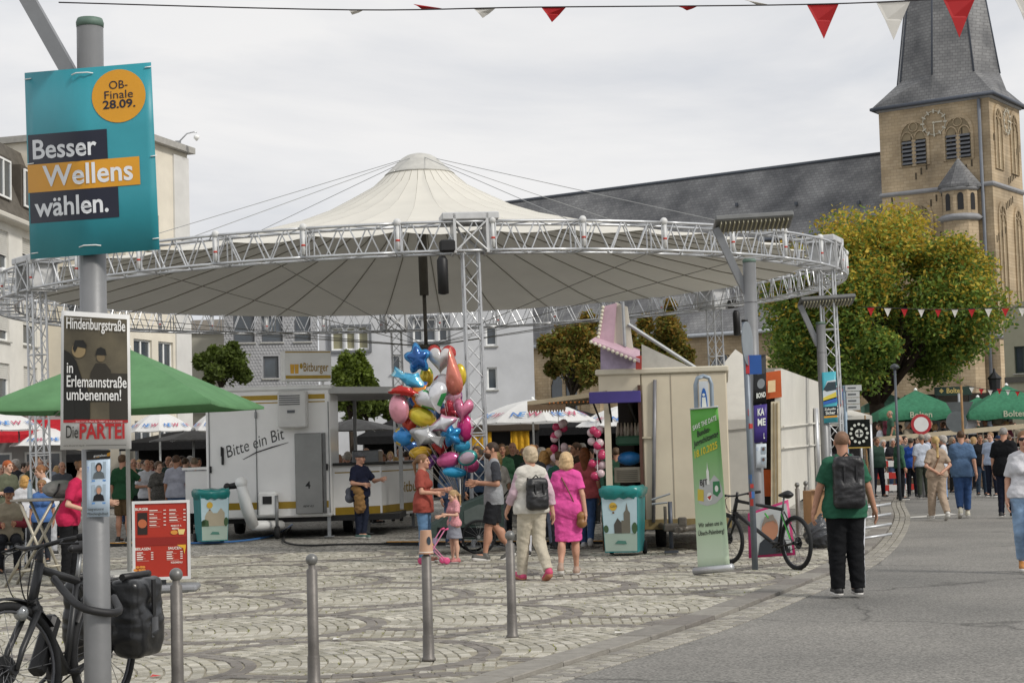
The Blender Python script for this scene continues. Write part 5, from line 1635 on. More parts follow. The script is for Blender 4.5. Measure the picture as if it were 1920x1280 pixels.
# ------------------------------------------------------------------ dark pavilions behind the crowd
def pavilion(label, px, Y, w, d, ze, zp, col, back=True):
    t = thing('pavilion_tent', label, 'tent', GX(px, Y))
    m = cloth(col)
    mb = MB()
    mb.add([(-w / 2, 0, ze), (w / 2, 0, ze), (w / 2, d, ze), (-w / 2, d, ze), (0, d / 2, zp)], [(0, 1, 4), (1, 2, 4), (2, 3, 4), (3, 0, 4)])
    mb.build('roof', m, t)
    mb = MB(); 
    for (a, b_) in (((-w / 2, 0), (w / 2, 0)), ((w / 2, 0), (w / 2, d)), ((w / 2, d), (-w / 2, d)), ((-w / 2, d), (-w / 2, 0))):
        mb.add([(*a, ze), (*b_, ze), (*b_, ze - .28), (*a, ze - .28)], [(0, 1, 2, 3)])
    mb.build('valance', m, t)
    for x in (-w / 2 + .03, w / 2 - .03):
        for y in (.03, d - .03):
            mb = MB(); mb.box((x, y, ze / 2), (.05, .05, ze)); mb.build('leg', STEEL, t)
    if back:
        mb = MB(); mb.add([(-w / 2, d - .05, 0), (w / 2, d - .05, 0), (w / 2, d - .05, ze - .02), (-w / 2, d - .05, ze - .02)], [(0, 1, 2, 3)]); mb.build('back_sheet', m, t)
        mb = MB(); mb.add([(w / 2 - .08, d, 0), (w / 2 - .08, 0.2, 0), (w / 2 - .08, .2, ze - .02), (w / 2 - .08, d, ze - .02)], [(0, 1, 2, 3)]); mb.build('side_sheet', m, t)
    return t
pavilion('black pavilion behind the guests at the beer trailer counter', 770, 62, 3.9, 3, 2.35, 3.3, '#1a1a1b')
pavilion('black pavilion behind the white dome parasol', 1085, 63, 4.6, 3, 2.5, 3.2, '#161617')
pavilion('black pavilion behind the menu board at the left', 330, 61, 4.0, 3, 2.35, 2.8, '#1d1d1e')
pavilion('black pavilion at the left behind the bar guests', 60, 61, 3.6, 3, 2.0, 2.4, '#222224')
st = thing('stage_booth', 'yellow draped booth with dark opening behind the crowd at the truss column', 'booth', GX(945, 60))
for x, w_, c, n_ in ((-.75, .75, '#c99a2a', 'drape'), (.62, .65, '#c99a2a', 'drape')):
    mb = MB(); nk = 10
    for j in (0, 1):
        for i in range(nk + 1): mb.v.append((x - w_ / 2 + w_ * i / nk, .06 * math.sin(i * 1.9), (0.0, 2.4)[j]))
    mb.f = [(i, i + 1, nk + 2 + i, nk + 1 + i) for i in range(nk)]; mb.m = [0] * nk; mb.sm = [True] * nk
    mb.build('drape', cloth(c), st)
mb = MB(); mb.box((0, 1.2, 1.2), (2.6, .1, 2.4)); mb.build('back_panel', BLACK, st)
mb = MB(); mb.box((0, .5, 2.5), (2.6, 1.4, .25), bev=.03); mb.build('fascia', mat('#3a2f22', .7), st)

# ------------------------------------------------------------------ beer trailer
T0 = GX(389, 36)
bt = thing('beer_trailer', 'white beer trailer with gold stripes, open counter and roof sign', 'trailer', T0)
def e(px, py, Y=36): p = P(px, py, Y) - T0; return p.x, p.z
BW = e(621, 900)[0]; BT = e(610, 728)[1]; BB = e(600, 968)[1]; BD = 1.7
TW_ = mat('#f1f1ef', .38, .05, 1.1, .05, 5, coat=.2); GOLD = mat('#a88a2c', .4, .1, 6, metal=.3)
mb = MB(); mb.box((BW / 2, BD / 2, (BT + BB) / 2), (BW, BD, BT - BB), bev=.03); mb.build('body', TW_, bt)
mb = MB(); mb.box((BW / 2, BD / 2, BT + .03), (BW + .1, BD + .1, .1), bev=.03); mb.build('roof_edge', WHITEP, bt)
FM = frameM((0, 0, 0), (1, 0, 0), (0, 0, 1)); ff = lambda x, y: Vector((x, -.004, y)); ff2 = lambda x, y: Vector((x, -.008, y))
za, zb_ = e(500, 741)[1], e(500, 750)[1]
flat(rect(.9 if False else e(470, 0)[0] * 0 + .75, zb_, BW - .1, za), GOLD, bt, ff, 'stripe')
z0_, z1_ = e(500, 954)[1], e(500, 941)[1]
flat(rect(.4, z0_, BW - .06, z1_), GOLD, bt, ff, 'stripe'); flat(rect(.75, zb_ - .07, BW - .1, zb_ - .045), GOLD, bt, ff, 'stripe')
for x in (e(481, 850)[0], e(390, 850)[0] + .03, e(617, 850)[0]):
    mb = MB(); mb.box((x, -.006, (BT + BB) / 2 - .1), (.018, .02, BT - BB - .35)); mb.build('door_seam', mat('#6f7173', .5), bt)
for px, py in ((480, 778), (485, 930), (395, 880), (613, 875)):
    x, z = e(px, py); mb = MB(); mb.box((x, -.03, z), (.05, .05, .14), bev=.01); mb.build('hinge', BLACK if px in (395, 613) else STEEL, bt)
x, z = e(418, 855); mb = MB(); mb.box((x, -.04, z), (.05, .05, .36), bev=.01); mb.box((x - .02, -.05, z + .1), (.03, .05, .2)); mb.build('door_handle', BLACK, bt)
x0, z0 = e(526, 803); x1, z1 = e(578, 733)
mb = MB(); mb.box(((x0 + x1) / 2, -.2, (z0 + z1) / 2), (x1 - x0, .4, z1 - z0), bev=.03); ac = mb.build('air_conditioner', paint('#d0d0cd'), bt)
for k in range(5):
    mb = MB(); mb.box(((x0 + x1) / 2 - .05, -.405, z1 - .1 - k * .045), ((x1 - x0) * .72, .02, .018)); mb.build('grille_slot', mat('#44474a', .6), ac)
mb = MB(); mb.box(((x0 + x1) / 2 - .02, -.405, z0 + .34), (.16, .02, .06)); mb.build('control_panel', mat('#55585c', .4), ac)
x0, z0 = e(556, 963); x1, z1 = e(604, 811)
mb = MB(); mb.box(((x0 + x1) / 2, -.05, (z0 + z1) / 2), (x1 - x0, .1, z1 - z0), bev=.012); sdr = mb.build('steel_locker', mat('#8b8c8b', .35, .08, 3, .03, 20, metal=.5), bt)
fs_ = lambda x, y: Vector((x, -.105, y))
text('4', BLACK, sdr, fs_, *e(574, 915), .21, bold=.02, name='printed_number'); text('AEW 4.5', BLACK, sdr, fs_, *e(569, 950), .06, bold=.02, shear=.2)
mb = MB(); mb.box((x1 + .04, -.03, (z0 + z1) / 2), (.06, .05, z1 - z0)); mb.build('locker_edge', mat('#6b6c6c', .4, metal=.4), sdr)
x, z = e(427, 858)
text('Bitte ein Bit', mat('#15181a', .5), bt, ff2, x, z, .36, width=1.28, shear=.25, rot=R(17), bold=-.006, name='lettering')
mb = MB(); pts = [e(456, 861), e(480, 848), e(510, 838), e(541, 829)]; mb.path([(a, -.012, c) for a, c in pts], [.006, .012, .014, .004], 5); mb.build('slogan_underline', BLACK, bt)
# sign box on the roof
sx, sz = e(528, 712)
sg = MB(); SGM = Matrix.Translation((sx, .5, BT + .1)) @ Matrix.Rotation(R(24), 4, 'Z')
sw_, sh_ = 1.05, e(560, 655)[1] - e(560, 713)[1]
sg.box((sw_ / 2, .16, sh_ / 2 + .1), (sw_, .32, sh_), M=SGM, bev=.015); so = sg.build('roof_sign', WHITEP, bt)
fsg = lambda x, y: SGM @ Vector((x, -.006, y + .1))
flat(rect(.02, .05, sw_ - .02, .12), GOLD, so, fsg, 'stripe'); flat(rect(.02, sh_ - .045, sw_ - .02, sh_ - .02), GOLD, so, fsg, 'stripe')
text('Bitburger', mat('#9a7a1e', .4), so, fsg, .42, .21, .26, width=.56, bold=.012)
flat(circ(.37, .32, .035, 16, .06), GOLD, so, fsg, 'emblem')
for x in (.13, .23):
    flat([(x, .16), (x + .075, .16), (x + .085, .36), (x - .01, .36)], mat('#d9a521', .3), so, fsg, 'beer_glass'); flat([(x - .01, .362), (x + .085, .362), (x + .07, .39), (x + .01, .39)], WHITEP, so, fsg, 'beer_foam')
for x in (.12, .9): mb = MB(); mb.box((x, .16, .05), (.05, .05, .12), M=SGM); mb.build('sign_foot', WHITEP, so)
# open bar side
RP = [Vector((BW, .0, 0)), Vector((e(735, 0, 36.9)[0] + 0, 1.0, 0)), Vector((e(770, 0, 41)[0], 5.0, 0)), Vector((BW, 5.6, 0))]
for i in range(4): RP[i].z = 0
mb = MB(); zr = e(690, 737, 36.6)[1]
mb.add([(p.x, p.y, zr) for p in RP] + [(p.x, p.y, zr + .14) for p in RP], [(3, 2, 1, 0), (4, 5, 6, 7)] + [(k, (k + 1) % 4, 4 + (k + 1) % 4, 4 + k) for k in range(4)])
mb.build('awning_roof', paint('#b9bab8'), bt)
for x, y in ((BW + .02, 5.4), (-.0 + .1, 5.4), (RP[1].x - .06, 1.1), (RP[2].x - .1, 4.8)):
    mb = MB(); mb.box((x, y, zr / 2 + .25), (.08, .08, zr - .5)); mb.build('post', paint('#9a9b9a'), bt)
mb = MB(); mb.box((BW / 2, 3.7, zr + .07), (BW, 3.9, .12)); mb.build('roof_deck', paint('#b9bab8'), bt)
cpts = [(BW, .35), (e(694, 0, 36.9)[0], .95), (e(790, 0, 40.5)[0], 4.5)]
zt1, zb1 = e(660, 872, 36.5)[1], e(660, 972, 36.5)[1]
for (a, b_) in zip(cpts, cpts[1:]):
    d = Vector((b_[0] - a[0], b_[1] - a[1], 0)); n_ = Vector((d.y, -d.x, 0)).normalized()
    Mp = frameM((a[0], a[1], 0), d, (0, 0, 1))
    Lp = d.length
    mb = MB(); mb.box((Lp / 2, (zt1 + zb1) / 2, -.03), (Lp - .01, zt1 - zb1, .06), M=Mp); pn = mb.build('counter_panel', TW_, bt)
    fp = lambda x, y, Mp=Mp: Mp @ Vector((x, y, .004))
    flat(rect(.04, zb1 + .06, Lp - .04, zb1 + .25), GOLD, pn, fp, 'stripe'); flat(rect(.04, zt1 - .16, Lp - .04, zt1 - .135), GOLD, pn, fp, 'stripe')
    if a[0] > BW + .1: text('Bitburger', mat('#9a7a1e', .4), pn, fp, 1.2, zb1 + .5, .34, width=2.2, bold=.012)
    mb = MB(); mb.box((Lp / 2, zt1 + .03, -.12), (Lp + .02, .06, .45), M=Mp, bev=.01); mb.build('counter_top', mat('#2b2c2c', .35, .15, 6), bt)
mb = MB(); mb.box((-.35, 2.4, 1.0), (.5, 3.2, .9)); mb.box((-.35, 2.4, 1.5), (.62, 3.3, .05)); mb.build('side_counter', TW_, bt)
mb = MB(); mb.box((BW + .5, 3.2, 1.15), (.6, 1.2, 1.3), bev=.02); mb.build('tap_unit', mat('#77797a', .35, metal=.5), bt)
mb = MB(); mb.box((BW / 2 + .8, 2.6, BB - .05), (BW + 1.2, 4.5, .12)); mb.build('chassis', BLACK, bt)
for x, y in ((BW + .15, 1.9), (.3, 2.4)):
    mb = MB(); mb.lathe([(.2, -.1), (.31, -.09), (.33, 0), (.31, .09), (.2, .1)], 20, Matrix.Translation((x, y, .33)) @ Matrix.Rotation(PI / 2, 4, 'Y')); w_ = mb.build('wheel', RUBBER, bt)
    mb = MB(); mb.lathe([(.03, -.11), (.19, -.1), (.19, .1), (.03, .11)], 16, Matrix.Translation((x, y, .33)) @ Matrix.Rotation(PI / 2, 4, 'Y')); mb.build('rim', STEEL, w_)
for px, Y in ((618, 36.1), (691, 37.1), (400, 36.2), (775, 40)):
    x = GX(px, Y).x - T0.x; mb = MB(); mb.box((x, Y - 36, BB / 2), (.07, .07, BB)); mb.box((x, Y - 36, .01), (.2, .2, .02)); mb.build('stabiliser', GALV, bt)
# drawbar with jockey wheel
mb = MB()
dp = [e(452, 908, 35.2), e(462, 950, 35.2), e(476, 984, 35.5), e(500, 985, 36)]
mb.path([(dp[0][0], -.8, dp[0][1]), (dp[1][0], -.8, dp[1][1]), (dp[2][0], -.6, dp[2][1])], [.11, .13, .12], 8); mb.path([(dp[2][0], -.6, dp[2][1]), (dp[3][0] + .3, .1, dp[3][1])], .1, 8); mb.ball((dp[0][0], -.8, dp[0][1] + .03), .13)
db = mb.build('drawbar', WHITEP, bt)
mb = MB(); x, z = e(437, 912, 35.2); mb.tube((x - .12, -.8, z), (dp[0][0], -.8, dp[0][1]), .055, .08, n=10); mb.ball((x - .12, -.8, z), .08); mb.build('tow_coupling', BLACK, db)
x0, z0 = e(487, 965, 35.8); x1, z1 = e(520, 905, 35.8)
mb = MB(); mb.box(((x0 + x1) / 2, -.22, (z0 + z1) / 2 - .1), (x1 - x0, .35, (z1 - z0) * .75), bev=.03); hb = mb.build('hitch_box', WHITEP, bt)
mb = MB(); mb.box(((x0 + x1) / 2, -.40, (z0 + z1) / 2 - .02), ((x1 - x0) * .5, .02, .16)); mb.build('hitch_opening', BLACK, hb)
x, z = e(519, 960, 35.6); mb = MB(); mb.tube((x, -.4, .2), (x, -.4, z + .35), .035, n=8); jw = mb.build('jockey_leg', STEEL, bt)
mb = MB(); mb.lathe([(.06, -.05), (.13, -.045), (.14, 0), (.13, .045), (.06, .05)], 16, Matrix.Translation((x, -.4, .14)) @ Matrix.Rotation(PI / 2, 4, 'Y')); mb.build('jockey_wheel', RUBBER, jw)

# ------------------------------------------------------------------ hoses and cable ramps
def ground_tube(name, label, cat, pts, r, m):
    pp = [G(x, y) + Vector((0, 0, r)) for x, y in pts]
    o = MB(); o.path(catmull([tuple(p) for p in pp], 6), r, 7)
    return tag(o.build(name, m), label, cat)
ground_tube('water_hose', 'blue water hose curving from the beer trailer across the cobbles', 'hose', [(245, 1021), (330, 1020), (430, 1017), (500, 1008), (530, 996), (548, 984)], .02, paint('#3f78b8'))
ground_tube('power_cable', 'thick black cable lying in front of the beer trailer', 'cable', [(725, 1021), (640, 1022), (575, 1024), (540, 1020), (532, 1010), (545, 990)], .02, RUBBER)
cr = thing('cable_ramp', 'long black and yellow cable ramp crossing the square behind the walkers', 'cable ramp')
xs_ = list(range(160, 246, 40)) + list(range(727, 1135, 34))
for x in xs_:
    a, b_ = G(x, 1020 - (x - 727) * .004), G(x + 33, 1020 - (x - 727) * .004)
    d = b_ - a; Mr = frameM(a, d, (0, 0, 1))
    mb = MB(); mb.prism([(0, 0), (d.length * .985, 0), (d.length * .985, .045), (0, .045)], Mr @ Matrix.Translation((0, 0, -.14)), .28); sgm = mb.build('ramp_segment', RUBBER, cr)
    mb = MB(); mb.prism([(0.01, .046), (d.length * .975, .046), (d.length * .975, .056), (0.01, .056)], Mr @ Matrix.Translation((0, 0, -.07)), .14); mb.build('ramp_lid', paint('#c58a1c'), sgm)

# ------------------------------------------------------------------ wheeled bins with printed panels
TEAL = mat('#1d7d80', .45, .1, 4)
BAG = mat('#187774', .3, .15, 9, .3, 14)
def bin_(label, base, rz, variant):
    t = thing('wheeled_bin', label, 'bin', base, rz, 'printed wheeled bins')
    def tp(z): return .26 + .035 * z, .29 + .07 * z
    vs = []
    for z in (.06, 1.0):
        hx, hy = tp(z)
        vs += [(-hx, -hy, z), (hx, -hy, z), (hx, hy, z), (-hx, hy, z)]
    mb = MB(); mb.add(vs, [(3, 2, 1, 0), (4, 5, 6, 7), (0, 1, 5, 4), (1, 2, 6, 5), (2, 3, 7, 6), (3, 0, 4, 7)]); mb.build('body', TEAL, t)
    mb = MB(); n_ = 28; rg = random.Random(len(label))
    for j, (k, z) in enumerate(((1.02, .90), (1.13, .97), (1.16, 1.04), (1.05, 1.09), (.6, 1.08))):
        for i in range(n_):
            a = 2 * PI * i / n_
            c, s = math.cos(a), math.sin(a)
            q = (abs(c) ** 5 + abs(s) ** 5) ** (-.2)
            mb.v.append((c * q * .305 * k * (1 + rg.uniform(-.03, .03)), s * q * .37 * k * (1 + rg.uniform(-.03, .03)), z + rg.uniform(-.025, .025) * (j < 4)))
    for j in range(4):
        for i in range(n_): mb.f.append((j * n_ + i, j * n_ + (i + 1) % n_, (j + 1) * n_ + (i + 1) % n_, (j + 1) * n_ + i)); mb.m.append(0); mb.sm.append(True)
    mb.f.append(tuple(4 * n_ + i for i in range(n_))); mb.m.append(0); mb.sm.append(False)
    mb.build('bin_bag', BAG, t)
    mb = MB(); mb.box((0, .42, 1.02), (.5, .08, .06), bev=.02); mb.build('handle', TEAL, t)
    for s in (-1, 1):
        mb = MB(); mb.lathe([(.05, -.03), (.1, -.028), (.105, 0), (.1, .028), (.05, .03)], 18, Matrix.Translation((s * .27, .3, .105)) @ Matrix.Rotation(PI / 2, 4, 'Y')); mb.build('wheel', RUBBER, t)
    # printed picture on the front: sky, water, tower, balloon
    def fn(x, y): hx, hy = tp(y); return Vector((x * (hx - .01) / .27, -hy - .005, y))
    def fn2(x, y): p = fn(x, y); p.y -= .004; return p
    def fn3(x, y): p = fn(x, y); p.y -= .008; return p
    flat(rect(-.27, .36, .27, .92), prnt('#b3cbd2'), t, fn, 'printed_picture'); flat(rect(-.27, .08, .27, .36), prnt('#9fb2a6'), t, fn, 'printed_picture')
    GRY, DGR, GRN = prnt('#6d6a5e'), prnt('#4c4a44'), prnt('#3f5a3a')
    if variant:
        flat([(.02, .36), (.16, .36), (.16, .68), (.13, .72), (.11, .84), (.09, .72), (.06, .68), (.06, .56), (.02, .56)], GRY, t, fn2, 'printed_tower'); flat([(-.1, .36), (.02, .36), (.02, .53), (-.04, .6), (-.1, .5)], DGR, t, fn2, 'printed_tower')
    else:
        flat([(-.2, .36), (.2, .36), (.2, .62), (.12, .72), (.05, .62), (-.03, .62), (-.1, .7), (-.17, .62), (-.2, .55)], prnt('#a9a08a'), t, fn2, 'printed_church'); flat([(-.27, .36), (-.12, .36), (-.13, .47), (-.2, .5), (-.27, .46)], GRN, t, fn3, 'printed_trees')
    flat(circ(-.23, .43, .04, 14, .06), GRN, t, fn3, 'printed_trees'); flat(circ(.23, .44, .045, 14, .09), GRN, t, fn3, 'printed_trees')
    flat(circ(-.1, .78, .06, 18, .065), prnt('#c9a63a'), t, fn3, 'printed_balloon'); flat(rect(-.115, .67, -.085, .7), prnt('#6b4a2a'), t, fn3, 'printed_balloon')
    if variant: text('GEM', DGR, t, lambda x, y: fn3(x, y) + Vector((0, -.003, 0)), -.14, .765, .055)
    flat([(-.1, .2), (.1, .19), (.08, .24), (-.05, .25)], prnt('#4d7f72'), t, fn3, 'printed_car'); 
    return t
bin_('printed wheeled bin with turquoise bag at the left of the beer trailer', GX(397, 34.6), R(22), 0)
bin_('printed wheeled bin with turquoise bag in front of the toy booth', GX(1172, 27.2), R(-14), 1)

# ------------------------------------------------------------------ menu board
mbd = thing('menu_board', 'red burger menu in a white frame standing on a grey foot plate', 'menu board', GX(300, 22.2), R(4))
bx0 = GX(300, 22.2)
x0, x1 = P(249, 1010, 22.2).x - bx0.x, P(356, 1010, 22.2).x - bx0.x
z0, z1 = P(300, 1086, 22.2).z, P(300, 938, 22.2).z
mb = MB(); t_ = .035
for c, d in ((((x0 + x1) / 2, 0, z1 - t_ / 2), (x1 - x0, .04, t_)), (((x0 + x1) / 2, 0, z0 + t_ / 2), (x1 - x0, .04, t_)), ((x0 + t_ / 2, 0, (z0 + z1) / 2), (t_, .04, z1 - z0 - 2 * t_)), ((x1 - t_ / 2, 0, (z0 + z1) / 2), (t_, .04, z1 - z0 - 2 * t_))):
    mb.box(c, d)
mb.build('frame', paint('#cfd0d0'), mbd)
mb = MB(); mb.box(((x0 + x1) / 2, .005, (z0 + z1) / 2), (x1 - x0 - 2 * t_, .02, z1 - z0 - 2 * t_)); pnl = mb.build('menu_panel', prnt('#a52a18'), mbd)
Wm, Hm = x1 - x0 - .07, z1 - z0 - .07
fm_ = lambda x, y: Vector((x0 + .035 + x * Wm, -.012, z0 + .035 + y * Hm)); fm2 = lambda x, y: Vector((x0 + .035 + x * Wm, -.015, z0 + .035 + y * Hm))
MW = prnt('#e3dcd4')
flat(rect(0, .43, 1, .54), prnt('#861a10'), pnl, fm_, 'menu_band'); flat(rect(.05, .58, .24, .88), prnt('#241712'), pnl, fm_, 'menu_photo'); flat(circ(.145, .73, .085, 18, .06), prnt('#b0613c'), pnl, fm2, 'menu_photo')
text('BURGER', MW, pnl, fm_, .01, .91, .05, width=.25, bold=.02); text('BEILAGEN', MW, pnl, fm_, .0, .37, .05, width=.29, bold=.02); text('SAUCEN', MW, pnl, fm_, .63, .37, .05, width=.25, bold=.02)
text('MAKE IT A', MW, pnl, fm_, .69, .68, .03, width=.2, bold=.02); text('MENU', MW, pnl, fm_, .71, .64, .035, width=.13, bold=.02); text('KIDSMENU', MW, pnl, fm_, .68, .18, .035, width=.22, bold=.02)
rgm = random.Random(2)
for cx0, cx1, ys in ((.28, .55, [.9, .85, .8, .75, .7]), (.66, .93, [.9, .85, .8, .76]), (.03, .3, [.33, .30, .27, .24]), (.6, .86, [.33, .30, .27, .24])):
    for y in ys:
        flat(rect(cx0, y, cx0 + (cx1 - cx0) * rgm.uniform(.3, .6), y + .012), MW, pnl, fm_, 'menu_line'); flat(rect(cx1, y, cx1 + .045, y + .012), MW, pnl, fm_, 'menu_price')
        flat(rect(cx0, y - .018, cx0 + (cx1 - cx0) * rgm.uniform(.5, .9), y - .013), prnt('#cf9f92'), pnl, fm_, 'menu_line')
flat(circ(.75, .6, .07, 16, .03), prnt('#c98a3a'), pnl, fm2, 'menu_photo'); flat([(.84, .57), (.93, .57), (.96, .64), (.82, .64)], prnt('#d9c27a'), pnl, fm2, 'menu_photo')
flat([(.8, .43), (.97, .43), (.97, .4), (.94, .3), (.92, .38), (.86, .4)], prnt('#d7a52c'), pnl, fm2, 'menu_photo')
for k in range(14): flat(circ(.08 + .09 * math.cos(k * 1.3), .1 + .05 * math.sin(k * 2.1), .03, 7, .018), prnt('#d28a3c'), pnl, lambda x, y, k=k: fm2(x, y) + Vector((0, -.0005 * k, 0)), 'menu_photo')
mb = MB(); mb.box(((x0 + x1) / 2, .06, z0 / 2 + .1), (.09, .05, z0 + .2), bev=.01); mb.build('post', mat('#3c3d3e', .5), mbd)
mb = MB(); mb.box(((x0 + x1) / 2 + .1, .1, .05), (.72, .5, .09), bev=.03); mb.build('foot_plate', mat('#85878a', .5, .12, 6), mbd)

# ------------------------------------------------------------------ bollards
def bollard(label, base, hgt, group='steel bollards along the kerb'):
    t = thing('bollard', label, 'bollard', base, 0, group)
    r = .042
    mb = MB(); mb.lathe([(.058, 0), (.058, .02), (.048, .03), (.047, .2), (.044, .21), (r, .22), (r * .97, hgt - .12), (.026, hgt - .11), (.026, hgt - .075)], 18); mb.build('shaft', mat('#6b6763', .5, .3, 5, .08, 40, metal=.35), t)
    mb = MB(); mb.ball((0, 0, hgt - .045), .046, 16, 12); mb.build('ball_top', mat('#7c7c7a', .4, .2, 7, metal=.45), t)
    return t
B = [(334, 11.65, 'bollard nearest the near lamp column, in front of the menu board'), (589, 12.9, 'bollard second from the near lamp column'), (804, 14.15, 'bollard with a paper cup on top'), (961, 15.7, 'bollard fourth from the near lamp column, beside the walking women')]
for px, Y, lab in B: bollard(lab, GX(px, Y), .97)
bollard('far bollard left of the backpack man beside the cream booth', GX(1498, 31.5), .97); bollard('far bollard just left of the backpack man', GX(1514, 32.5), .97)
cb_ = GX(804, 14.15)
t = thing('paper_cup', 'brown paper cup turned upside down on the third bollard', 'cup', cb_ + Vector((0, 0, .87)))
mb = MB(); mb.lathe([(.062, .0), (.064, .006), (.058, .02), (.046, .19), (.044, .195)], 20); mb.build('cup_wall', mat('#b08a70', .6, .08, 8), t)
mb = MB(); mb.lathe([(.0585, .02), (.0595, .02), (.0605, .008), (.064, .004)], 20); mb.build('rim', prnt('#d9d2c8'), t)
mb = MB(); mb.add([(math.sin(a) * (.056 - .11 * dz * .4), -math.cos(a) * (.056 - .11 * dz * .4) - .003, .06 + dz) for a, dz in [(0.55 + .35 * math.cos(q), .05 + .035 * math.sin(q)) for q in [2 * PI * k / 14 for k in range(14)]]], [tuple(range(14))]); mb.build('printed_badge', prnt('#20303c'), t)
# ------------------------------------------------------------------ toy booth trailer
CREAMP = mat('#c6bca6', .6, .1, .9, .25, 4)
TB0 = GX(1131, 28)
tb = thing('toy_booth', 'cream showman trailer selling toys, with pink roof board and purple sign', 'booth', TB0, R(-7))
TBM = (Matrix.Translation(TB0) @ Matrix.Rotation(R(-7), 4, 'Z'))
TBI = TBM.inverted()
def tbp(px, py, y=0.0):
    o = TBI @ CAM; d = TBI.to_3x3() @ ray(px, py); q = o + d * ((y - o.y) / d.y); return q.x, q.z
xw, _ = tbp(1206, 850); xr, _ = tbp(1367, 850); zr_ = tbp(1250, 700)[1]; zf = tbp(1300, 990)[1]
DP = 5.2
mb = MB(); mb.box(((xw + xr) / 2, DP / 2, (zr_ + zf) / 2), (xr - xw, DP, zr_ - zf), bev=.02); mb.build('body', CREAMP, tb)
mb = MB(); mb.box((xr / 2, DP / 2, zr_ + .05), (xr + .08, DP + .08, .1), bev=.02); mb.build('roof', paint('#c2bba8'), tb)
za_ = tbp(1160, 733)[1]
mb = MB(); mb.box((xw / 2, .04, (zr_ + za_) / 2), (xw - .02, .08, zr_ - za_)); mb.build('fascia', CREAMP, tb)
mb = MB(); x, _ = tbp(1138, 850); mb.box((x + .02, .1, za_ / 2), (.1, .1, za_)); mb.build('corner_post', CREAMP, tb)
for px in (1206,):
    x, _ = tbp(px, 850); mb = MB(); mb.box((x - .03, -.02, (zr_ + zf) / 2 - .1), (.05, .06, zr_ - zf - .15)); mb.build('brown_edge', mat('#4c2f22', .6), tb)
x0, z0 = tbp(1226, 990); x1, z1 = tbp(1228, 712)
mb = MB(); mb.tube((x0, -.04, z0 + .1), (x1, -.04, z1), .03, n=8); mb.build('corner_pipe', mat('#77777a', .4, metal=.3), tb)
for py in (820,):
    z = tbp(1215, py)[1]; mb = MB(); mb.box(((xw + x0) / 2, -.03, z), (x0 - xw + .04, .03, .03)); mb.build('cross_bar', mat('#b0a690', .5), tb)
for px in (1262, 1314):
    x, _ = tbp(px, 850); mb = MB(); mb.box((x, -.002, (zr_ + zf) / 2 + .08), (.012, .012, zr_ - zf - .2)); mb.build('panel_seam', mat('#9a9080', .6), tb)
mb = MB(); mb.box(((xw + xr) / 2, -.012, zf + .08), (xr - xw + .01, .03, .16)); mb.build('skirt', mat('#7a6a44', .7, .2, 6), tb)
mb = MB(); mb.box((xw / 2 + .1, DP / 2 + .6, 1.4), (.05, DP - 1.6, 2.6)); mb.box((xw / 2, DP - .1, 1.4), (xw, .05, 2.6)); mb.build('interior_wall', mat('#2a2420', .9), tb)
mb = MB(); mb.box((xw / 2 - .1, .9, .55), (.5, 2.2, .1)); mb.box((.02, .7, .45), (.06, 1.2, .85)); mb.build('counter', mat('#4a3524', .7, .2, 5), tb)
# interior goods
x0, z0 = tbp(1152, 905, .25); x1, z1 = tbp(1200, 875, .25)
mb = MB(); mb.box(((x0 + x1) / 2, .4, (z0 + z1) / 2), (x1 - x0, .3, z1 - z0), bev=.01); vb = mb.build('vent_box', mat('#9c9484', .6), tb)
for k in range(6):
    mb = MB(); mb.box(((x0 + x1) / 2, .245, z0 + .04 + k * (z1 - z0 - .06) / 6), ((x1 - x0) * .8, .02, .012)); mb.build('vent_slat', mat('#6b6558', .6), vb)
x0, z0 = tbp(1157, 873, .3); x1, z1 = tbp(1202, 845, .3)
tag(MB().add(*[(lambda v, f: ([tuple(TBM @ Vector(p)) for p in v], f))(*(lambda m: (m.v, m.f))(MB().ball(((x0 + x1) / 2, .45, (z0 + z1) / 2), ((x1 - x0) / 2, .16, (z1 - z0) / 2), 14, 8)))][0]).build('blue_bag', mat('#1f6aa8', .4, .15, 8, .3, 20), None, True), 'rounded blue bag lying inside the toy booth', 'bag')
x0, z0 = tbp(1155, 838, .3); x1, z1 = tbp(1203, 825, .3)
mb = MB(); mb.box(((x0 + x1) / 2, .5, z1), (x1 - x0, .5, .16), bev=.03); mb.build('green_shelf', mat('#1f4a34', .6), tb)
# purple board and struts
x0, z0 = tbp(1105, 757, -.15); x1, z1 = tbp(1201, 732, -.15)
mb = MB(); mb.box(((x0 + x1) / 2, -.15, (z0 + z1) / 2), (x1 - x0, .05, z1 - z0), bev=.01); mb.build('purple_sign', mat('#40357c', .5, .1, 4), tb)
for a, b_ in (((1113, 757), (1126, 792)), ((1179, 757), (1192, 790)), ((1142, 757), (1146, 790))):
    (xa_, za2), (xb_, zb3) = tbp(*a, -.12), tbp(*b_, .1)
    mb = MB(); mb.tube((xa_, -.12, za2), (xb_, .2, zb3), .018, n=6); mb.build('sign_strut', BLACK, tb)
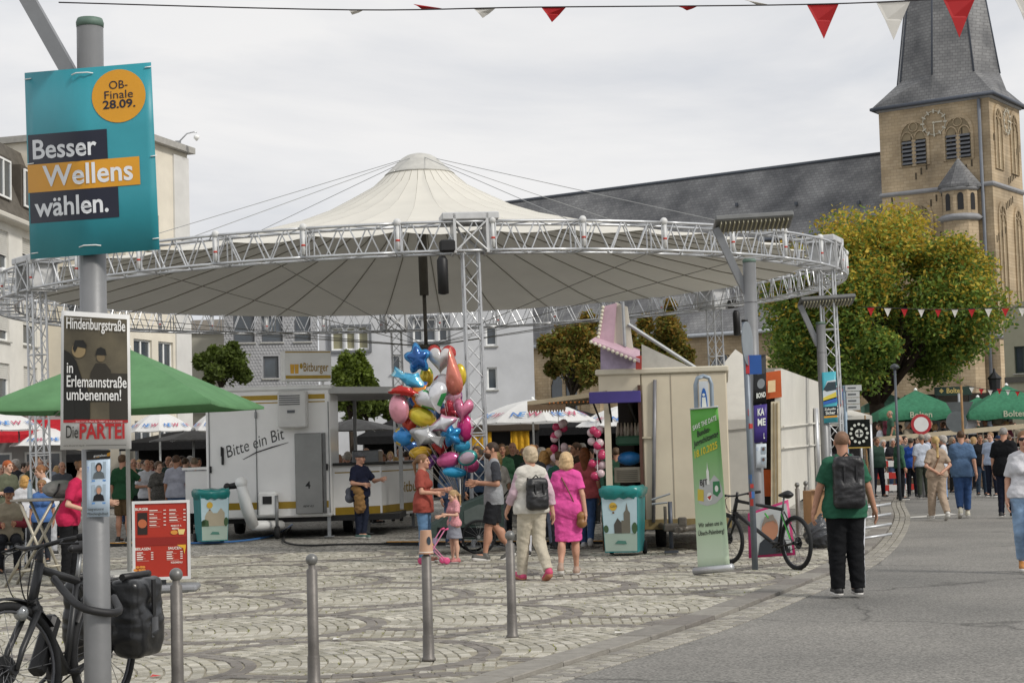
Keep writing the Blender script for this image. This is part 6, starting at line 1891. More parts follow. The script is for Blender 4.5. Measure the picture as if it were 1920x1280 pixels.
# sales awning to the left
x0, z0 = tbp(990, 758, .1); x1, z1 = tbp(1105, 742, .1)
mb = MB()
mb.add([(x0, .0, z0 - .02), (x1 + .3, .0, z1), (x1 + .3, 3.2, z1), (x0, 3.2, z0 - .02), (x0, .0, z0 + .05), (x1 + .3, .0, z1 + .08), (x1 + .3, 3.2, z1 + .08), (x0, 3.2, z0 + .05)], [(0, 1, 5, 4), (4, 5, 6, 7), (3, 2, 1, 0), (0, 4, 7, 3)])
aw = mb.build('sales_awning', mat('#a89a80', .7, .1, 4), tb)
mb = MB(); n_ = 14
for i in range(n_):
    xa_ = x0 + (x1 - x0) * .62 * i / n_; xb_ = x0 + (x1 - x0) * .62 * (i + 1) / n_
    mb.add([(xa_, -.01, z0 - .01), (xb_, -.01, z0 - .01), (xb_, -.01, z0 - .1), ((xa_ + xb_) / 2, -.01, z0 - .15), (xa_, -.01, z0 - .1)], [(0, 1, 2, 3, 4)])
mb.build('scalloped_valance', mat('#6f5a44', .8, .2, 8), aw)
for k in range(14):
    mb = MB(); mb.ball((x1 - .65 + k * .07, -.02, z1 - .1), .016, 8, 5); mb.build('bulb', mat('#b36a2c', .3), aw)
# pink roof board seen edge-on with bulbs
PINK = mat('#b698a4', .6, .12, 6); 
def pr(px, py, y): x, z = tbp(px, py, y); return (x, z)
Mxz = lambda y: Matrix(((1, 0, 0, 0), (0, 0, 1, y), (0, 1, 0, 0), (0, 0, 0, 1)))
mb = MB(); mb.prism([pr(1155, 690, .2), pr(1190, 692, .2), pr(1188, 660, .2), pr(1176, 575, .2), pr(1154, 566, .2), pr(1150, 640, .2)], Mxz(.2), .12); rb = mb.build('roof_board_back', mat('#c6c0b2', .6, .1, 3), tb)
mb = MB(); mb.prism([pr(1122, 640, .12), pr(1150, 650, .12), pr(1156, 568, .12), pr(1133, 574, .12)], Mxz(.12), .16); mb.build('roof_board_front', PINK, tb)
mb = MB(); mb.add([(*pr(1108, 637, -.2), 0)][:0] + [(pr(1108, 637, -.2)[0], -.2, pr(1108, 637, -.2)[1]), (pr(1200, 674, -.2)[0], -.2, pr(1200, 674, -.2)[1]), (pr(1200, 655, .35)[0], .35, pr(1200, 655, .35)[1]), (pr(1122, 628, .35)[0], .35, pr(1122, 628, .35)[1]),
    (pr(1108, 642, -.2)[0], -.2, pr(1108, 642, -.2)[1]), (pr(1200, 680, -.2)[0], -.2, pr(1200, 680, -.2)[1])], [(0, 1, 2, 3), (4, 5, 1, 0)]); mb.build('pink_canopy', PINK, tb)
mb = MB(); mb.prism([pr(1126, 700, .05), pr(1200, 697, .05), pr(1200, 672, .05), pr(1126, 650, .05)], Mxz(.05), .1); mb.build('painted_fascia', mat('#a79ab0', .6, .35, 3), tb)
mb = MB(); mb.prism([pr(1192, 692, -.16), pr(1203, 692, -.16), pr(1203, 666, -.16), pr(1192, 668, -.16)], Mxz(-.16), .05); mb.build('red_trim', mat('#a83a32', .6), tb)
for k in range(11):
    x, z = pr(1108 + k * 8.2, 641 + k * 3.5, -.22); mb = MB(); mb.ball((x, -.22, z), .03, 8, 6); mb.build('bulb', mat('#cfc9b6', .3), tb)
for k in range(9):
    x, z = pr(1123 + k * 1.1, 632 - k * 7, .1); mb = MB(); mb.ball((x - .01, .1, z), .03, 8, 6); mb.build('bulb', mat('#cfc9b6', .3), tb)
mb = MB(); mb.prism([pr(1203, 695, .5), pr(1310, 695, .5), pr(1203, 645, .5)], Mxz(.5), .06); mb.build('gable_board', mat('#b0aea8', .6), tb)
mb = MB(); a, b_ = pr(1178, 608, .2), pr(1308, 692, .2); mb.tube((a[0], .2, a[1]), (b_[0], .2, b_[1]), .035, n=6); a, b_ = pr(1168, 566, .2), pr(1172, 650, .2); mb.tube((a[0], .15, a[1]), (b_[0], .15, b_[1]), .03, n=6); mb.build('roof_strut', GALV, tb)
# drawbar, jack and hand wheel
mb = MB()
mb.tube((xw + .25, -.05, .42), (xw + .55, -.95, .38), .05, n=8); mb.tube((xw + 1.0, -.05, .42), (xw + .55, -.95, .38), .05, n=8); mb.box((xw + .5, -.75, .42), (.35, .3, .12), bev=.02); mb.tube((xw + .35, -.7, .4), (xw + .35, -.7, .75), .025, n=6); mb.box((xw + .62, -.85, .5), (.14, .1, .16), bev=.02)
mb.build('drawbar', mat('#5b564e', .5, .3, 10, metal=.3), tb)
x, _ = tbp(1258, 1000, -.6); mb = MB(); mb.tube((x, -.6, .08), (x, -.6, tbp(1258, 940, -.6)[1]), .035, n=8); mb.box((x, -.6, .03), (.22, .2, .03)); mb.build('jack', mat('#4a4f58', .45, .2, 8, metal=.3), tb)
x, z = tbp(1245, 930, -.4); mb = MB(); mb.tube((x - .2, -.4, z - .05), (x + .1, -.4, z + .04), .018, n=6); mb.tube((x - .2, -.4, z - .12), (x + .05, -.4, z - .1), .018, n=6); mb.build('crank', GALV, tb)
for x in (xw + .2, xr - .25):
    mb = MB(); mb.lathe([(.15, -.09), (.26, -.08), (.27, 0), (.26, .08), (.15, .09)], 18, Matrix.Translation((x, 1.2, .27)) @ Matrix.Rotation(PI / 2, 4, 'Y')); mb.build('wheel', RUBBER, tb)
# hanging toys: strings of pink and white foil blossoms
def toy_string(label, px, Y, y0, y1, n, seed):
    t = thing('toy_garland', label, 'garland', P(px, y0, Y)); rg = random.Random(seed)
    L_ = P(px, y0, Y).z - P(px, y1, Y).z
    mb = MB(); mb.tube((0, 0, .2), (0, 0, -L_), .006, n=5); mb.build('string', WHITEP, t)
    for k in range(n):
        z = -L_ * (k + .5) / n
        for q in range(4):
            mb = MB(); a = rg.uniform(0, 6.28)
            c = Vector((math.cos(a) * .09, math.sin(a) * .06, z + rg.uniform(-.05, .05)))
            mb.ball(tuple(c), (.07, .05, .07), 9, 6)
            mb.build('foil_blossom', mat('#b8355e', .25, .1, 6) if (q + k) % 2 else mat('#cbb3b6', .25, .1, 6), t)
toy_string('garland of pink and white toys beside the cream post of the toy booth', 1118, 28.1, 800, 898, 5, 1)
toy_string('garland of pink toys hanging from the awning above the pink dress', 1047, 29, 788, 868, 4, 2)
for k in range(7):
    px = 1158 + k * 6.5
    a, b_ = P(px, 792, 28.6), P(px + (k % 3) - 1, 822 + (k % 2) * 6, 28.6)
    o = MB(); o.path([a, a.lerp(b_, .5) + Vector((.01, 0, 0)), b_], [.01, .035, .02], 6)
    tag(o.build('hanging_toy_bag', mat(('#a59a8c', '#8d7f74', '#b3a999')[k % 3], .4, .3, 20)), 'pale toy bag hanging in a row under the toy booth roof', 'toy bag', 'toy bags under the booth roof')
# ------------------------------------------------------------------ second booth and white marquee
def slab(mb, pts, th):
    """vertical or tilted quad given thickness along its normal"""
    p = [Vector(v) for v in pts]
    n = (p[1] - p[0]).cross(p[3] - p[0]).normalized() * th
    mb.add([tuple(v) for v in p] + [tuple(v - n) for v in p], [(0, 1, 2, 3), (7, 6, 5, 4)] + [(k, 4 + k, 4 + (k + 1) % 4, (k + 1) % 4) for k in range(4)])
    return mb
sb0 = GX(1437, 33)
sb = thing('caramel_booth', 'white and orange sweets booth behind the sign post', 'booth', sb0)
def sp(px, py, Y): return P(px, py, Y) - sb0
WALLW = mat('#cfccc2', .5, .08, 1.0, .3, 4); ORB = mat('#b5521c', .5, .12, 4)
mb = MB(); slab(mb, [sp(1466, 960, 33), sp(1552, 905, 41), sp(1546, 722, 41), sp(1464, 692, 33)], .12); sw1 = mb.build('side_wall', WALLW, sb)
for py0, py1 in ((800, 797), (840, 838)):
    mb = MB(); a, b_ = sp(1467, py0, 32.95), sp(1546, py1 - 6, 40.9); mb.tube(a + Vector((.02, -.02, 0)), b_ + Vector((.02, -.02, 0)), .02, n=6); mb.build('wall_rail', WALLW, sw1)
mb = MB(); a, b_ = sp(1526, 765, 38.6), sp(1532, 925, 38.6)
mb.tube(a + Vector((.02, -.1, 0)), b_ + Vector((.02, -.1, 0)), .06, n=8); mb.build('corner_tube', ALU, sw1)
mb = MB(); slab(mb, [sp(1436, 748, 33), sp(1466, 744, 33), sp(1464, 694, 33), sp(1436, 698, 33)], .08); of = mb.build('orange_fascia', ORB, sb)
mb = MB(); slab(mb, [sp(1440, 736, 32.9), sp(1454, 734, 32.9), sp(1454, 712, 32.9), sp(1440, 714, 32.9)], .03); mb.build('light_panel', mat('#d5bd93', .4), of)
mb = MB(); slab(mb, [sp(1446, 955, 32.8), sp(1466, 952, 32.8), sp(1462, 751, 32.8), sp(1446, 753, 32.8)], .05); dr = mb.build('folded_door', mat('#cfc6ae', .5), sb)
for px in (1451, 1457):
    mb = MB(); mb.tube(sp(px + 1, 953, 32.78), sp(px, 755, 32.78), .012, n=5); mb.build('door_groove', mat('#8b7a58', .6), dr)
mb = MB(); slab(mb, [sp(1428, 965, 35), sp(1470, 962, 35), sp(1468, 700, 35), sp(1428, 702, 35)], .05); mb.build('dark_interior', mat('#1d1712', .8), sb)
mb = MB(); slab(mb, [sp(1430, 930, 33.4), sp(1448, 930, 33.4), sp(1448, 880, 33.4), sp(1430, 880, 33.4)], .05); mb.build('orange_panel', ORB, sb)
mb = MB(); slab(mb, [sp(1464, 690, 33), sp(1546, 720, 41), sp(1500, 712, 42), sp(1420, 690, 34)], .08); mb.build('roof', WALLW, sb)
# pagoda marquee
mq0 = GX(1430, 47)
mq = thing('white_marquee', 'white pagoda marquee with scalloped edge behind the booths', 'tent', mq0, R(-9))
mqr = (P(1632, 778, 45).x - P(1420, 760, 45).x) * .98
MQM = mat('#dedbd2', .8, .05, 3, .15, 20, trans=.15)
zpk, zed = P(1405, 652, 47).z, P(1632, 780, 45).z
mb = MB(); nk = 6
cors = [(-mqr, -2.6), (mqr, -2.6), (mqr, 3.4), (-mqr, 3.4)]
for i in range(4):
    a, b_ = Vector((*cors[i], zed)), Vector((*cors[(i + 1) % 4], zed)); pk_ = Vector((-.6, .4, zpk))
    mb = MB()
    for j in range(nk + 1):
        t_ = j / nk
        for q in range(9):
            p = a.lerp(b_, q / 8).lerp(pk_, t_)
            p.z -= math.sin(PI * t_) * .28
            if j == 0: p.z -= 0
            mb.v.append(tuple(p))
    for q in range(9):
        p = Vector(mb.v[q]); mb.v.append((p.x, p.y, p.z - .2 - .06 * (q % 2)))
    for j in range(nk):
        for q in range(8): mb.f.append((j * 9 + q, j * 9 + q + 1, j * 9 + q + 10, j * 9 + q + 9)); mb.m.append(0); mb.sm.append(True)
    b0_ = 9 * (nk + 1)
    for q in range(8): mb.f.append((q + 1, q, b0_ + q, b0_ + q + 1)); mb.m.append(0); mb.sm.append(False)
    mb.build('roof_panel', MQM, mq)
for x, y in cors:
    mb = MB(); mb.tube((x * .98, y * .98, 0), (x * .98, y * .98, zed), .05, n=8); mb.build('leg', ALU, mq)
mb = MB(); mb.add([(-mqr, -2.55, 0), (.9, -2.55, 0), (.9, -2.55, zed - .1), (-mqr, -2.55, zed - .1)], [(0, 1, 2, 3)]); mb.build('side_sheet', MQM, mq)
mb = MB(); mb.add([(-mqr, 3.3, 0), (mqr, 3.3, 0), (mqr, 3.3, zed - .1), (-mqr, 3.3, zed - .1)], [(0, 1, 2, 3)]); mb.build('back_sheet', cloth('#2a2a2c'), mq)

# ------------------------------------------------------------------ roll-up banner
bn = thing('roll_up_banner', 'tall green roll-up banner with date and club crest at the kerb', 'banner')
bdep = lambda s: 22.6 - .42 * s
bc = ((1294, 767), (1346, 762), (1369, 1066), (1309, 1073))
f0, fb, fb2, fb3 = [sheet_fn(bc, bdep, k) for k in (0, .004, .008, .012)]
def bannermat(nt, b, N, L):
    tc = N('ShaderNodeTexCoord'); sx_ = N('ShaderNodeSeparateXYZ'); L(tc.outputs['Object'], sx_.inputs[0])
    r = ramp(N, .0, 1.0, lin('#c4d6be'), lin('#4f9c33'))
    mr = N('ShaderNodeMapRange'); mr.inputs[1].default_value = .3; mr.inputs[2].default_value = 1.9
    L(sx_.outputs['Z'], mr.inputs[0]); L(mr.outputs[0], r.inputs[0]); L(r.outputs[0], b.inputs['Base Color']); b.inputs['Roughness'].default_value = .5
bent_sheet(f0, node_mat('banner_print', bannermat), bn, 'banner_sheet', 4, 12, .003)
BK = prnt('#14181a'); YW = prnt('#d6c52c'); WB = prnt('#dfe3dc'); 
def bt_(s, m, x, y, size, w, rot=.0, bold=.015): text(s, m, bn, lambda X, Y_: fb3(X, Y_), x, y, size, width=w, bold=bold)
def skew(f, k=.03): return lambda X, Y_: f(X, Y_ + (X - .5) * k)
for s, m, x, y, sz, w in (('SAVE THE DATE', WB, .06, .895, .042, .86), ('Bundes-', BK, .2, .845, .05, .46), ('Jungschützentag', BK, .06, .795, .05, .88), ('18.10.2025', YW, .08, .725, .06, .8)):
    text(s, m, bn, skew(fb3, .06), x, y, sz, width=w, bold=.02)
text('Wir sehen uns in', BK, bn, fb3, .08, .275, .038, width=.78, bold=.012); text('Übach-Palenberg!', BK, bn, fb3, .06, .225, .038, width=.84, bold=.012)
GYC = prnt('#b3b7b4')
flat([(.14, .42), (.4, .40), (.7, .41), (.95, .45), (.93, .5), (.86, .55), (.7, .585), (.55, .55), (.42, .57), (.2, .56), (.16, .49)], GYC, bn, fb, 'crest_map')
flat([(.44, .53), (.53, .53), (.53, .61), (.5, .63), (.485, .67), (.47, .63), (.44, .61)], WB, bn, fb2, 'crest_tower')
flat([(.62, .47), (.76, .45), (.88, .48), (.86, .545), (.64, .545)], prnt('#2f7a4c'), bn, fb2, 'crest_shield'); flat(circ(.75, .5, .06, 14, .02), WB, bn, fb3, 'crest_shield')
flat([(.1, .44), (.3, .43), (.32, .5), (.12, .51)], prnt('#c8b544'), bn, fb2, 'crest_field'); flat(circ(.5, .455, .09, 18, .026), WB, bn, fb2, 'crest_ring'); flat([(.42, .455), (.58, .465), (.5, .435)], prnt('#b0302c'), bn, fb3, 'crest_ring')
text('BJT', BK, bn, fb3, .21, .53, .05, width=.25, bold=.01)
mb = MB(); a, b_ = f0(0, 0), f0(1, 0); mb.path([a + Vector((-.05, 0, .02)), b_ + Vector((.03, 0, .02))], .05, 8); mb.build('cassette', ALU, bn)
mb = MB(); a, b_ = f0(0, 1), f0(1, 1); mb.path([a, b_], .012, 6); mb.build('top_rail', ALU, bn)
mb = MB(); m_ = f0(.5, 0); mb.tube(m_ + Vector((0, .08, .0)), f0(.5, 1) + Vector((0, .03, 0)), .01, n=6); mb.build('support_rod', ALU, bn)

# ------------------------------------------------------------------ signs
sp0 = GX(1416, 23.2)
sg1 = thing('sign_post', 'grey sign post with stickers in front of the lamp column', 'sign post', sp0)
zt2 = P(1400, 603, 23.2).z
mb = MB(); mb.tube((0, 0, 0), (-.02, 0, zt2), .042, n=12); mb.build('pole', mat('#747c86', .45, .15, 5, metal=.3), sg1)
mb = MB(); mb.tube((-.02, 0, zt2), (-.02, 0, zt2 + .03), .045, n=12); mb.build('cap', BLACK, sg1)
z = P(1404, 644, 23.2).z
mb = MB(); mb.lathe([(.30, -.006), (.30, .006)], 28, Matrix.Translation((.0, -.05, z)) @ Matrix.Rotation(R(68), 4, 'Z') @ Matrix.Rotation(PI / 2, 4, 'X'), smooth=False); mb.build('round_sign_back', mat('#7f878c', .5, .1, 4, metal=.2), sg1)
mb = MB(); a = P(1413, 683, 23.1) - sp0; mb.box((a.x + .03, -.04, a.z), (.17, .012, .26)); bs = mb.build('blue_plate', prnt('#1f4f96'), sg1)
mb = MB(); mb.box((a.x - .075, -.042, a.z), (.05, .012, .24)); mb.build('red_plate', prnt('#b32a30'), sg1)
rgs = random.Random(4)
for k in range(9):
    z = rgs.uniform(.9, 2.2); a = rgs.uniform(-.9, .6)
    mb = MB(); mb.box((math.sin(a) * .043, -math.cos(a) * .043, z), (.045, .004, rgs.uniform(.05, .11)), rz=a); mb.build('sticker', prnt(rgs.choice(('#c9cdd0', '#3c6aa8', '#b33a34', '#d9d9d4'))), sg1)
# pedestrian zone sign in a bent tube frame
pz0 = GX(1331, 23.9)
pz = thing('pedestrian_sign', 'blue pedestrian zone sign in a rounded grey tube frame behind the banner', 'sign', pz0)
w2 = (P(1346, 750, 23.9).x - P(1316, 750, 23.9).x) / 2; zt3 = P(1331, 704, 23.9).z
pts = [(-w2, 0, 0), (-w2, 0, zt3 - .12), (-w2 + .03, 0, zt3 - .03), (-w2 + .12, 0, zt3), (w2 - .12, 0, zt3), (w2 - .03, 0, zt3 - .03), (w2, 0, zt3 - .12), (w2, 0, 0)]
mb = MB(); mb.path(pts, .03, 8); mb.build('tube_frame', mat('#8d9aa6', .45, .1, 5, metal=.3), pz)
mb = MB(); mb.box((0, 0, zt3 - .5), (2 * w2 - .09, .02, .85)); pn_ = mb.build('plate', prnt('#c9cfd4'), pz)
fz = lambda x, y: Vector((x, -.014, zt3 - .5 + y)); fz2 = lambda x, y: Vector((x, -.018, zt3 - .5 + y))
BLU = prnt('#1d5fae')
flat(circ(0, .06, w2 - .065, 26, .27), BLU, pn_, fz, 'blue_disc')
flat([(-.03, .2), (.02, .2), (.03, .1), (.045, -.12), (.02, -.12), (0, 0), (-.03, -.12), (-.055, -.12), (-.035, .06)], WB, pn_, fz2, 'pictogram'); flat(circ(-.005, .235, .02, 12), WB, pn_, fz2, 'pictogram'); flat([(.035, .03), (.06, .03), (.065, -.12), (.03, -.12)], WB, pn_, fz2, 'pictogram')
# far signs
fs0 = GX(1733, 50)
t = thing('no_vehicles_sign', 'round white no-vehicles sign with red rim in front of the terrace', 'sign', fs0)
z = P(1732, 795, 50).z
mb = MB(); mb.tube((0, .05, 0), (0, .05, z + .2), .04, n=8); mb.build('pole', GALV, t)
mb = MB(); mb.lathe([(.30, -.01), (.30, .01)], 28, Matrix.Translation((0, 0, z)) @ Matrix.Rotation(PI / 2, 4, 'X'), smooth=False); mb.build('red_disc', prnt('#a3242c'), t)
mb = MB(); mb.lathe([(.215, -.014), (.215, .014)], 28, Matrix.Translation((0, 0, z)) @ Matrix.Rotation(PI / 2, 4, 'X'), smooth=False); mb.build('white_disc', prnt('#d5d5d3'), t)
for px, Y, yt, lab, nm in ((1688, 48, 692, 'thin dark lamp pole in front of the terrace parasol', 'thin_pole'), (1806, 52, 737, 'steel post with sign backs right of the round traffic sign', 'steel_post'), (1811, 51, 722, 'wooden flag pole beside the steel post', 'wooden_pole')):
    b = GX(px, Y); t = thing(nm, lab, 'pole', b)
    zt4 = P(px, yt, Y).z
    mb = MB(); mb.tube((0, 0, 0), (0, 0, zt4), .045, .035, n=8); mb.build('shaft', {'thin_pole': mat('#4c525a', .5), 'steel_post': GALV, 'wooden_pole': mat('#8a6a42', .7, .2, 8)}[nm], t)
    if nm == 'steel_post':
        mb = MB(); mb.prism([(-.42, .36), (.42, .36), (0, -.38)], Matrix(((1, 0, 0, 0), (0, 0, 1, -.06), (0, 1, 0, zt4 - .62), (0, 0, 0, 1))), .01); mb.build('triangle_sign_back', mat('#4a4f50', .5), t)
        mb = MB(); mb.lathe([(.32, -.006), (.32, .006)], 24, Matrix.Translation((-.12, -.06, P(1806, 790, Y).z)) @ Matrix.Rotation(PI / 2, 4, 'X'), smooth=False); mb.build('round_sign_back', mat('#565c5e', .5), t)
    if nm == 'thin_pole':
        mb = MB(); mb.lathe([(.05, zt4), (.14, zt4 + .05), (.1, zt4 + .12), (.02, zt4 + .16)], 10); mb.build('lantern', mat('#3c4146', .5), t)
ds0 = GX(1601, 44)
t = thing('direction_sign', 'white direction sign boards on a post beside the marquee', 'sign', ds0)
mb = MB(); mb.tube((-.12, 0, 0), (-.12, 0, P(1596, 722, 44).z), .05, n=8); mb.build('pole', mat('#8fa3b4', .5), t)
for k in range(4):
    py = 727 + k * 12
    zc = P(1604, py, 44).z; w_ = .42 if k == 0 else .34
    mb = MB(); mb.box((.08 + .02 * (k == 0), -.06, zc), (w_, .02, .15)); bo_ = mb.build('direction_board', prnt('#b9bcbb'), t)
    flat(rect(-.05, zc - .02, .16, zc + .02), prnt('#55595c'), bo_, lambda x, y: Vector((x, -.075, y)), 'board_lettering')
np0 = GX(1579, 45)
t = thing('no_stopping_sign', 'round blue sign with red rim behind the marquee edge', 'sign', np0)
z = P(1579, 744, 45).z
mb = MB(); mb.tube((0, .05, 0), (0, .05, z), .03, n=8); mb.build('pole', GALV, t)
for r_, d_, c in ((.25, 0, '#a3242c'), (.19, .006, '#1f4f96')):
    mb = MB(); mb.lathe([(r_, -.01 - d_), (r_, .01 + d_)], 24, Matrix.Translation((0, 0, z)) @ Matrix.Rotation(PI / 2, 4, 'X'), smooth=False); mb.build('sign_disc', prnt(c), t)
mb = MB(); mb.box((0, -.02, z), (.38, .01, .05), M=Matrix.Translation((0, 0, z)) @ Matrix.Rotation(R(45), 4, 'Y') @ Matrix.Translation((0, 0, -z))); mb.build('sign_bar', prnt('#a3242c'), t)
# posters on the second and third lamp columns
def flat_poster(name, label, corners, Y, col, th=.01):
    t = thing(name, label, 'poster')
    d = lambda s: Y + .02 * (s - .5) ** 2
    bent_sheet(sheet_fn(corners, d), prnt(col), t, 'sheet', 6)
    return t, sheet_fn(corners, d, .006), sheet_fn(corners, d, .012)
t, f1, f2 = flat_poster('concert_poster', 'black concert poster wrapped on the lamp column behind the sign post', ((1413, 668), (1436, 664), (1437, 756), (1412, 760)), 25.86, '#17181a')
text('BOND', WB, t, f2, .25, .14, .14, width=.7, bold=.03); flat(circ(.6, .42, .3, 16, .1), prnt('#7d8286'), t, f1, 'poster_motif'); flat([(.3, .6), (.95, .62), (.95, .95), (.4, .92)], prnt('#3b3d40'), t, f1, 'poster_motif')
t, f1, f2 = flat_poster('circus_poster', 'purple poster with white capitals below the concert poster', ((1413, 760), (1438, 757), (1438, 828), (1414, 830)), 25.85, '#3b2a78')
text('KA', WB, t, f2, .3, .72, .26, width=.5, bold=.03); text('ME', WB, t, f2, .3, .45, .26, width=.6, bold=.03); text('L', WB, t, f2, .75, .1, .2, bold=.03)
t, f1, f2 = flat_poster('council_poster', 'pale portrait poster low on the lamp column behind the bicycle', ((1417, 832), (1437, 831), (1437, 877), (1418, 877)), 25.86, '#c3ccd3')
for y in (.58, .15): flat(rect(.5, y, .95, y + .3), prnt('#8d9aa3'), t, f1, 'portrait'); flat(circ(.72, y + .2, .12, 12, .07), prnt('#5a4238'), t, f2, 'portrait')
text('17', prnt('#4d6aa8'), t, f2, .08, .72, .2)
t, f1, f2 = flat_poster('bus_poster', 'turquoise poster with a bus picture on the third lamp column', ((1541, 698), (1567, 696), (1571, 791), (1545, 793)), 36.86, '#45a3b4')
flat([(.02, .62), (.35, .82), (.98, .84), (.98, .45), (.02, .4)], prnt('#c3cdd2'), t, f1, 'bus_picture'); flat([(.05, .66), (.4, .8), (.98, .8), (.98, .64), (.3, .62)], prnt('#2a3a42'), t, f2, 'bus_picture'); flat([(.02, .5), (.98, .6), (.98, .48), (.02, .42)], prnt('#d0c04a'), t, f2, 'bus_picture'); flat([(.02, .44), (.98, .5), (.98, .4), (.02, .36)], prnt('#2f5fae'), t, f2, 'bus_picture')
flat(rect(0, .14, 1, .32), prnt('#16222c'), t, f1, 'poster_bar'); text('Zukunfts', WB, t, f2, .08, .25, .06, width=.8, bold=.02); text('Sicher', WB, t, f2, .15, .165, .09, width=.7, bold=.02); flat(rect(.02, .1, .98, .135), ORN, t, f1, 'poster_bar')
# club standard
cs0 = GX(1608, 41)
t = thing('club_standard', 'black club banner with a ring of white discs and a cross', 'banner', cs0)
mb = MB(); mb.tube((.28, .04, .2), (.28, .04, P(1630, 778, 41).z), .018, n=8); mb.build('staff', mat('#8a6a42', .6), t)
x0, x1 = P(1589, 810, 41).x - cs0.x, P(1632, 810, 41).x - cs0.x; z0, z1 = P(1610, 838, 41).z, P(1610, 786, 41).z
nx_ = 8; mb = MB()
for j in range(2):
    for i in range(nx_ + 1): mb.v.append((x0 + (x1 - x0) * i / nx_, .012 * math.sin(i * 1.7), (z0, z1)[j]))
mb.f = [(i, i + 1, nx_ + 2 + i, nx_ + 1 + i) for i in range(nx_)]; mb.m = [0] * nx_; mb.sm = [True] * nx_
cl = mb.build('cloth', cloth('#101412'), t)
cx_, cz_ = (x0 + x1) / 2, (z0 + z1) / 2
ft = lambda x, y: Vector((x, -.018, y)); ft2 = lambda x, y: Vector((x, -.024, y))
for k in range(12): flat(circ(cx_ + .2 * math.cos(k * PI / 6), cz_ + .22 * math.sin(k * PI / 6), .035, 12), prnt('#c4c8bf'), cl, ft, 'white_disc')
flat(circ(cx_, cz_, .1, 22), prnt('#cdd0c8'), cl, ft, 'emblem_disc')
flat(rect(cx_ - .018, cz_ - .085, cx_ + .018, cz_ + .085), BK, cl, ft2, 'emblem_cross'); flat(rect(cx_ - .085, cz_ - .018, cx_ + .085, cz_ + .018), BK, cl, lambda x, y: Vector((x, -.026, y)), 'emblem_cross')
mb = MB(); mb.box((cx_, -.0, z0 - .01), (x1 - x0, .03, .03)); mb.build('gold_fringe', mat('#a58a3c', .6), t)
# red and white barriers
for px, Y, lab in ((1668, 52, 'red and white plastic barrier behind the men in green jackets'), (1690, 52.6, 'red and white plastic barrier beside the first one')):
    t = thing('road_barrier', lab, 'barrier', GX(px, Y), 0, 'red and white road barriers')
    for z in (.25, .62, .98):
        for k in range(4):
            mb = MB(); mb.box((-.38 + .25 * k, 0, z), (.25, .05, .18)); mb.build('barrier_panel', prnt('#b23028' if (k + int(z * 3)) % 2 else '#d2d2cf'), t)
    for x in (-.45, .45): mb = MB(); mb.box((x, 0, .55), (.06, .08, 1.1)); mb.build('leg', prnt('#cfcfcc'), t)
# placard on the ground behind the bicycle, with a generic portrait
t = thing('election_placard', 'pink framed election placard with a portrait leaning behind the bicycle', 'placard')
pc = ((1402, 962), (1478, 936), (1492, 1040), (1404, 1046)); dpp = lambda s: 25.2 - .2 * s
f0, f1, f2, f3 = [sheet_fn(pc, dpp, k) for k in (0, .006, .012, .018)]
bent_sheet(f0, prnt('#b32c68'), t, 'board', 4, 3, .01); grid_patch(f1, .06, .05, .94, .95, prnt('#c2c6c6'), t, 'portrait_ground')
flat([(.2, .05), (.9, .05), (.8, .32), (.6, .4), (.4, .4), (.25, .3)], prnt('#33383f'), t, f2, 'portrait_jacket'); flat(circ(.5, .56, .19, 20, .24), prnt('#b98468'), t, f3, 'portrait_face'); flat([(.33, .62), (.4, .82), (.6, .82), (.68, .6), (.6, .7), (.42, .7)], prnt('#8f877c'), t, sheet_fn(pc, dpp, .022), 'portrait_hair')
text('BACH', BK, t, sheet_fn(pc, dpp, .024), .6, .08, .12, width=.3, bold=.02)
# rubbish bags, cardboard and steel feet beside the backpack man
for k, (px, Y, r_, c, lab) in enumerate(((1538, 27.6, .26, '#3c3e42', 'dark grey rubbish bag behind the bicycle wheel'), (1553, 28.4, .2, '#4a4c50', 'smaller grey rubbish bag beside the backpack man'))):
    v, f = sdf([ell((0, 0, r_ * .85), (r_, r_ * .8, r_ * .9)), cap((0, 0, r_ * 1.6), (.03, 0, r_ * 2.0), r_ * .25, r_ * .12)], .02, .08, wrinkle=.012, seed=k)
    a = SM(); a.add((v, f)); o = link('rubbish_bag', a.mesh('rubbish_bag', [mat(c, .35, .2, 8, .5, 20)])); o.location = GX(px, Y); tag(o, lab, 'rubbish bag')
t = thing('cardboard_box', 'brown cardboard box standing behind the grey bags', 'box', GX(1541, 30.5), R(12))
mb = MB(); mb.box((0, 0, .42), (.5, .4, .84), bev=.005); mb.build('carton', mat('#a07c5c', .8, .12, 6), t); mb = MB(); mb.box((0, -.2, .86), (.48, .18, .01)); mb.build('flap', mat('#ab8764', .8), t)
t = thing('crowd_barrier', 'folded steel crowd barriers lying beside the backpack man', 'barrier', GX(1622, 27.5), R(30))
for k in range(4): mb = MB(); mb.tube((-.35, .0, .12 + k * .16), (.35, -.25, .2 + k * .16), .022, n=8); mb.build('bar', ALU, t)
mb = MB(); mb.tube((-.3, .05, 0), (-.28, .05, .85), .022, n=8); mb.build('upright', ALU, t)

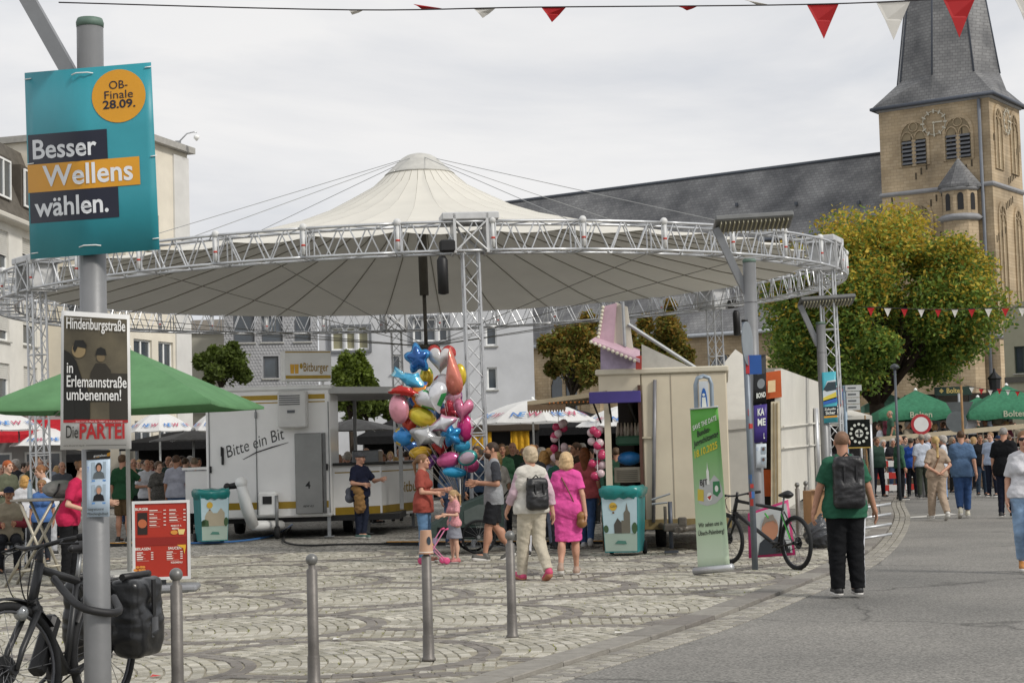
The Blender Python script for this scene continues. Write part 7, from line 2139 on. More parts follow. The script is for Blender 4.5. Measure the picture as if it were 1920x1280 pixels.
# ------------------------------------------------------------------ terrace on the right
ty0 = 58.5
tx0, tx1 = GX(1630, ty0).x, GX(1990, ty0).x
tr = MB(); tr.box(((tx0 + tx1) / 2, ty0 + 12, .5), (tx1 - tx0, 24, 1.0)); ter = struct(tr.build('terrace', stonemat('#6b5a4a', '#7a6652', '#57493c', 'terrace_brick')))
rl = thing('terrace_railing', 'pale wooden handrail along the raised terrace', 'railing')
a, b_ = P(1640, 824, 57.6), P(1990, 792, 57.2)
mb = MB(); d = b_ - a; mb.box((0, 0, 0), (d.length, .09, .16), M=frameM((a + b_) / 2, d, (0, -1, 0))); mb.build('handrail', mat('#b9ac92', .7, .12, 3), rl)
for k in range(13):
    p = a.lerp(b_, k / 12); mb = MB(); mb.tube((p.x, p.y + .05, .0), (p.x, p.y + .05, p.z), .025, n=6); mb.build('baluster', mat('#8d8574', .6), rl)
for z in (.35, .7):
    mb = MB(); mb.tube((a.x, a.y + .05, a.z - z), (b_.x, b_.y + .05, b_.z - z), .014, n=5); mb.build('rail_wire', GALV, rl)
t = thing('tavern_sign', 'dark green tavern sign with gold lettering above the parasols', 'sign', GX(1780, 72, 1.0))
x0, x1 = P(1752, 730, 72).x - t.location.x, P(1822, 730, 72).x - t.location.x; z0, z1 = P(1780, 741, 72).z - 1, P(1780, 725, 72).z - 1
mb = MB(); mb.box(((x0 + x1) / 2, 0, (z0 + z1) / 2), (x1 - x0, .08, z1 - z0)); sb_ = mb.build('board', prnt('#16352a'), t)
text('Bolten', prnt('#c9b46a'), sb_, lambda x, y: Vector((x, -.046, y)), x0 + .5, z0 + .1, .3, width=.68, bold=.02); flat([(x0 + .28, z0 + .1), (x0 + .38, z0 + .2), (x0 + .28, z0 + .3), (x0 + .18, z0 + .2)], prnt('#c9b46a'), sb_, lambda x, y: Vector((x, -.046, y)), 'emblem')
for x in (x0 + .1, x1 - .1): mb = MB(); mb.box((x, .02, z0 / 2), (.08, .08, z0)); mb.build('post', BLACK, t)
mb = MB(); mb.box(((x0 + x1) / 2 + .5, 1.2, z0 / 2 + .1), (x1 - x0 + 3, .1, z0)); mb.build('dark_back_wall', mat('#2c2822', .9, .2, 3), t)
t = thing('tavern_lantern', 'black lantern on the pale house behind the parasols', 'lantern', P(1866, 735, 68))
mb = MB(); mb.lathe([(.05, -.1), (.2, 0), (.24, .5), (.3, .55), (.06, .8), (.03, .95)], 8, smooth=False); mb.build('housing', BLACK, t); mb = MB(); mb.lathe([(.17, .06), (.2, .46)], 8, smooth=False); mb.build('glass', mat('#8d8c80', .2), t)
mb = MB(); mb.tube((0, 0, -.1), (0, 0, -P(1866, 735, 68).z + 1.0), .05, n=8); mb.build('post', BLACK, t)

# ------------------------------------------------------------------ bicycles
def bicycle(label, front, rear, m_frame, steer=0.0, wr=.355, mtb=False):
    front, rear = Vector(front), Vector(rear)
    d = (front - rear); d.z = 0
    wb = d.length
    rz = math.atan2(d.y, d.x)
    t = thing('bicycle', label, 'bicycle', (rear.x, rear.y, 0), rz)
    def wheel(Mw):
        mb = MB(); mb.path([Mw @ Vector((math.cos(a) * (wr - .02), 0, math.sin(a) * (wr - .02))) for a in [2 * PI * k / 40 for k in range(40)]], .024 if not mtb else .029, 7, True); w = mb.build('wheel', RUBBER, t)
        mb = MB(); mb.path([Mw @ Vector((math.cos(a) * (wr - .05), 0, math.sin(a) * (wr - .05))) for a in [2 * PI * k / 36 for k in range(36)]], .011, 5, True); mb.build('rim', mat('#55565a', .4, metal=.5), w)
        mb = MB()
        for k in range(20):
            a = 2 * PI * k / 20; s = .025 if k % 2 else -.025
            mb.tube(Mw @ Vector((.02 * math.cos(a + .9), s, .02 * math.sin(a + .9))), Mw @ Vector((math.cos(a) * (wr - .055), 0, math.sin(a) * (wr - .055))), .0022, n=3, caps=False)
        mb.build('spokes', mat('#6d6e70', .4, metal=.5), w)
        mb = MB(); mb.tube(Mw @ Vector((0, -.05, 0)), Mw @ Vector((0, .05, 0)), .028, n=10); mb.tube(Mw @ Vector((0, -.035, 0)), Mw @ Vector((0, -.032, 0)), .085, n=16); mb.build('hub', mat('#2a2b2d', .4, metal=.4), w)
    wheel(Matrix.Translation((0, 0, wr)))
    hd_t, hd_b = Vector((wb - .28, 0, .90)), Vector((wb - .20, 0, .70))
    ax = (hd_b - hd_t).normalized()
    SM_ = Matrix.Translation(hd_b) @ Matrix.Rotation(steer, 4, -ax) @ Matrix.Translation(-hd_b)
    fw = SM_ @ Matrix.Translation((wb, 0, wr)); wheel(fw)
    bb = Vector((.44, 0, .29)); st = Vector((.30, 0, .80)); 
    mb = MB()
    for a, b_, r_ in ((bb, hd_b + Vector((0, 0, .04)), .032 if not mtb else .028), (st, hd_t, .024), (bb, st, .02), (hd_t + Vector((-.01, 0, .03)), hd_b, .028)): mb.tube(a, b_, r_, n=9)
    for s in (-1, 1):
        mb.tube(bb + Vector((0, s * .03, 0)), Vector((0, s * .06, wr)), .011, n=6); mb.tube(st + Vector((0, s * .02, -.03)), Vector((0, s * .06, wr)), .01, n=6)
    fr = mb.build('frame', m_frame, t)
    mb = MB()
    for s in (-1, 1): mb.path([SM_ @ p for p in (hd_b + Vector((0, s * .055, -.03)), Vector((wb - .05, s * .06, wr + .1)), Vector((wb, s * .06, wr)))], [.02, .018, .013], 7)
    mb.tube(SM_ @ (hd_b + Vector((0, -.07, -.02))), SM_ @ (hd_b + Vector((0, .07, -.02))), .02, n=8); mb.build('fork', m_frame, t)
    hb = hd_t + Vector((.0, 0, .12 if not mtb else .07))
    mb = MB(); mb.tube(hd_t, SM_ @ (hd_t + Vector((-.03, 0, .12))), .02, n=8); mb.path([SM_ @ (hb + Vector(v)) for v in ((-.14, -.32, .03), (-.03, -.2, .02), (.03, -.06, 0), (.03, .06, 0), (-.03, .2, .02), (-.14, .32, .03))], .014, 7); hbo = mb.build('handlebar', BLACK, t)
    for s in (-1, 1):
        mb = MB(); mb.tube(SM_ @ (hb + Vector((-.15, s * .33, .03))), SM_ @ (hb + Vector((-.08, s * .25, .025))), .02, n=8); mb.build('grip', RUBBER, hbo)
        mb = MB(); mb.path([SM_ @ (hb + Vector(v)) for v in ((-.02, s * .2, .02), (.05, s * .24, .0), (-.04, s * .3, -.01))], .007, 5); mb.build('brake_lever', BLACK, hbo)
    mb = MB()
    for k, (y, dx) in enumerate(((.1, .12), (-.12, .16), (.05, .2))):
        p0 = SM_ @ (hb + Vector((.02, y, 0))); mb.path(catmull([tuple(p0), tuple(p0 + Vector((dx, 0, -.05))), tuple(hd_b + Vector((.1, y * .4, .05))), tuple(hd_b + Vector((-.08, y * .2, .04)))], 6), .004, 4)
    mb.build('cables', BLACK, t)
    mb = MB(); mb.tube(st, st + Vector((-.04, 0, .16)), .014, n=8); mb.build('seat_post', STEEL, t)
    v, f = sdf([cap((.08, 0, 0), (-.12, 0, .015), .022, .055, fl=1.0), ell((-.12, 0, .01), (.08, .075, .03))], .012, .04)
    a = SM(); a.add((v + np.array(st + Vector((-.02, 0, .19))), f)); link('saddle', a.mesh('saddle', [BLACK]), t)
    mb = MB(); mb.lathe([(.09, -.004), (.095, 0), (.09, .004)], 22, Matrix.Translation(bb + Vector((0, -.07, 0))) @ Matrix.Rotation(PI / 2, 4, 'X')); mb.tube(bb + Vector((0, -.09, 0)), bb + Vector((.15, -.1, -.07)), .012, n=6); mb.tube(bb + Vector((0, -.1, 0)), bb + Vector((0, .1, 0)), .012, n=6); mb.tube(bb + Vector((0, .09, 0)), bb + Vector((-.15, .1, .07)), .012, n=6); mb.build('crankset', mat('#2c2c2e', .4, metal=.4), t)
    for s in (-1, 1): mb = MB(); mb.box(bb + Vector((-s * .15, s * .15, s * .07)), (.09, .1, .02)); mb.build('pedal', BLACK, t)
    mb = MB(); mb.path([bb + Vector((0, -.07, .09)), Vector((0, -.07, wr + .04)), Vector((-.04, -.07, wr)), Vector((0, -.07, wr - .04)), bb + Vector((0, -.07, -.09))], .006, 4); mb.build('chain', mat('#3a3733', .5, metal=.4), t)
    return t, SM_, hb, hd_b, st, wb, wr
fr1, re1 = GX(44, 10.85), GX(196, 11.8)
MATB = mat('#222325', .45, .15, 8)
bk, SMb, hb, hdb, stb, wb, wr = bicycle('black trekking bicycle with panniers locked to the near lamp column', (fr1.x, fr1.y, 0), (re1.x, re1.y, 0), MATB, steer=R(-17), wr=.37)
def fender(Mw, a0, a1, r_):
    mb = MB(); n_ = 14
    for k in range(n_ + 1):
        a = a0 + (a1 - a0) * k / n_
        for w_, dr in ((-.03, -.008), (-.015, .006), (.015, .006), (.03, -.008)): mb.v.append(tuple(Mw @ Vector((math.cos(a) * (r_ + dr), w_, math.sin(a) * (r_ + dr)))))
    for k in range(n_):
        for q in range(3): mb.f.append((k * 4 + q, k * 4 + q + 1, k * 4 + q + 5, k * 4 + q + 4)); mb.m.append(0); mb.sm.append(True)
    return mb.build('mudguard', BLACK, bk)
fender(SMb @ Matrix.Translation((wb, 0, wr)), R(40), R(150), wr + .02); fender(Matrix.Translation((0, 0, wr)), R(30), R(190), wr + .02)
mb = MB(); p = SMb @ (hdb + Vector((.08, 0, -.03))); mb.ball(tuple(p), (.04, .045, .045), 12, 8); mb.build('headlight', mat('#8d9092', .15, .2, 6, metal=.5), bk)
mb = MB(); mb.box((.60, 0, .5), (.09, .09, .36), M=Matrix.Translation((.66, 0, .47)) @ Matrix.Rotation(R(-32), 4, 'Y') @ Matrix.Translation((-.60, 0, -.5)), bev=.02); mb.build('battery', BLACK, bk)
mb = MB(); q0_ = SMb @ (hb + Vector((-.1, .30, .03))); q1_ = SMb @ (hb + Vector((.02, .40, .03))); mb.tube(q0_, q1_, .007, n=5); mi = mb.build('mirror_arm', BLACK, bk)
mm = MB(); mm.ball((0, 0, 0), (.015, .055, .048), 14, 8); mo = mm.build('mirror', mat('#77787a', .12, .1, 4, metal=.6), mi); mo.location = q1_ + Vector((-.01, .05, -.02)); mo.rotation_euler = (0, 0, R(-35))
mb = MB(); mb.path([(-.32, -.06, .77), (.22, -.06, .77), (.22, .06, .77), (-.32, .06, .77)], .009, 6, True); mb.tube((-.1, .06, .77), (0, .065, wr), .007, n=5); mb.tube((-.1, -.06, .77), (0, -.065, wr), .007, n=5); mb.build('rack', BLACK, bk)
bk.scale = (1.12, 1.12, 1.14)
for s, lab in ((1, 'large black shiny pannier hanging right of the near lamp column'), (-1, 'black pannier on the far side of the trekking bicycle')):
    o = thing('pannier', lab, 'bag', bk.location, bk.rotation_euler.z, None, 1.12)
    v, f = sdf([rbox((-.12, s * .16, .60), (.18, .1, .2), .05), rbox((-.12, s * .17, .46), (.15, .11, .14), .06)], .012, .06, wrinkle=.003)
    a = SM(); a.add((v, f)); link('bag_body', a.mesh('bag_body', [mat('#1e1f21', .28, .2, 5, .25, 12)]), o)
    mb = MB(); mb.tube((-.28, s * .16, .815), (.05, s * .16, .815), .022, n=8); mb.box((-.12, s * .28, .66), (.04, .01, .26)); mb.build('roll_closure', BLACK, o)
    mb = MB(); mb.box((-.12, s * .285, .5), (.08, .006, .12)); mb.build('reflector', mat('#5a5c60', .3), o)
lk = MB(); cpt = GX(185, 10.7)
a_ = Vector((cpt.x, cpt.y, .8))
lk.path(catmull([tuple(a_ + Vector((-.36, .35, .16))), tuple(a_ + Vector((-.1, -.1, .03))), tuple(a_ + Vector((.05, -.115, -.02))), tuple(a_ + Vector((.13, .02, -.03))), tuple(a_ + Vector((.0, .45, .02)))], 6), .025, 8)
tag(lk.build('bicycle_lock', mat('#1b1b1d', .6, .2, 20)), 'thick black fabric lock looped round the near lamp column', 'bicycle lock')
fr2, re2 = GX(1366, 24.6), GX(1495, 23.0)
bk2 = bicycle('black mountain bicycle with green details leaning at the sign post', (fr2.x, fr2.y, 0), (re2.x, re2.y, 0), mat('#1a1b1d', .35, .15, 6), steer=R(8), wr=.36, mtb=True)[0]
for p0, p1 in (((.30, .022, .74), (.05, .065, .42)), ((.62, .03, .68), (.70, .03, .74))): mb = MB(); mb.tube(p0, p1, .012, n=6); mb.build('green_trim', mat('#3fae3c', .4), bk2)
# ------------------------------------------------------------------ bunch of foil balloons
def outline(shape):
    if shape == 'round': return [(math.cos(a), math.sin(a)) for a in [2 * PI * k / 28 for k in range(28)]]
    if shape == 'heart': return [(.062 * 16 * math.sin(a) ** 3, .07 * (13 * math.cos(a) - 5 * math.cos(2 * a) - 2 * math.cos(3 * a) - math.cos(4 * a)) + .1) for a in [2 * PI * k / 36 for k in range(36)]]
    if shape == 'star': return [((1 if k % 4 == 0 else .82 if k % 2 else .58) * math.sin(2 * PI * k / 20), (1 if k % 4 == 0 else .82 if k % 2 else .58) * math.cos(2 * PI * k / 20)) for k in range(20)]
    if shape == 'fish': return [(-1, .55), (-.72, .12), (-.3, .42), (.1, .62), (.25, .95), (.42, .55), (.8, .28), (1, .0), (.8, -.3), (.3, -.5), (.1, -.85), (-.05, -.48), (-.4, -.35), (-.74, -.1), (-1, -.5), (-.9, 0)]
    if shape == 'drop': return [(0, 1), (.2, .7), (.42, .3), (.7, -.2), (.85, -.6), (.6, -.92), (0, -1), (-.6, -.92), (-.85, -.6), (-.7, -.2), (-.42, .3), (-.2, .7)]
    if shape == 'car': return [(-1, -.5), (-.95, .05), (-.6, .15), (-.35, .6), (.35, .6), (.6, .15), (.95, .0), (1, -.5), (.5, -.62), (0, -.55), (-.5, -.62)]
    if shape == 'moon': return [(math.cos(a), math.sin(a)) for a in [.6 + (2 * PI - 1.2) * k / 22 for k in range(23)]] + [(.35 + .55 * math.cos(a), .55 * math.sin(a)) for a in [PI * 1.7 - (PI * 1.4) * k / 10 for k in range(11)]]
def smooth_outline(p, n=2):
    for _ in range(n):
        q = []
        for i in range(len(p)):
            a, b = p[i], p[(i + 1) % len(p)]
            q += [(a[0] * .75 + b[0] * .25, a[1] * .75 + b[1] * .25), (a[0] * .25 + b[0] * .75, a[1] * .25 + b[1] * .75)]
        p = q
        if len(p) > 60: break
    return p
def foil(c): return mat(c, .22, .12, 6, .25, 9, metal=.35, coat=.3)
VH = P(866, 945, 30.6)
def balloon(shape, px, py, w, h, Y, c1, c2, rot=0, yaw=0):
    c = P(px, py, Y); sx, sy = w * .49 * Y / F, h * .49 * Y / F
    names = dict(round='round', heart='heart shaped', star='star shaped', fish='fish shaped', drop='tall pointed', car='toy car shaped', moon='crescent shaped')
    t = thing('foil_balloon', BL[0], 'balloon', c, R(yaw), 'foil balloons in the vendor bunch')
    ol = smooth_outline(outline(shape)); n = len(ol); rg = random.Random(int(px * 7 + py))
    mb = MB(); cr, sr = math.cos(R(rot)), math.sin(R(rot)); th = min(sx, sy) * .62
    lv = [(1.0, 0), (.97, .12), (.9, .42), (.75, .7), (.5, .9), (.2, 1.0)]
    for side in (-1, 1):
        for li, (s, d) in enumerate(lv):
            for i, (x, y) in enumerate(ol):
                wob = 1 + (.03 * math.sin(i * 2.3 + li) if li in (1, 2) else 0)
                X, Z = x * s * sx * wob, y * s * sy * wob
                mb.v.append((X * cr - Z * sr, side * d * th, X * sr + Z * cr))
    m1 = []
    for sd in (0, 1):
        o = sd * len(lv) * n
        for li in range(len(lv) - 1):
            for i in range(n):
                q = (o + li * n + i, o + li * n + (i + 1) % n, o + (li + 1) * n + (i + 1) % n, o + (li + 1) * n + i)
                mb.f.append(q if sd else q[::-1]); mb.sm.append(True)
                y = ol[i][1]; x = ol[i][0]
                mb.m.append(1 if (li < 3 and (y > .25 if BL[2] == 'top' else (i // max(2, n // 10)) % 3 == 0 if BL[2] == 'seg' else False)) or (BL[2] == 'mid' and li >= 3) else 0)
        q = tuple(o + (len(lv) - 1) * n + i for i in range(n)); mb.f.append(q if sd else q[::-1]); mb.m.append(1 if BL[2] == 'mid' else 0); mb.sm.append(True)
    mb.build('foil_body', [foil(c1), foil(c2)], t)
    k = MB(); zb = -sy * .95
    inv = Matrix.Rotation(-R(yaw), 3, 'Z')
    k.path([(0, 0, zb), tuple(inv @ ((VH - c) * .5 + Vector((0, .15, -.1)))), tuple(inv @ (VH - c))], .0035, 4); k.build('ribbon', mat('#b9b3a8', .5), t)
BAL = [('star', 783, 672, 56, 66, 30.2, '#2f86c4', '#1c4f8c', 'mid', 8, 'blue star balloon with dark centre at the top of the bunch'),
 ('heart', 827, 672, 58, 56, 30.3, '#c9c7c5', '#b5302c', 'top', -4, 'white heart balloon with red top beside the blue star'),
 ('drop', 849, 694, 42, 98, 30.0, '#cf7a68', '#d08a74', '', 6, 'tall coral pointed balloon at the top right'),
 ('round', 862, 704, 26, 46, 30.5, '#d1b531', '#caa52a', '', 0, 'yellow balloon peeping out behind the coral one'),
 ('round', 800, 706, 26, 40, 30.7, '#cdb02c', '#7f9a35', 'top', 0, 'yellow green balloon below the blue star'),
 ('fish', 768, 712, 80, 46, 29.9, '#4aa3c9', '#9fd0dc', 'seg', -28, 'light blue fish balloon pointing down right'),
 ('car', 757, 732, 62, 34, 29.7, '#b3241f', '#a8a39a', 'seg', -8, 'red toy car balloon on the left side'),
 ('round', 830, 722, 42, 44, 30.2, '#cfcac9', '#b3392f', 'seg', 0, 'white and red round balloon in the middle'),
 ('heart', 812, 748, 70, 58, 29.7, '#cfcfd2', '#3f9a5a', 'seg', 24, 'white heart balloon with green patches in the middle'),
 ('moon', 792, 742, 56, 56, 29.9, '#c97a26', '#2f6fb8', 'seg', 30, 'orange and blue crescent balloon'),
 ('round', 748, 766, 40, 58, 29.8, '#d693a2', '#d899a8', '', 6, 'plain pale pink oval balloon at the left'),
 ('heart', 768, 796, 34, 44, 30.0, '#b8402c', '#b8402c', '', 0, 'orange red heart balloon under the pale pink oval'),
 ('round', 792, 782, 56, 36, 29.8, '#d4c03a', '#c5ae2c', '', -24, 'yellow lemon shaped balloon'),
 ('fish', 826, 796, 72, 42, 29.6, '#cd93ab', '#c3c3c8', 'mid', 20, 'pink and silver fish balloon pointing up right'),
 ('heart', 868, 768, 40, 46, 30.0, '#cf7896', '#b83c74', 'seg', -8, 'pink patterned heart balloon at the right'),
 ('round', 872, 802, 32, 52, 30.1, '#c02f74', '#cfb9c4', 'seg', 0, 'magenta striped balloon at the right'),
 ('fish', 800, 818, 72, 56, 29.5, '#8b8d8f', '#b4b5b6', 'mid', 160, 'grey dolphin like balloon in the lower middle'),
 ('round', 757, 818, 42, 38, 30.0, '#2f7fc0', '#c2a847', 'seg', 0, 'blue round balloon with yellow patches at lower left'),
 ('star', 846, 816, 46, 50, 29.9, '#2a86bf', '#2a86bf', '', 12, 'plain blue star balloon in the lower right'),
 ('round', 866, 835, 34, 28, 30.2, '#3a9cc4', '#3a9cc4', '', 0, 'sky blue small round balloon'),
 ('round', 788, 848, 44, 24, 30.2, '#c9a233', '#c9a233', '', 5, 'yellow flat balloon at the bottom left'),
 ('round', 771, 836, 34, 22, 30.4, '#28558e', '#28558e', '', -10, 'dark blue balloon at the lower left edge'),
 ('heart', 826, 838, 36, 36, 30.1, '#a3282a', '#a3282a', '', 0, 'dark red heart balloon near the bottom'),
 ('round', 841, 862, 46, 30, 29.8, '#c05486', '#8f3a6a', 'seg', 12, 'pink metallic oval balloon near the bottom'),
 ('round', 877, 858, 40, 30, 29.7, '#3f9d98', '#b9a3b0', 'mid', 18, 'teal and silver oval balloon at the bottom right'),
 ('round', 884, 872, 30, 28, 30.1, '#b8467a', '#b8467a', '', 0, 'magenta balloon behind the teal one'),
 ('round', 852, 885, 46, 20, 29.8, '#2f9cc9', '#2f9cc9', '', -6, 'sky blue flat balloon hanging lowest'),
 ('heart', 806, 865, 30, 30, 30.3, '#7a4a8c', '#7a4a8c', '', 0, 'purple heart balloon low in the bunch'),
 ('round', 776, 760, 40, 40, 30.6, '#3a3d44', '#55585e', '', 0, 'dark grey balloon deep inside the bunch'),
 ('star', 846, 770, 50, 46, 30.6, '#a52c3c', '#a52c3c', '', 20, 'dark red star balloon deep inside the bunch'),
 ('round', 815, 775, 60, 50, 30.9, '#4a6f9c', '#4a6f9c', '', 0, 'steel blue balloon hidden in the middle of the bunch'),
 ('round', 850, 742, 36, 36, 30.7, '#cfa0b4', '#8f4a86', 'seg', 0, 'mauve balloon behind the coral one')]
for sh, px, py, w, h, Y, c1, c2, mode, rot, lab in BAL:
    BL = (lab, 0, mode)
    balloon(sh, px, py, w, h, Y, c1, c2, rot, random.Random(px).uniform(-18, 18))

# ------------------------------------------------------------------ people
LEATHER = mat('#1b1b1e', .45, .2, 10, .25, 30)
def soft(name, label, cat, loc, rz, prims, m, h=.014, k=.03, wr=.003, extra=()):
    t = thing(name, label, cat, loc, rz)
    a = SM(); a.add(sdf(prims, h, k, wrinkle=wr)); link('body', a.mesh('body', [m]), t)
    for nm, pts, r, mm in extra: mb = MB(); mb.path([Vector(p) for p in pts], r, 6); mb.build(nm, mm, t)
    return t
def backpack(label, loc, rz, H, w, hh, d, zc, m):
    """worn on the back of a person standing at loc; the wearer's back is local +y"""
    yb = .075 * H
    t = soft('backpack', label, 'backpack', loc, rz, [rbox((0, yb + d / 2, zc - .02), (w / 2, d / 2, hh / 2 - .02), .06), rbox((0, yb + d * .55, zc - hh * .22), (w * .42, d * .62, hh * .24), .05), rbox((0, yb + d / 2, zc + hh / 2 - .04), (w * .44, d * .52, .055), .045)], m, .012, .05)
    for s in (-1, 1):
        mb = MB(); mb.path([(s * .09, yb, zc + hh / 2 - .05), (s * .1, .02, .855 * H), (s * .1, -.1 * H * .7, .78 * H), (s * .125, -.02, .64 * H), (s * .1, yb, zc - hh / 2 + .08)], .019, 6); mb.build('shoulder_strap', m, t)
    for s in (-1, 1): mb = MB(); mb.box((s * w * .2, yb + d + .012, zc + .02), (.022, .012, hh * .6)); mb.build('buckle_strap', m, t)
    mb = MB(); mb.path([(-.05, yb + .02, zc + hh / 2), (0, yb + .04, zc + hh / 2 + .05), (.05, yb + .02, zc + hh / 2)], .01, 6); mb.build('grab_loop', m, t)
    return t
# man with the backpack
pm_ = GX(1590, 19.1)
ARMS['out'] = [((.15, .0, .655), (.185, -.01, .525)), ((-.15, .0, .655), (-.19, -.015, .52))]
p = person(pm_, 'bald man in green polo and black tracksuit trousers walking away on the road', 19.1, 1.81, 184, top='#2a5a45', sleeve=.4, hem=.47, bottom='#121316', legw=1.32, shoes='#19191b', hair=('crop', '#7d604c'), skin=1, arms='out', bulk=1.13, head=(-8, 4))
mb = MB(); mb.path([(-.125 * 1.81, .01, .9), (-.108 * 1.81, .0, .5), (-.105 * 1.81, .01, .1)], .011, 5); mb.build('trouser_stripe', prnt('#d2d4da'), p)
backpack('black trekking backpack on the man in green', pm_, R(184), 1.81, .34, .56, .17, 1.24, LEATHER)
# woman in the pink dress
pw_ = GX(1068, 23.2)
p = person(pw_, 'blonde woman in a bright pink dress walking away with a crossbody bag', 23.2, 1.66, 172, dress=('#d8549a', .275, .092), sleeve=.36, topt=.013, shoes='#a58c7c', hair=('bob', '#c3a67e'), skin=0, fem=True, arms='walk', legs='walk2', leg=.3, bulk=1.12)
mb = MB(); mb.path([(.09, .0, 1.40), (.05, .115, 1.3), (-.06, .135, 1.08), (-.15, .10, .86)], .009, 5); mb.build('bag_strap', mat('#6b4a34', .6), p)
soft('handbag', 'small brown crossbody bag at the pink dress', 'bag', pw_, R(172), [cap((-.19, .0, .8), (-.19, .1, .8), .06, fl=1), cap((-.19, .0, .7), (-.19, .1, .7), .065)], mat('#8a6238', .5, .15, 10), .012)
# woman in the white quilted vest
pv_ = GX(1000, 22.5)
person(pv_, 'woman in white quilted vest and cream trousers striding away with a black rucksack', 22.5, 1.74, 205, top='#cac6bd', sleeve=.8, sleeves2='#c4aab4', topt=.02, hem=.50, bottom='#b9b1a0', legw=1.15, shoes='#c2456c', hair=('fluffy', '#b7a68c'), fem=True, arms='walk', legs='walk', sole='#a86a50')
backpack('black leather rucksack on the woman in the white vest', pv_, R(205), 1.74, .30, .40, .13, 1.12, LEATHER)
# grey t-shirt man, mother, child
person(GX(928, 26.8), 'bearded man in grey t-shirt with dark sleeves and black shorts', 26.8, 1.84, -82, top='#8d8f92', sleeve=.42, sleeves2='#3b3d42', hem=.47, bottom='#222326', leg=.52, legw=1.1, shoes='#55544f', hair=('crop', '#3e3026', '#3a2a20'), skin=1, arms='hold', legs='walk')
person(GX(797, 26.8), 'woman in rust red t-shirt and blue jeans holding out her hands', 26.8, 1.68, 78, top='#8f463c', sleeve=.38, hem=.46, bottom='#5f7f9f', shoes='#8a5a4c', hair=('pony', '#7a5c42'), fem=True, arms='handout', bulk=1.1)
person(GX(853, 26.5), 'small girl in patterned pink top and grey skirt with a toy pushchair', 26.5, 1.12, -58, top=mat('#c98d92', .8, .35, 40), sleeve=.4, hem=.5, skirt=('#84868f', .33, .13), bottom='#84868f', leg=.2, shoes='#b0696a', hair=('pony', '#a98c66'), fem=True, arms='handout', skin=2, head=(0, 12))
# man leaning on the counter
ml_ = GX(678, 35.2)
p = person(ml_, 'man in flat cap and navy t-shirt leaning on the beer counter', 35.2, 1.74, 48, top='#1c2034', sleeve=.42, hem=.48, bottom='#1c2232', shoes='#4f6a62', hair=('flatcap', '#56575b'), arms='elbow', legs='cross', belly=.035, bulk=1.1, head=(20, 0), detail=True)
a = SM(); a.add(sdf([cap((-.15, -.02, 1.0), (.13, .0, 1.02), .10), cap((-.14, -.1, .95), (-.12, -.1, .62), .10, .12), cap((.05, .1, .95), (.08, .1, .6), .09, .1)], .018, .05, wrinkle=.012)); link('tied_jacket', a.mesh('tied_jacket', [cloth('#8a6a42')]), p)
soft('shoulder_bag', 'grey shoulder bag of the man in the flat cap', 'bag', ml_ + Vector((-.22, -.05, 0)), 0, [cap((0, 0, .95), (0, .1, .95), .09), cap((0, 0, .82), (0, .1, .82), .1)], cloth('#5c6068'), .016, extra=[('strap', [(0, 0, 1.0), (.12, -.12, 1.2), (.22, 0, 1.42)], .012, cloth('#5c6068'))])
# right side walkers
pb_ = GX(1760, 36.4)
p = person(pb_, 'blonde woman in beige blouse and trousers with hands behind her back', 36.4, 1.75, 188, top='#a3917f', sleeve=.4, hem=.5, bottom='#a89684', legw=1.25, shoes='#c4c1bc', hair=('braid', '#b59a68'), fem=True, arms='behind', legs='walk', bulk=1.02)
mb = MB(); mb.path([(-.12, .0, 1.44), (-.02, .13, 1.3), (.08, .13, 1.1), (.15, .05, .95)], .013, 5); mb.build('bag_strap', mat('#7a5a40', .6), p)
person(GX(1808, 37.2), 'man in blue t-shirt and rolled jeans walking beside the woman in beige', 37.2, 1.86, 172, top='#546d8c', sleeve=.45, topt=.014, hem=.46, bottom='#36507a', legw=1.2, leg=.92, shoes='#c3bfae', hair=('crop', '#4c3826'), arms='walk', legs='walk2', bulk=1.06)
pr_ = GX(1932, 21.8)
p = person(pr_, 'woman in white t-shirt, sunglasses and pale jeans at the right edge', 21.8, 1.77, -18, top='#c9c9cd', sleeve=.42, hem=.52, bottom='#8ba6c4', legw=1.28, shoes='#b3793c', hair=('pony', '#7a5c42'), fem=True, arms='pocket', legs='walk', bulk=1.08)
mb = MB(); mb.box((0, -.1, .94 * 1.77 + .0), (.13, .03, .04), bev=.012); mb.build('sunglasses', BLACK, p)
person(GX(1889, 36.5), 'grey haired man in black t-shirt with small back print', 36.5, 1.9, 150, top='#16171a', sleeve=.45, hem=.46, topt=.014, bottom='#1b2030', shoes='#2a2a2c', hair=('crop', '#8d8a86'), bulk=1.1)
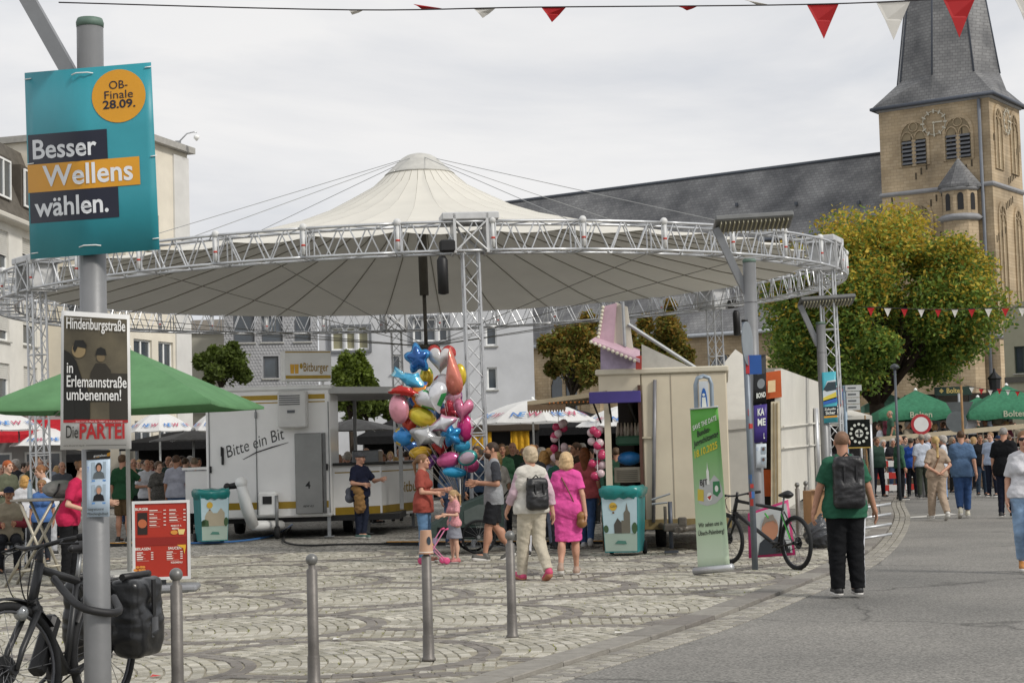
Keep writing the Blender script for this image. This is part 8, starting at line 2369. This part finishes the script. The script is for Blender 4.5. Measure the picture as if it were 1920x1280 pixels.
# crowd from short descriptions: (px, Y, H, face, hair, top, bottom, where, extras)
def crowd(rows, where, group, **base):
    for row in rows:
        px, Y, H, face, hs, hc, tc_, bc_, desc = row[:9]
        kw = dict(base); kw.update(row[9] if len(row) > 9 else {})
        zz_ = kw.pop('z', 0.0)
        person(GX(px, Y, zz_), desc + ' ' + where, Y, H, face, top=tc_, bottom=bc_, hair=(hs, hc), group=group, skin=(px // 7) % 4, **kw)
W_ = dict(fem=True)
crowd([
 (130, 23.9, 1.76, 82, 'bun', '#6a4c34', '#b8284f', '#17181a', 'waitress in raspberry polo shirt wiping', dict(fem=True, arms='reach', lean=.32, detail=True, sleeve=.4)),
 (16, 33, 1.78, 60, 'short', '#a5562c', '#5d6150', '#3a4048', 'red haired man in olive shirt looking right', dict(arms='hold')),
 (72, 35, 1.86, 20, 'short', '#6a4e32', '#3d4034', '#33363c', 'tall man in dark olive t-shirt looking up', dict(head=(60, -18))),
 (58, 37, 1.76, 40, 'short', '#5a5048', '#a39c88', '#44474c', 'man in beige shirt half hidden', {}),
 (98, 32, 1.70, -60, 'short', '#8a6040', '#c9cacc', '#b0b2b6', 'young man in white shirt bending forward', dict(lean=.3, arms='reach')),
 (48, 30.5, 1.5, -170, 'bob', '#b58c50', '#c4c5c8', '#3a3c40', 'blonde child in white shirt seen from behind', W_),
 (80, 29.5, 1.42, 10, 'fluffy', '#8a6a4a', '#4a6ba0', '#2c2f36', 'short person in blue shirt with glasses', W_),
], 'by the left bar table', 'guests at the left bar tables')
crowd([
 (232, 36, 1.84, 165, 'short', '#5a4632', '#23492f', '#5a4a34', 'man in dark green club t-shirt and brown shorts drinking', dict(arms='drink', leg=.52)),
 (300, 38, 1.68, 30, 'fluffy', '#5c4a3c', mat('#55524c', .8, .6, 40), '#2a2a2c', 'woman in black and white patterned dress', dict(fem=True, dress=(mat('#55534e', .8, .6, 40), .3, .1))),
 (333, 37.2, 1.8, 175, 'short', '#4a3628', '#a3a5b0', '#4c6488', 'man in pale grey t-shirt and jeans seen from behind', dict(bulk=1.1)),
 (252, 42, 1.76, 20, 'thin', '#9a9894', '#3c5a48', '#26282c', 'grey haired man in green jacket', dict(sleeve=1)),
 (272, 45, 1.72, 60, 'short', '#3a2c22', '#2f4a3a', '#26282c', 'dark haired man in green jacket', dict(sleeve=1)),
 (318, 44, 1.8, -20, 'thin', '#6a5c50', '#2a3a34', '#222', 'man in dark uniform jacket', dict(sleeve=1)),
 (350, 41, 1.74, 150, 'short', '#4a3a2c', '#1f2a3c', '#222', 'man in navy jumper leaning on the side counter', dict(sleeve=1, arms='elbow')),
 (366, 39, 1.74, -150, 'short', '#7a6a58', '#b9bcc4', '#333', 'man in pale shirt leaning on the side counter', dict(arms='elbow')),
 (285, 48, 1.7, 0, 'long', '#6a4a30', '#6a2c34', '#333', 'long haired woman in dark red top', W_),
], 'left of the beer trailer', 'guests left of the beer trailer')
crowd([
 (655, 43.5, 1.78, 175, 'fluffy', '#a39c92', '#1c1c1f', '#222', 'grey haired person in black jacket', {}),
 (690, 42.6, 1.86, 150, 'thin', '#b0a79c', '#cfd0d4', '#2a2c30', 'broad man in white shirt seen from behind', dict(bulk=1.15)),
 (706, 42.0, 1.78, 80, 'short', '#6a4a30', '#22262e', '#222', 'brown haired man in dark waistcoat', {}),
 (745, 43, 1.62, 190, 'long', '#b5945c', '#b39a84', '#333', 'long blonde woman seen from behind', W_),
 (722, 46, 1.7, 0, 'long', '#5a3c28', '#8a3a4a', '#222', 'brunette woman in dark pink top', W_),
 (765, 46, 1.76, 170, 'short', '#3a2c22', '#17181b', '#222', 'dark haired person in black jacket', dict(sleeve=1)),
 (638, 47, 1.72, 20, 'bob', '#8a6a48', '#6b6d72', '#222', 'woman in grey top beyond the taps', W_),
], 'behind the beer counter', 'guests behind the beer counter')
crowd([
 (852, 31.2, 1.72, 20, 'short', '#4a3a2c', '#3a4c66', '#4a5c78', 'balloon seller in denim jacket hidden under the balloons', dict(sleeve=1, arms='up')),
 (893, 34, 1.8, 30, 'short', '#3c2c20', '#1b2a3c', '#1c1d20', 'dark haired man in suit with green tie band', dict(sleeve=1)),
 (885, 38, 1.82, 60, 'short', '#4a3826', '#203a2c', '#1c1d20', 'man in dark green jacket beside the balloons', dict(sleeve=1)),
 (935, 31, 1.68, 200, 'long', '#c2a56c', '#c6c0b4', '#8a8c90', 'long blonde woman in cream top', W_),
 (945, 35, 1.84, 10, 'short', '#4c3826', '#25452f', '#1c1d20', 'smiling man in green club jacket', dict(sleeve=1)),
 (930, 39, 1.78, 0, 'fluffy', '#b5aea2', '#2c4a38', '#1c1d20', 'white haired person in green jacket', dict(sleeve=1)),
 (965, 38.5, 1.88, 0, 'thin', '#8a6a54', '#233a2c', '#1c1d20', 'balding man in green uniform', dict(sleeve=1)),
 (1003, 27.6, 1.78, 178, 'short', '#a3784a', '#141518', '#c4c4c8', 'short haired woman in black jumper and white trousers', dict(fem=True, sleeve=1)),
 (1025, 30, 1.68, 190, 'bob', '#b0854c', '#a7b0c8', '#9aa3b8', 'woman with ginger bob in pale blue blouse', dict(fem=True, sleeve=1)),
 (1035, 33, 1.72, 180, 'fluffy', '#a37a4a', '#8f7a66', '#44464c', 'woman in patterned brown blouse', dict(fem=True, sleeve=.9)),
 (1052, 29, 1.66, 200, 'short', '#5c4630', '#2c5648', '#3a3c42', 'person in dark green t-shirt partly hidden by the pink dress', W_),
 (1085, 34, 1.82, -70, 'short', '#4a3626', '#3c3024', '#222', 'man in brown jacket in profile', dict(sleeve=1)),
 (1102, 29.6, 1.72, 168, 'long', '#7d4a2a', '#c46266', '#46618c', 'woman in coral t-shirt and blue jeans', dict(fem=True, sleeve=.4, legs='walk', shoes='#c9c9c9', bulk=1.08)),
 (985, 42, 1.76, 0, 'thin', '#7a6a5a', '#25402f', '#222', 'man in green jacket far back', dict(sleeve=1)),
 (1015, 43, 1.7, 0, 'bob', '#6a4c34', '#1d1e22', '#222', 'dark dressed woman far back', W_),
 (1062, 41, 1.78, 0, 'short', '#3c2e24', '#2a4a3c', '#222', 'man in green jacket far back under the parasol', dict(sleeve=1)),
 (912, 43, 1.74, 30, 'short', '#5c4838', '#26282e', '#222', 'man in dark suit far back', dict(sleeve=1)),
 (1130, 38, 1.74, 160, 'short', '#4c3c2e', '#2c4c40', '#222', 'man in green jacket behind the toy garland', dict(sleeve=1)),
 (1160, 35, 1.7, 170, 'short', '#5c4a3a', '#31503f', '#222', 'person in green in front of the toy counter', dict(sleeve=1)),
 (870, 44, 1.72, 0, 'long', '#8a6a44', '#7a3040', '#222', 'woman in wine red top far back', W_),
], 'in the middle crowd', 'crowd in the middle of the square')
crowd([
 (1648, 51, 1.8, 20, 'short', '#5a4a3a', '#2f443a', '#1b1e28', 'man in green club jacket with pale sash standing astride', dict(sleeve=1, legs='wide')),
 (1690, 48.5, 1.82, 100, 'thin', '#a39e96', '#3a5f4a', '#14151a', 'man in green jacket with red striped trousers', dict(sleeve=1)),
 (1712, 50.5, 1.74, 160, 'short', '#4a4038', '#2a4f9c', '#191b22', 'person in bright blue shirt', dict(sleeve=1)),
 (1732, 49.5, 1.84, 185, 'short', '#8d8578', '#b9c0cc', '#3c4238', 'man in white polo seen from behind', {}),
 (1772, 47, 1.78, -110, 'fluffy', '#b0aaa2', '#c3c6cc', '#7f9cc2', 'white haired man in white shirt and pale jeans', dict(sleeve=1)),
 (1842, 50, 1.78, 0, 'short', '#5a4636', '#1a1b1f', '#2c3a4a', 'man in black t-shirt and dark jeans', {}),
 (1862, 49, 1.84, -40, 'short', '#8a6c4c', '#a9b6cc', '#1c2130', 'officer in pale shirt with yellow vest straps', {}),
 (1876, 52, 1.74, 0, 'cap', '#22314a', '#1f2638', '#1c2130', 'person in dark uniform cap', dict(sleeve=1)),
 (1725, 55, 1.76, 0, 'short', '#6a5c4c', '#26282c', '#222', 'man in dark jacket behind the group', dict(sleeve=1)),
 (1790, 53, 1.74, 30, 'bob', '#8a7a68', '#3a3d44', '#222', 'woman in charcoal top', W_),
], 'in front of the terrace', 'people in front of the terrace')
rgt = random.Random(11)
tops = [('#c9cbd0', 'white'), ('#26282c', 'black'), ('#8f8676', 'beige'), ('#3c5a48', 'green'), ('#a7b0c0', 'pale blue'), ('#6a3440', 'wine red'), ('#55585e', 'grey')]
hairs = [('short', '#5a4636', 'brown haired'), ('fluffy', '#b0aaa2', 'white haired'), ('thin', '#8d8578', 'balding'), ('bob', '#a5855a', 'fair bobbed'), ('short', '#332820', 'dark haired')]
spots = [(1652, 61), (1672, 60.5), (1690, 63), (1706, 61), (1722, 64), (1741, 62), (1757, 61), (1772, 63.5), (1786, 61.5), (1822, 60.6), (1836, 63), (1851, 61), (1872, 62), (1890, 60.8), (1906, 63), (1664, 66), (1748, 67), (1860, 67)]
for k, (px, Y) in enumerate(spots):
    tc_, tn = tops[(k * 3 + k // 7) % 7]; hs, hc, hn = hairs[(k * 2 + k // 5) % 5]
    stand = k in (1, 9, 12, 15, 17)
    desc = '%s %s in %s shirt' % (hn, 'guest standing' if stand else 'guest sitting', tn)
    ref = min(((1688, 'thin dark pole'), (1732, 'round traffic sign'), (1808, 'steel post'), (1866, 'lantern'), (1915, 'right edge')), key=lambda q: abs(q[0] - px))[1]
    person(GX(px, Y, 1.0 if stand else .57), desc + ' on the terrace ' + ('behind' if Y > 62.9 else 'near') + ' the ' + ref, Y, rgt.uniform(1.64, 1.84), rgt.choice((0, 40, -50, 90, -90, 160)), top=tc_, bottom='#2a2d34', hair=(hs, hc), arms=rgt.choice(('stand', 'hold', 'elbow')), legs='stand' if stand else 'sit', skin=k, group='guests on the terrace', fem=hs == 'bob')
    if not stand:
        t = thing('terrace_chair', 'dark chair under the %s %s %s' % (desc.replace(' guest', ''), 'behind' if Y > 62.9 else 'near', ref), 'chair', GX(px, Y, 1.0), 0, 'chairs on the terrace')
        mb = MB(); mb.box((0, 0, .42), (.42, .42, .04)); mb.build('seat', BLACK, t); mb = MB(); mb.box((0, .2, .68), (.42, .03, .45)); mb.build('backrest', BLACK, t)
        for x in (-.18, .18):
            for y in (-.18, .18): mb = MB(); mb.tube((x, y, 0), (x, y, .42), .014, n=5); mb.build('leg', BLACK, t)

# more guests farther back, each a different mix of hair, shirt and place
combos = [(h_, t_) for h_ in hairs for t_ in tops]
rgt.shuffle(combos)
def fill(spots_, where, group):
    for k, (px, Y) in enumerate(spots_):
        (hs, hc, hn), (tc_, tn) = combos[k % len(combos)]
        person(GX(px, Y), '%s guest in %s shirt %s' % (hn, tn, where), Y, rgt.uniform(1.64, 1.86), rgt.choice((0, 30, -40, 90, -90, 150, 200, 180)), top=tc_, bottom=rgt.choice(('#23262c', '#3a4a66', '#5a5548')), hair=(hs, hc), arms=rgt.choice(('stand', 'hold', 'elbow', 'drink', 'cross')), sleeve=rgt.choice((.42, 1)), skin=k, group=group, fem=hs == 'bob')
fill([(4, 39), (30, 41), (46, 44), (90, 40), (108, 43), (118, 38), (262, 50), (278, 39), (296, 46), (312, 49), (326, 42), (342, 45), (358, 48), (374, 44), (240, 46)], 'far back at the left', 'guests left of the beer trailer')
fill([(628, 49), (648, 51), (668, 48), (684, 50), (700, 52), (716, 49), (734, 51), (752, 48), (778, 50), (790, 46)], 'far back beyond the counter', 'guests behind the beer counter')
fill([(880, 47), (898, 46), (918, 48), (938, 46), (955, 47), (972, 46), (990, 48), (1008, 47), (1026, 46), (1044, 48), (1060, 47), (1078, 46), (1095, 45), (1112, 43), (900, 40), (1020, 38), (1072, 38), (1142, 44)], 'far back in the middle', 'crowd in the middle of the square')
fill([(1660, 56), (1678, 55), (1700, 56.5), (1744, 55.5), (1756, 54), (1818, 55), (1830, 56.5), (1852, 55.5), (1896, 54)], 'just below the terrace', 'people in front of the terrace')
for px, py, c, lab in ((292, 1270, '#b3302c', 'small red paper scrap on the cobbles'), (632, 1200, '#cfcdc6', 'small white paper scrap on the cobbles'), (1160, 1188, '#c4c1b8', 'pale paper scrap at the kerb')):
    g_ = G(px, py); mb = MB(); mb.add([(-.04, -.02, .012), (.05, -.03, .02), (.04, .03, .012), (-.03, .03, .026)], [(0, 1, 2), (0, 2, 3)]); o = mb.build('paper_scrap', prnt(c)); o.location = g_; tag(o, lab, 'litter')
# ------------------------------------------------------------------ things around the people
# high folding table at the left
tb_ = GX(88, 24.2)
t = thing('bar_table', 'high folding trestle table with grey top at the left', 'table', tb_)
zt5 = P(88, 936, 24.2).z
x0, x1 = P(30, 940, 24.2).x - tb_.x, P(143, 940, 24.2).x - tb_.x
mb = MB(); mb.box(((x0 + x1) / 2, 0, zt5), (x1 - x0, .62, .035), bev=.008); mb.build('tabletop', mat('#7f7b74', .5, .15, 5), t)
LEGM = mat('#b3ad9c', .4, .12, 6, metal=.3)
for s in (-1, 1):
    y = s * .26
    mb = MB(); mb.tube((x0 + .12, y, zt5), (x1 - .25, y * 1.05, .0), .022, n=8); mb.build('leg', LEGM, t)
    mb = MB(); mb.tube((x1 - .25, y, zt5), (x0 - .08, y * 1.05, .0), .022, n=8); mb.build('leg', LEGM, t)
    mb = MB(); mb.tube((x0 + .02, y, .2), (x1 - .3, y, .25), .018, n=8); mb.build('stretcher', LEGM, t)
bt2 = P(56, 930, 24.2); bt2.z = zt5 + .018
t = thing('water_bottle', 'clear plastic water bottle on the high folding table', 'bottle', bt2)
mb = MB(); mb.lathe([(.034, 0), (.037, .02), (.035, .15), (.03, .19), (.013, .235), (.013, .25)], 14); mb.build('bottle_body', mat('#9fb2c0', .1, .1, 8, spec=.8), t); mb = MB(); mb.lathe([(.015, .25), (.015, .27)], 10); mb.build('cap', prnt('#3f6fb8'), t)
soft('grey_bag', 'light grey bag with black strap on the high folding table', 'bag', tb_ + Vector((.2, .05, zt5 + .02)), 0, [ell((0, 0, .12), (.27, .16, .13))], cloth('#8b8a86'), .016, extra=[('strap', [(.02, -.16, .2), (.0, -.19, .1), (-.06, -.2, .02)], .014, BLACK)])
# wheelchair and its user
wc = GX(18, 27.4)
t = thing('wheelchair', 'wheelchair with spoked wheel cut off by the left edge', 'wheelchair', wc, R(15))
for s in (-1, 1):
    mb = MB(); mb.path([(s * .3, .05 + .29 * math.cos(a), .3 + .29 * math.sin(a)) for a in [2 * PI * k / 32 for k in range(32)]], .018, 6, True); w_ = mb.build('large_wheel', RUBBER, t)
    mb = MB(); mb.path([(s * .33, .05 + .26 * math.cos(a), .3 + .26 * math.sin(a)) for a in [2 * PI * k / 32 for k in range(32)]], .009, 5, True); mb.build('push_rim', ALU, w_)
    mb = MB()
    for k in range(16): a = 2 * PI * k / 16; mb.tube((s * .3, .05, .3), (s * .3, .05 + .28 * math.cos(a), .3 + .28 * math.sin(a)), .002, n=3, caps=False)
    mb.build('spokes', STEEL, w_)
    mb = MB(); mb.path([(s * .25, -.45 + .07 * math.cos(a), .08 + .07 * math.sin(a)) for a in [2 * PI * k / 16 for k in range(16)]], .014, 6, True); mb.build('castor', RUBBER, t)
    mb = MB(); mb.path([(s * .25, .25, .95), (s * .25, .22, .45), (s * .25, -.3, .45), (s * .25, -.45, .1), (s * .2, -.55, .1)], .015, 7); mb.build('side_frame', ALU, t)
mb = MB(); mb.box((0, -.03, .46), (.48, .46, .05), bev=.015); mb.build('seat', BLACK, t); mb = MB(); mb.box((0, .24, .7), (.48, .04, .45), bev=.015); mb.build('backrest', BLACK, t)
person(wc + Vector((0, 0, -.36)), 'elderly man in beige vest over checked shirt sitting in the wheelchair', 27.4, 1.7, 15, top='#8d8472', sleeve=1, sleeves2='#7a2c38', bottom='#1f2024', legs='sit', arms='hold', hair=('cap', '#22283c'), skin=3, detail=True)
# doll pushchair
dp0 = GX(815, 26.2)
t = thing('toy_pushchair', 'pink and lilac toy pushchair pushed by the small girl', 'pushchair', dp0, R(18))
PKP = paint('#cf7fa0')
for s in (-1, 1):
    mb = MB(); mb.tube((-.18, s * .11, .05), (.14, s * .11, .52), .009, n=6); mb.tube((.16, s * .11, .05), (-.1, s * .11, .34), .009, n=6); mb.build('frame_side', PKP, t)
    for x in (-.18, .16): mb = MB(); mb.lathe([(.02, -.012), (.05, -.012), (.055, 0), (.05, .012), (.02, .012)], 14, Matrix.Translation((x, s * .12, .055)) @ Matrix.Rotation(PI / 2, 4, 'X')); mb.build('wheel', paint('#d0507f'), t)
    mb = MB(); mb.tube((.14, s * .11, .52), (.2, s * .11, .54), .014, n=8); mb.build('handle', paint('#d0507f'), t)
mb = MB(); mb.add([(.02, -.1, .4), (.02, .1, .4), (-.03, .1, .18), (-.03, -.1, .18), (-.16, .1, .2), (-.16, -.1, .2)], [(0, 1, 2, 3), (3, 2, 4, 5)]); mb.build('seat_fabric', cloth('#b6a0c4'), t)
mb = MB(); mb.ball((-.05, 0, .27), (.05, .05, .07)); mb.build('yellow_print', cloth('#d6bb58'), t)
# child bicycle trailer
ct0 = GX(895, 29)
t = thing('child_trailer', 'dark grey green two-wheeled child trailer with pushing bar', 'child trailer', ct0, R(8))
mb = MB(); prof_ = [(-.95, .32), (-.75, .28), (.3, .22), (.42, .3), (.42, .85), (.2, .98), (-.25, .82), (-.75, .5)]
mb.prism(prof_, Matrix(((1, 0, 0, 0), (0, 0, 1, -.38), (0, 1, 0, 0), (0, 0, 0, 1))), .76); bd_ = mb.build('cabin', cloth('#3d4a46'), t)
mb = MB(); mb.prism([(-.25, .5), (.2, .45), (.22, .8), (0, .82), (-.25, .72)], Matrix(((1, 0, 0, 0), (0, 0, 1, -.39), (0, 1, 0, 0), (0, 0, 0, 1))), .01); mb.build('side_window', mat('#59625f', .25, .2, 4), bd_)
mb = MB(); mb.prism([(-.7, .3), (.38, .25), (.38, .42), (-.7, .46)], Matrix(((1, 0, 0, 0), (0, 0, 1, -.395), (0, 1, 0, 0), (0, 0, 0, 1))), .012); mb.build('lower_panel', cloth('#15171a'), bd_)
text('CROOZER', prnt('#9aa09c'), bd_, lambda x, y: Vector((x, -.4, y)), -.05, .43, .045)
for s in (-1, 1):
    mb = MB(); mb.path([(-.02 + .27 * math.cos(a), s * .43, .28 + .27 * math.sin(a)) for a in [2 * PI * k / 32 for k in range(32)]], .02, 6, True); w_ = mb.build('wheel', RUBBER, t)
    mb = MB()
    for k in range(14): a = 2 * PI * k / 14; mb.tube((-.02, s * .43, .28), (-.02 + .26 * math.cos(a), s * .43, .28 + .26 * math.sin(a)), .0025, n=3, caps=False)
    mb.tube((-.02, s * .40, .28), (-.02, s * .45, .28), .03, n=8); mb.build('spokes', STEEL, w_)
mb = MB(); mb.path([(.38, -.3, .75), (.6, -.3, 1.02), (.6, .3, 1.02), (.38, .3, .75)], .014, 7); mb.build('push_bar', BLACK, t)
mb = MB(); mb.tube((-.3, -.36, .6), (-.3, -.36, 1.25), .006, n=5); mb.build('flag_rod', WHITEP, t)

# ------------------------------------------------------------------ put each thing's origin at its own base
bpy.context.view_layer.update()
for o in list(bpy.data.objects):
    if o.type == 'EMPTY' and o.parent is None and o.location.length < 1e-6 and o.children and o.name != 'kerb':
        pts = [ch.matrix_world @ Vector(c) for ch in o.children_recursive if ch.type == 'MESH' for c in ch.bound_box]
        b = Vector(((min(p.x for p in pts) + max(p.x for p in pts)) / 2, (min(p.y for p in pts) + max(p.y for p in pts)) / 2, min(p.z for p in pts)))
        o.location = b
        for ch in o.children: ch.location = ch.location - b
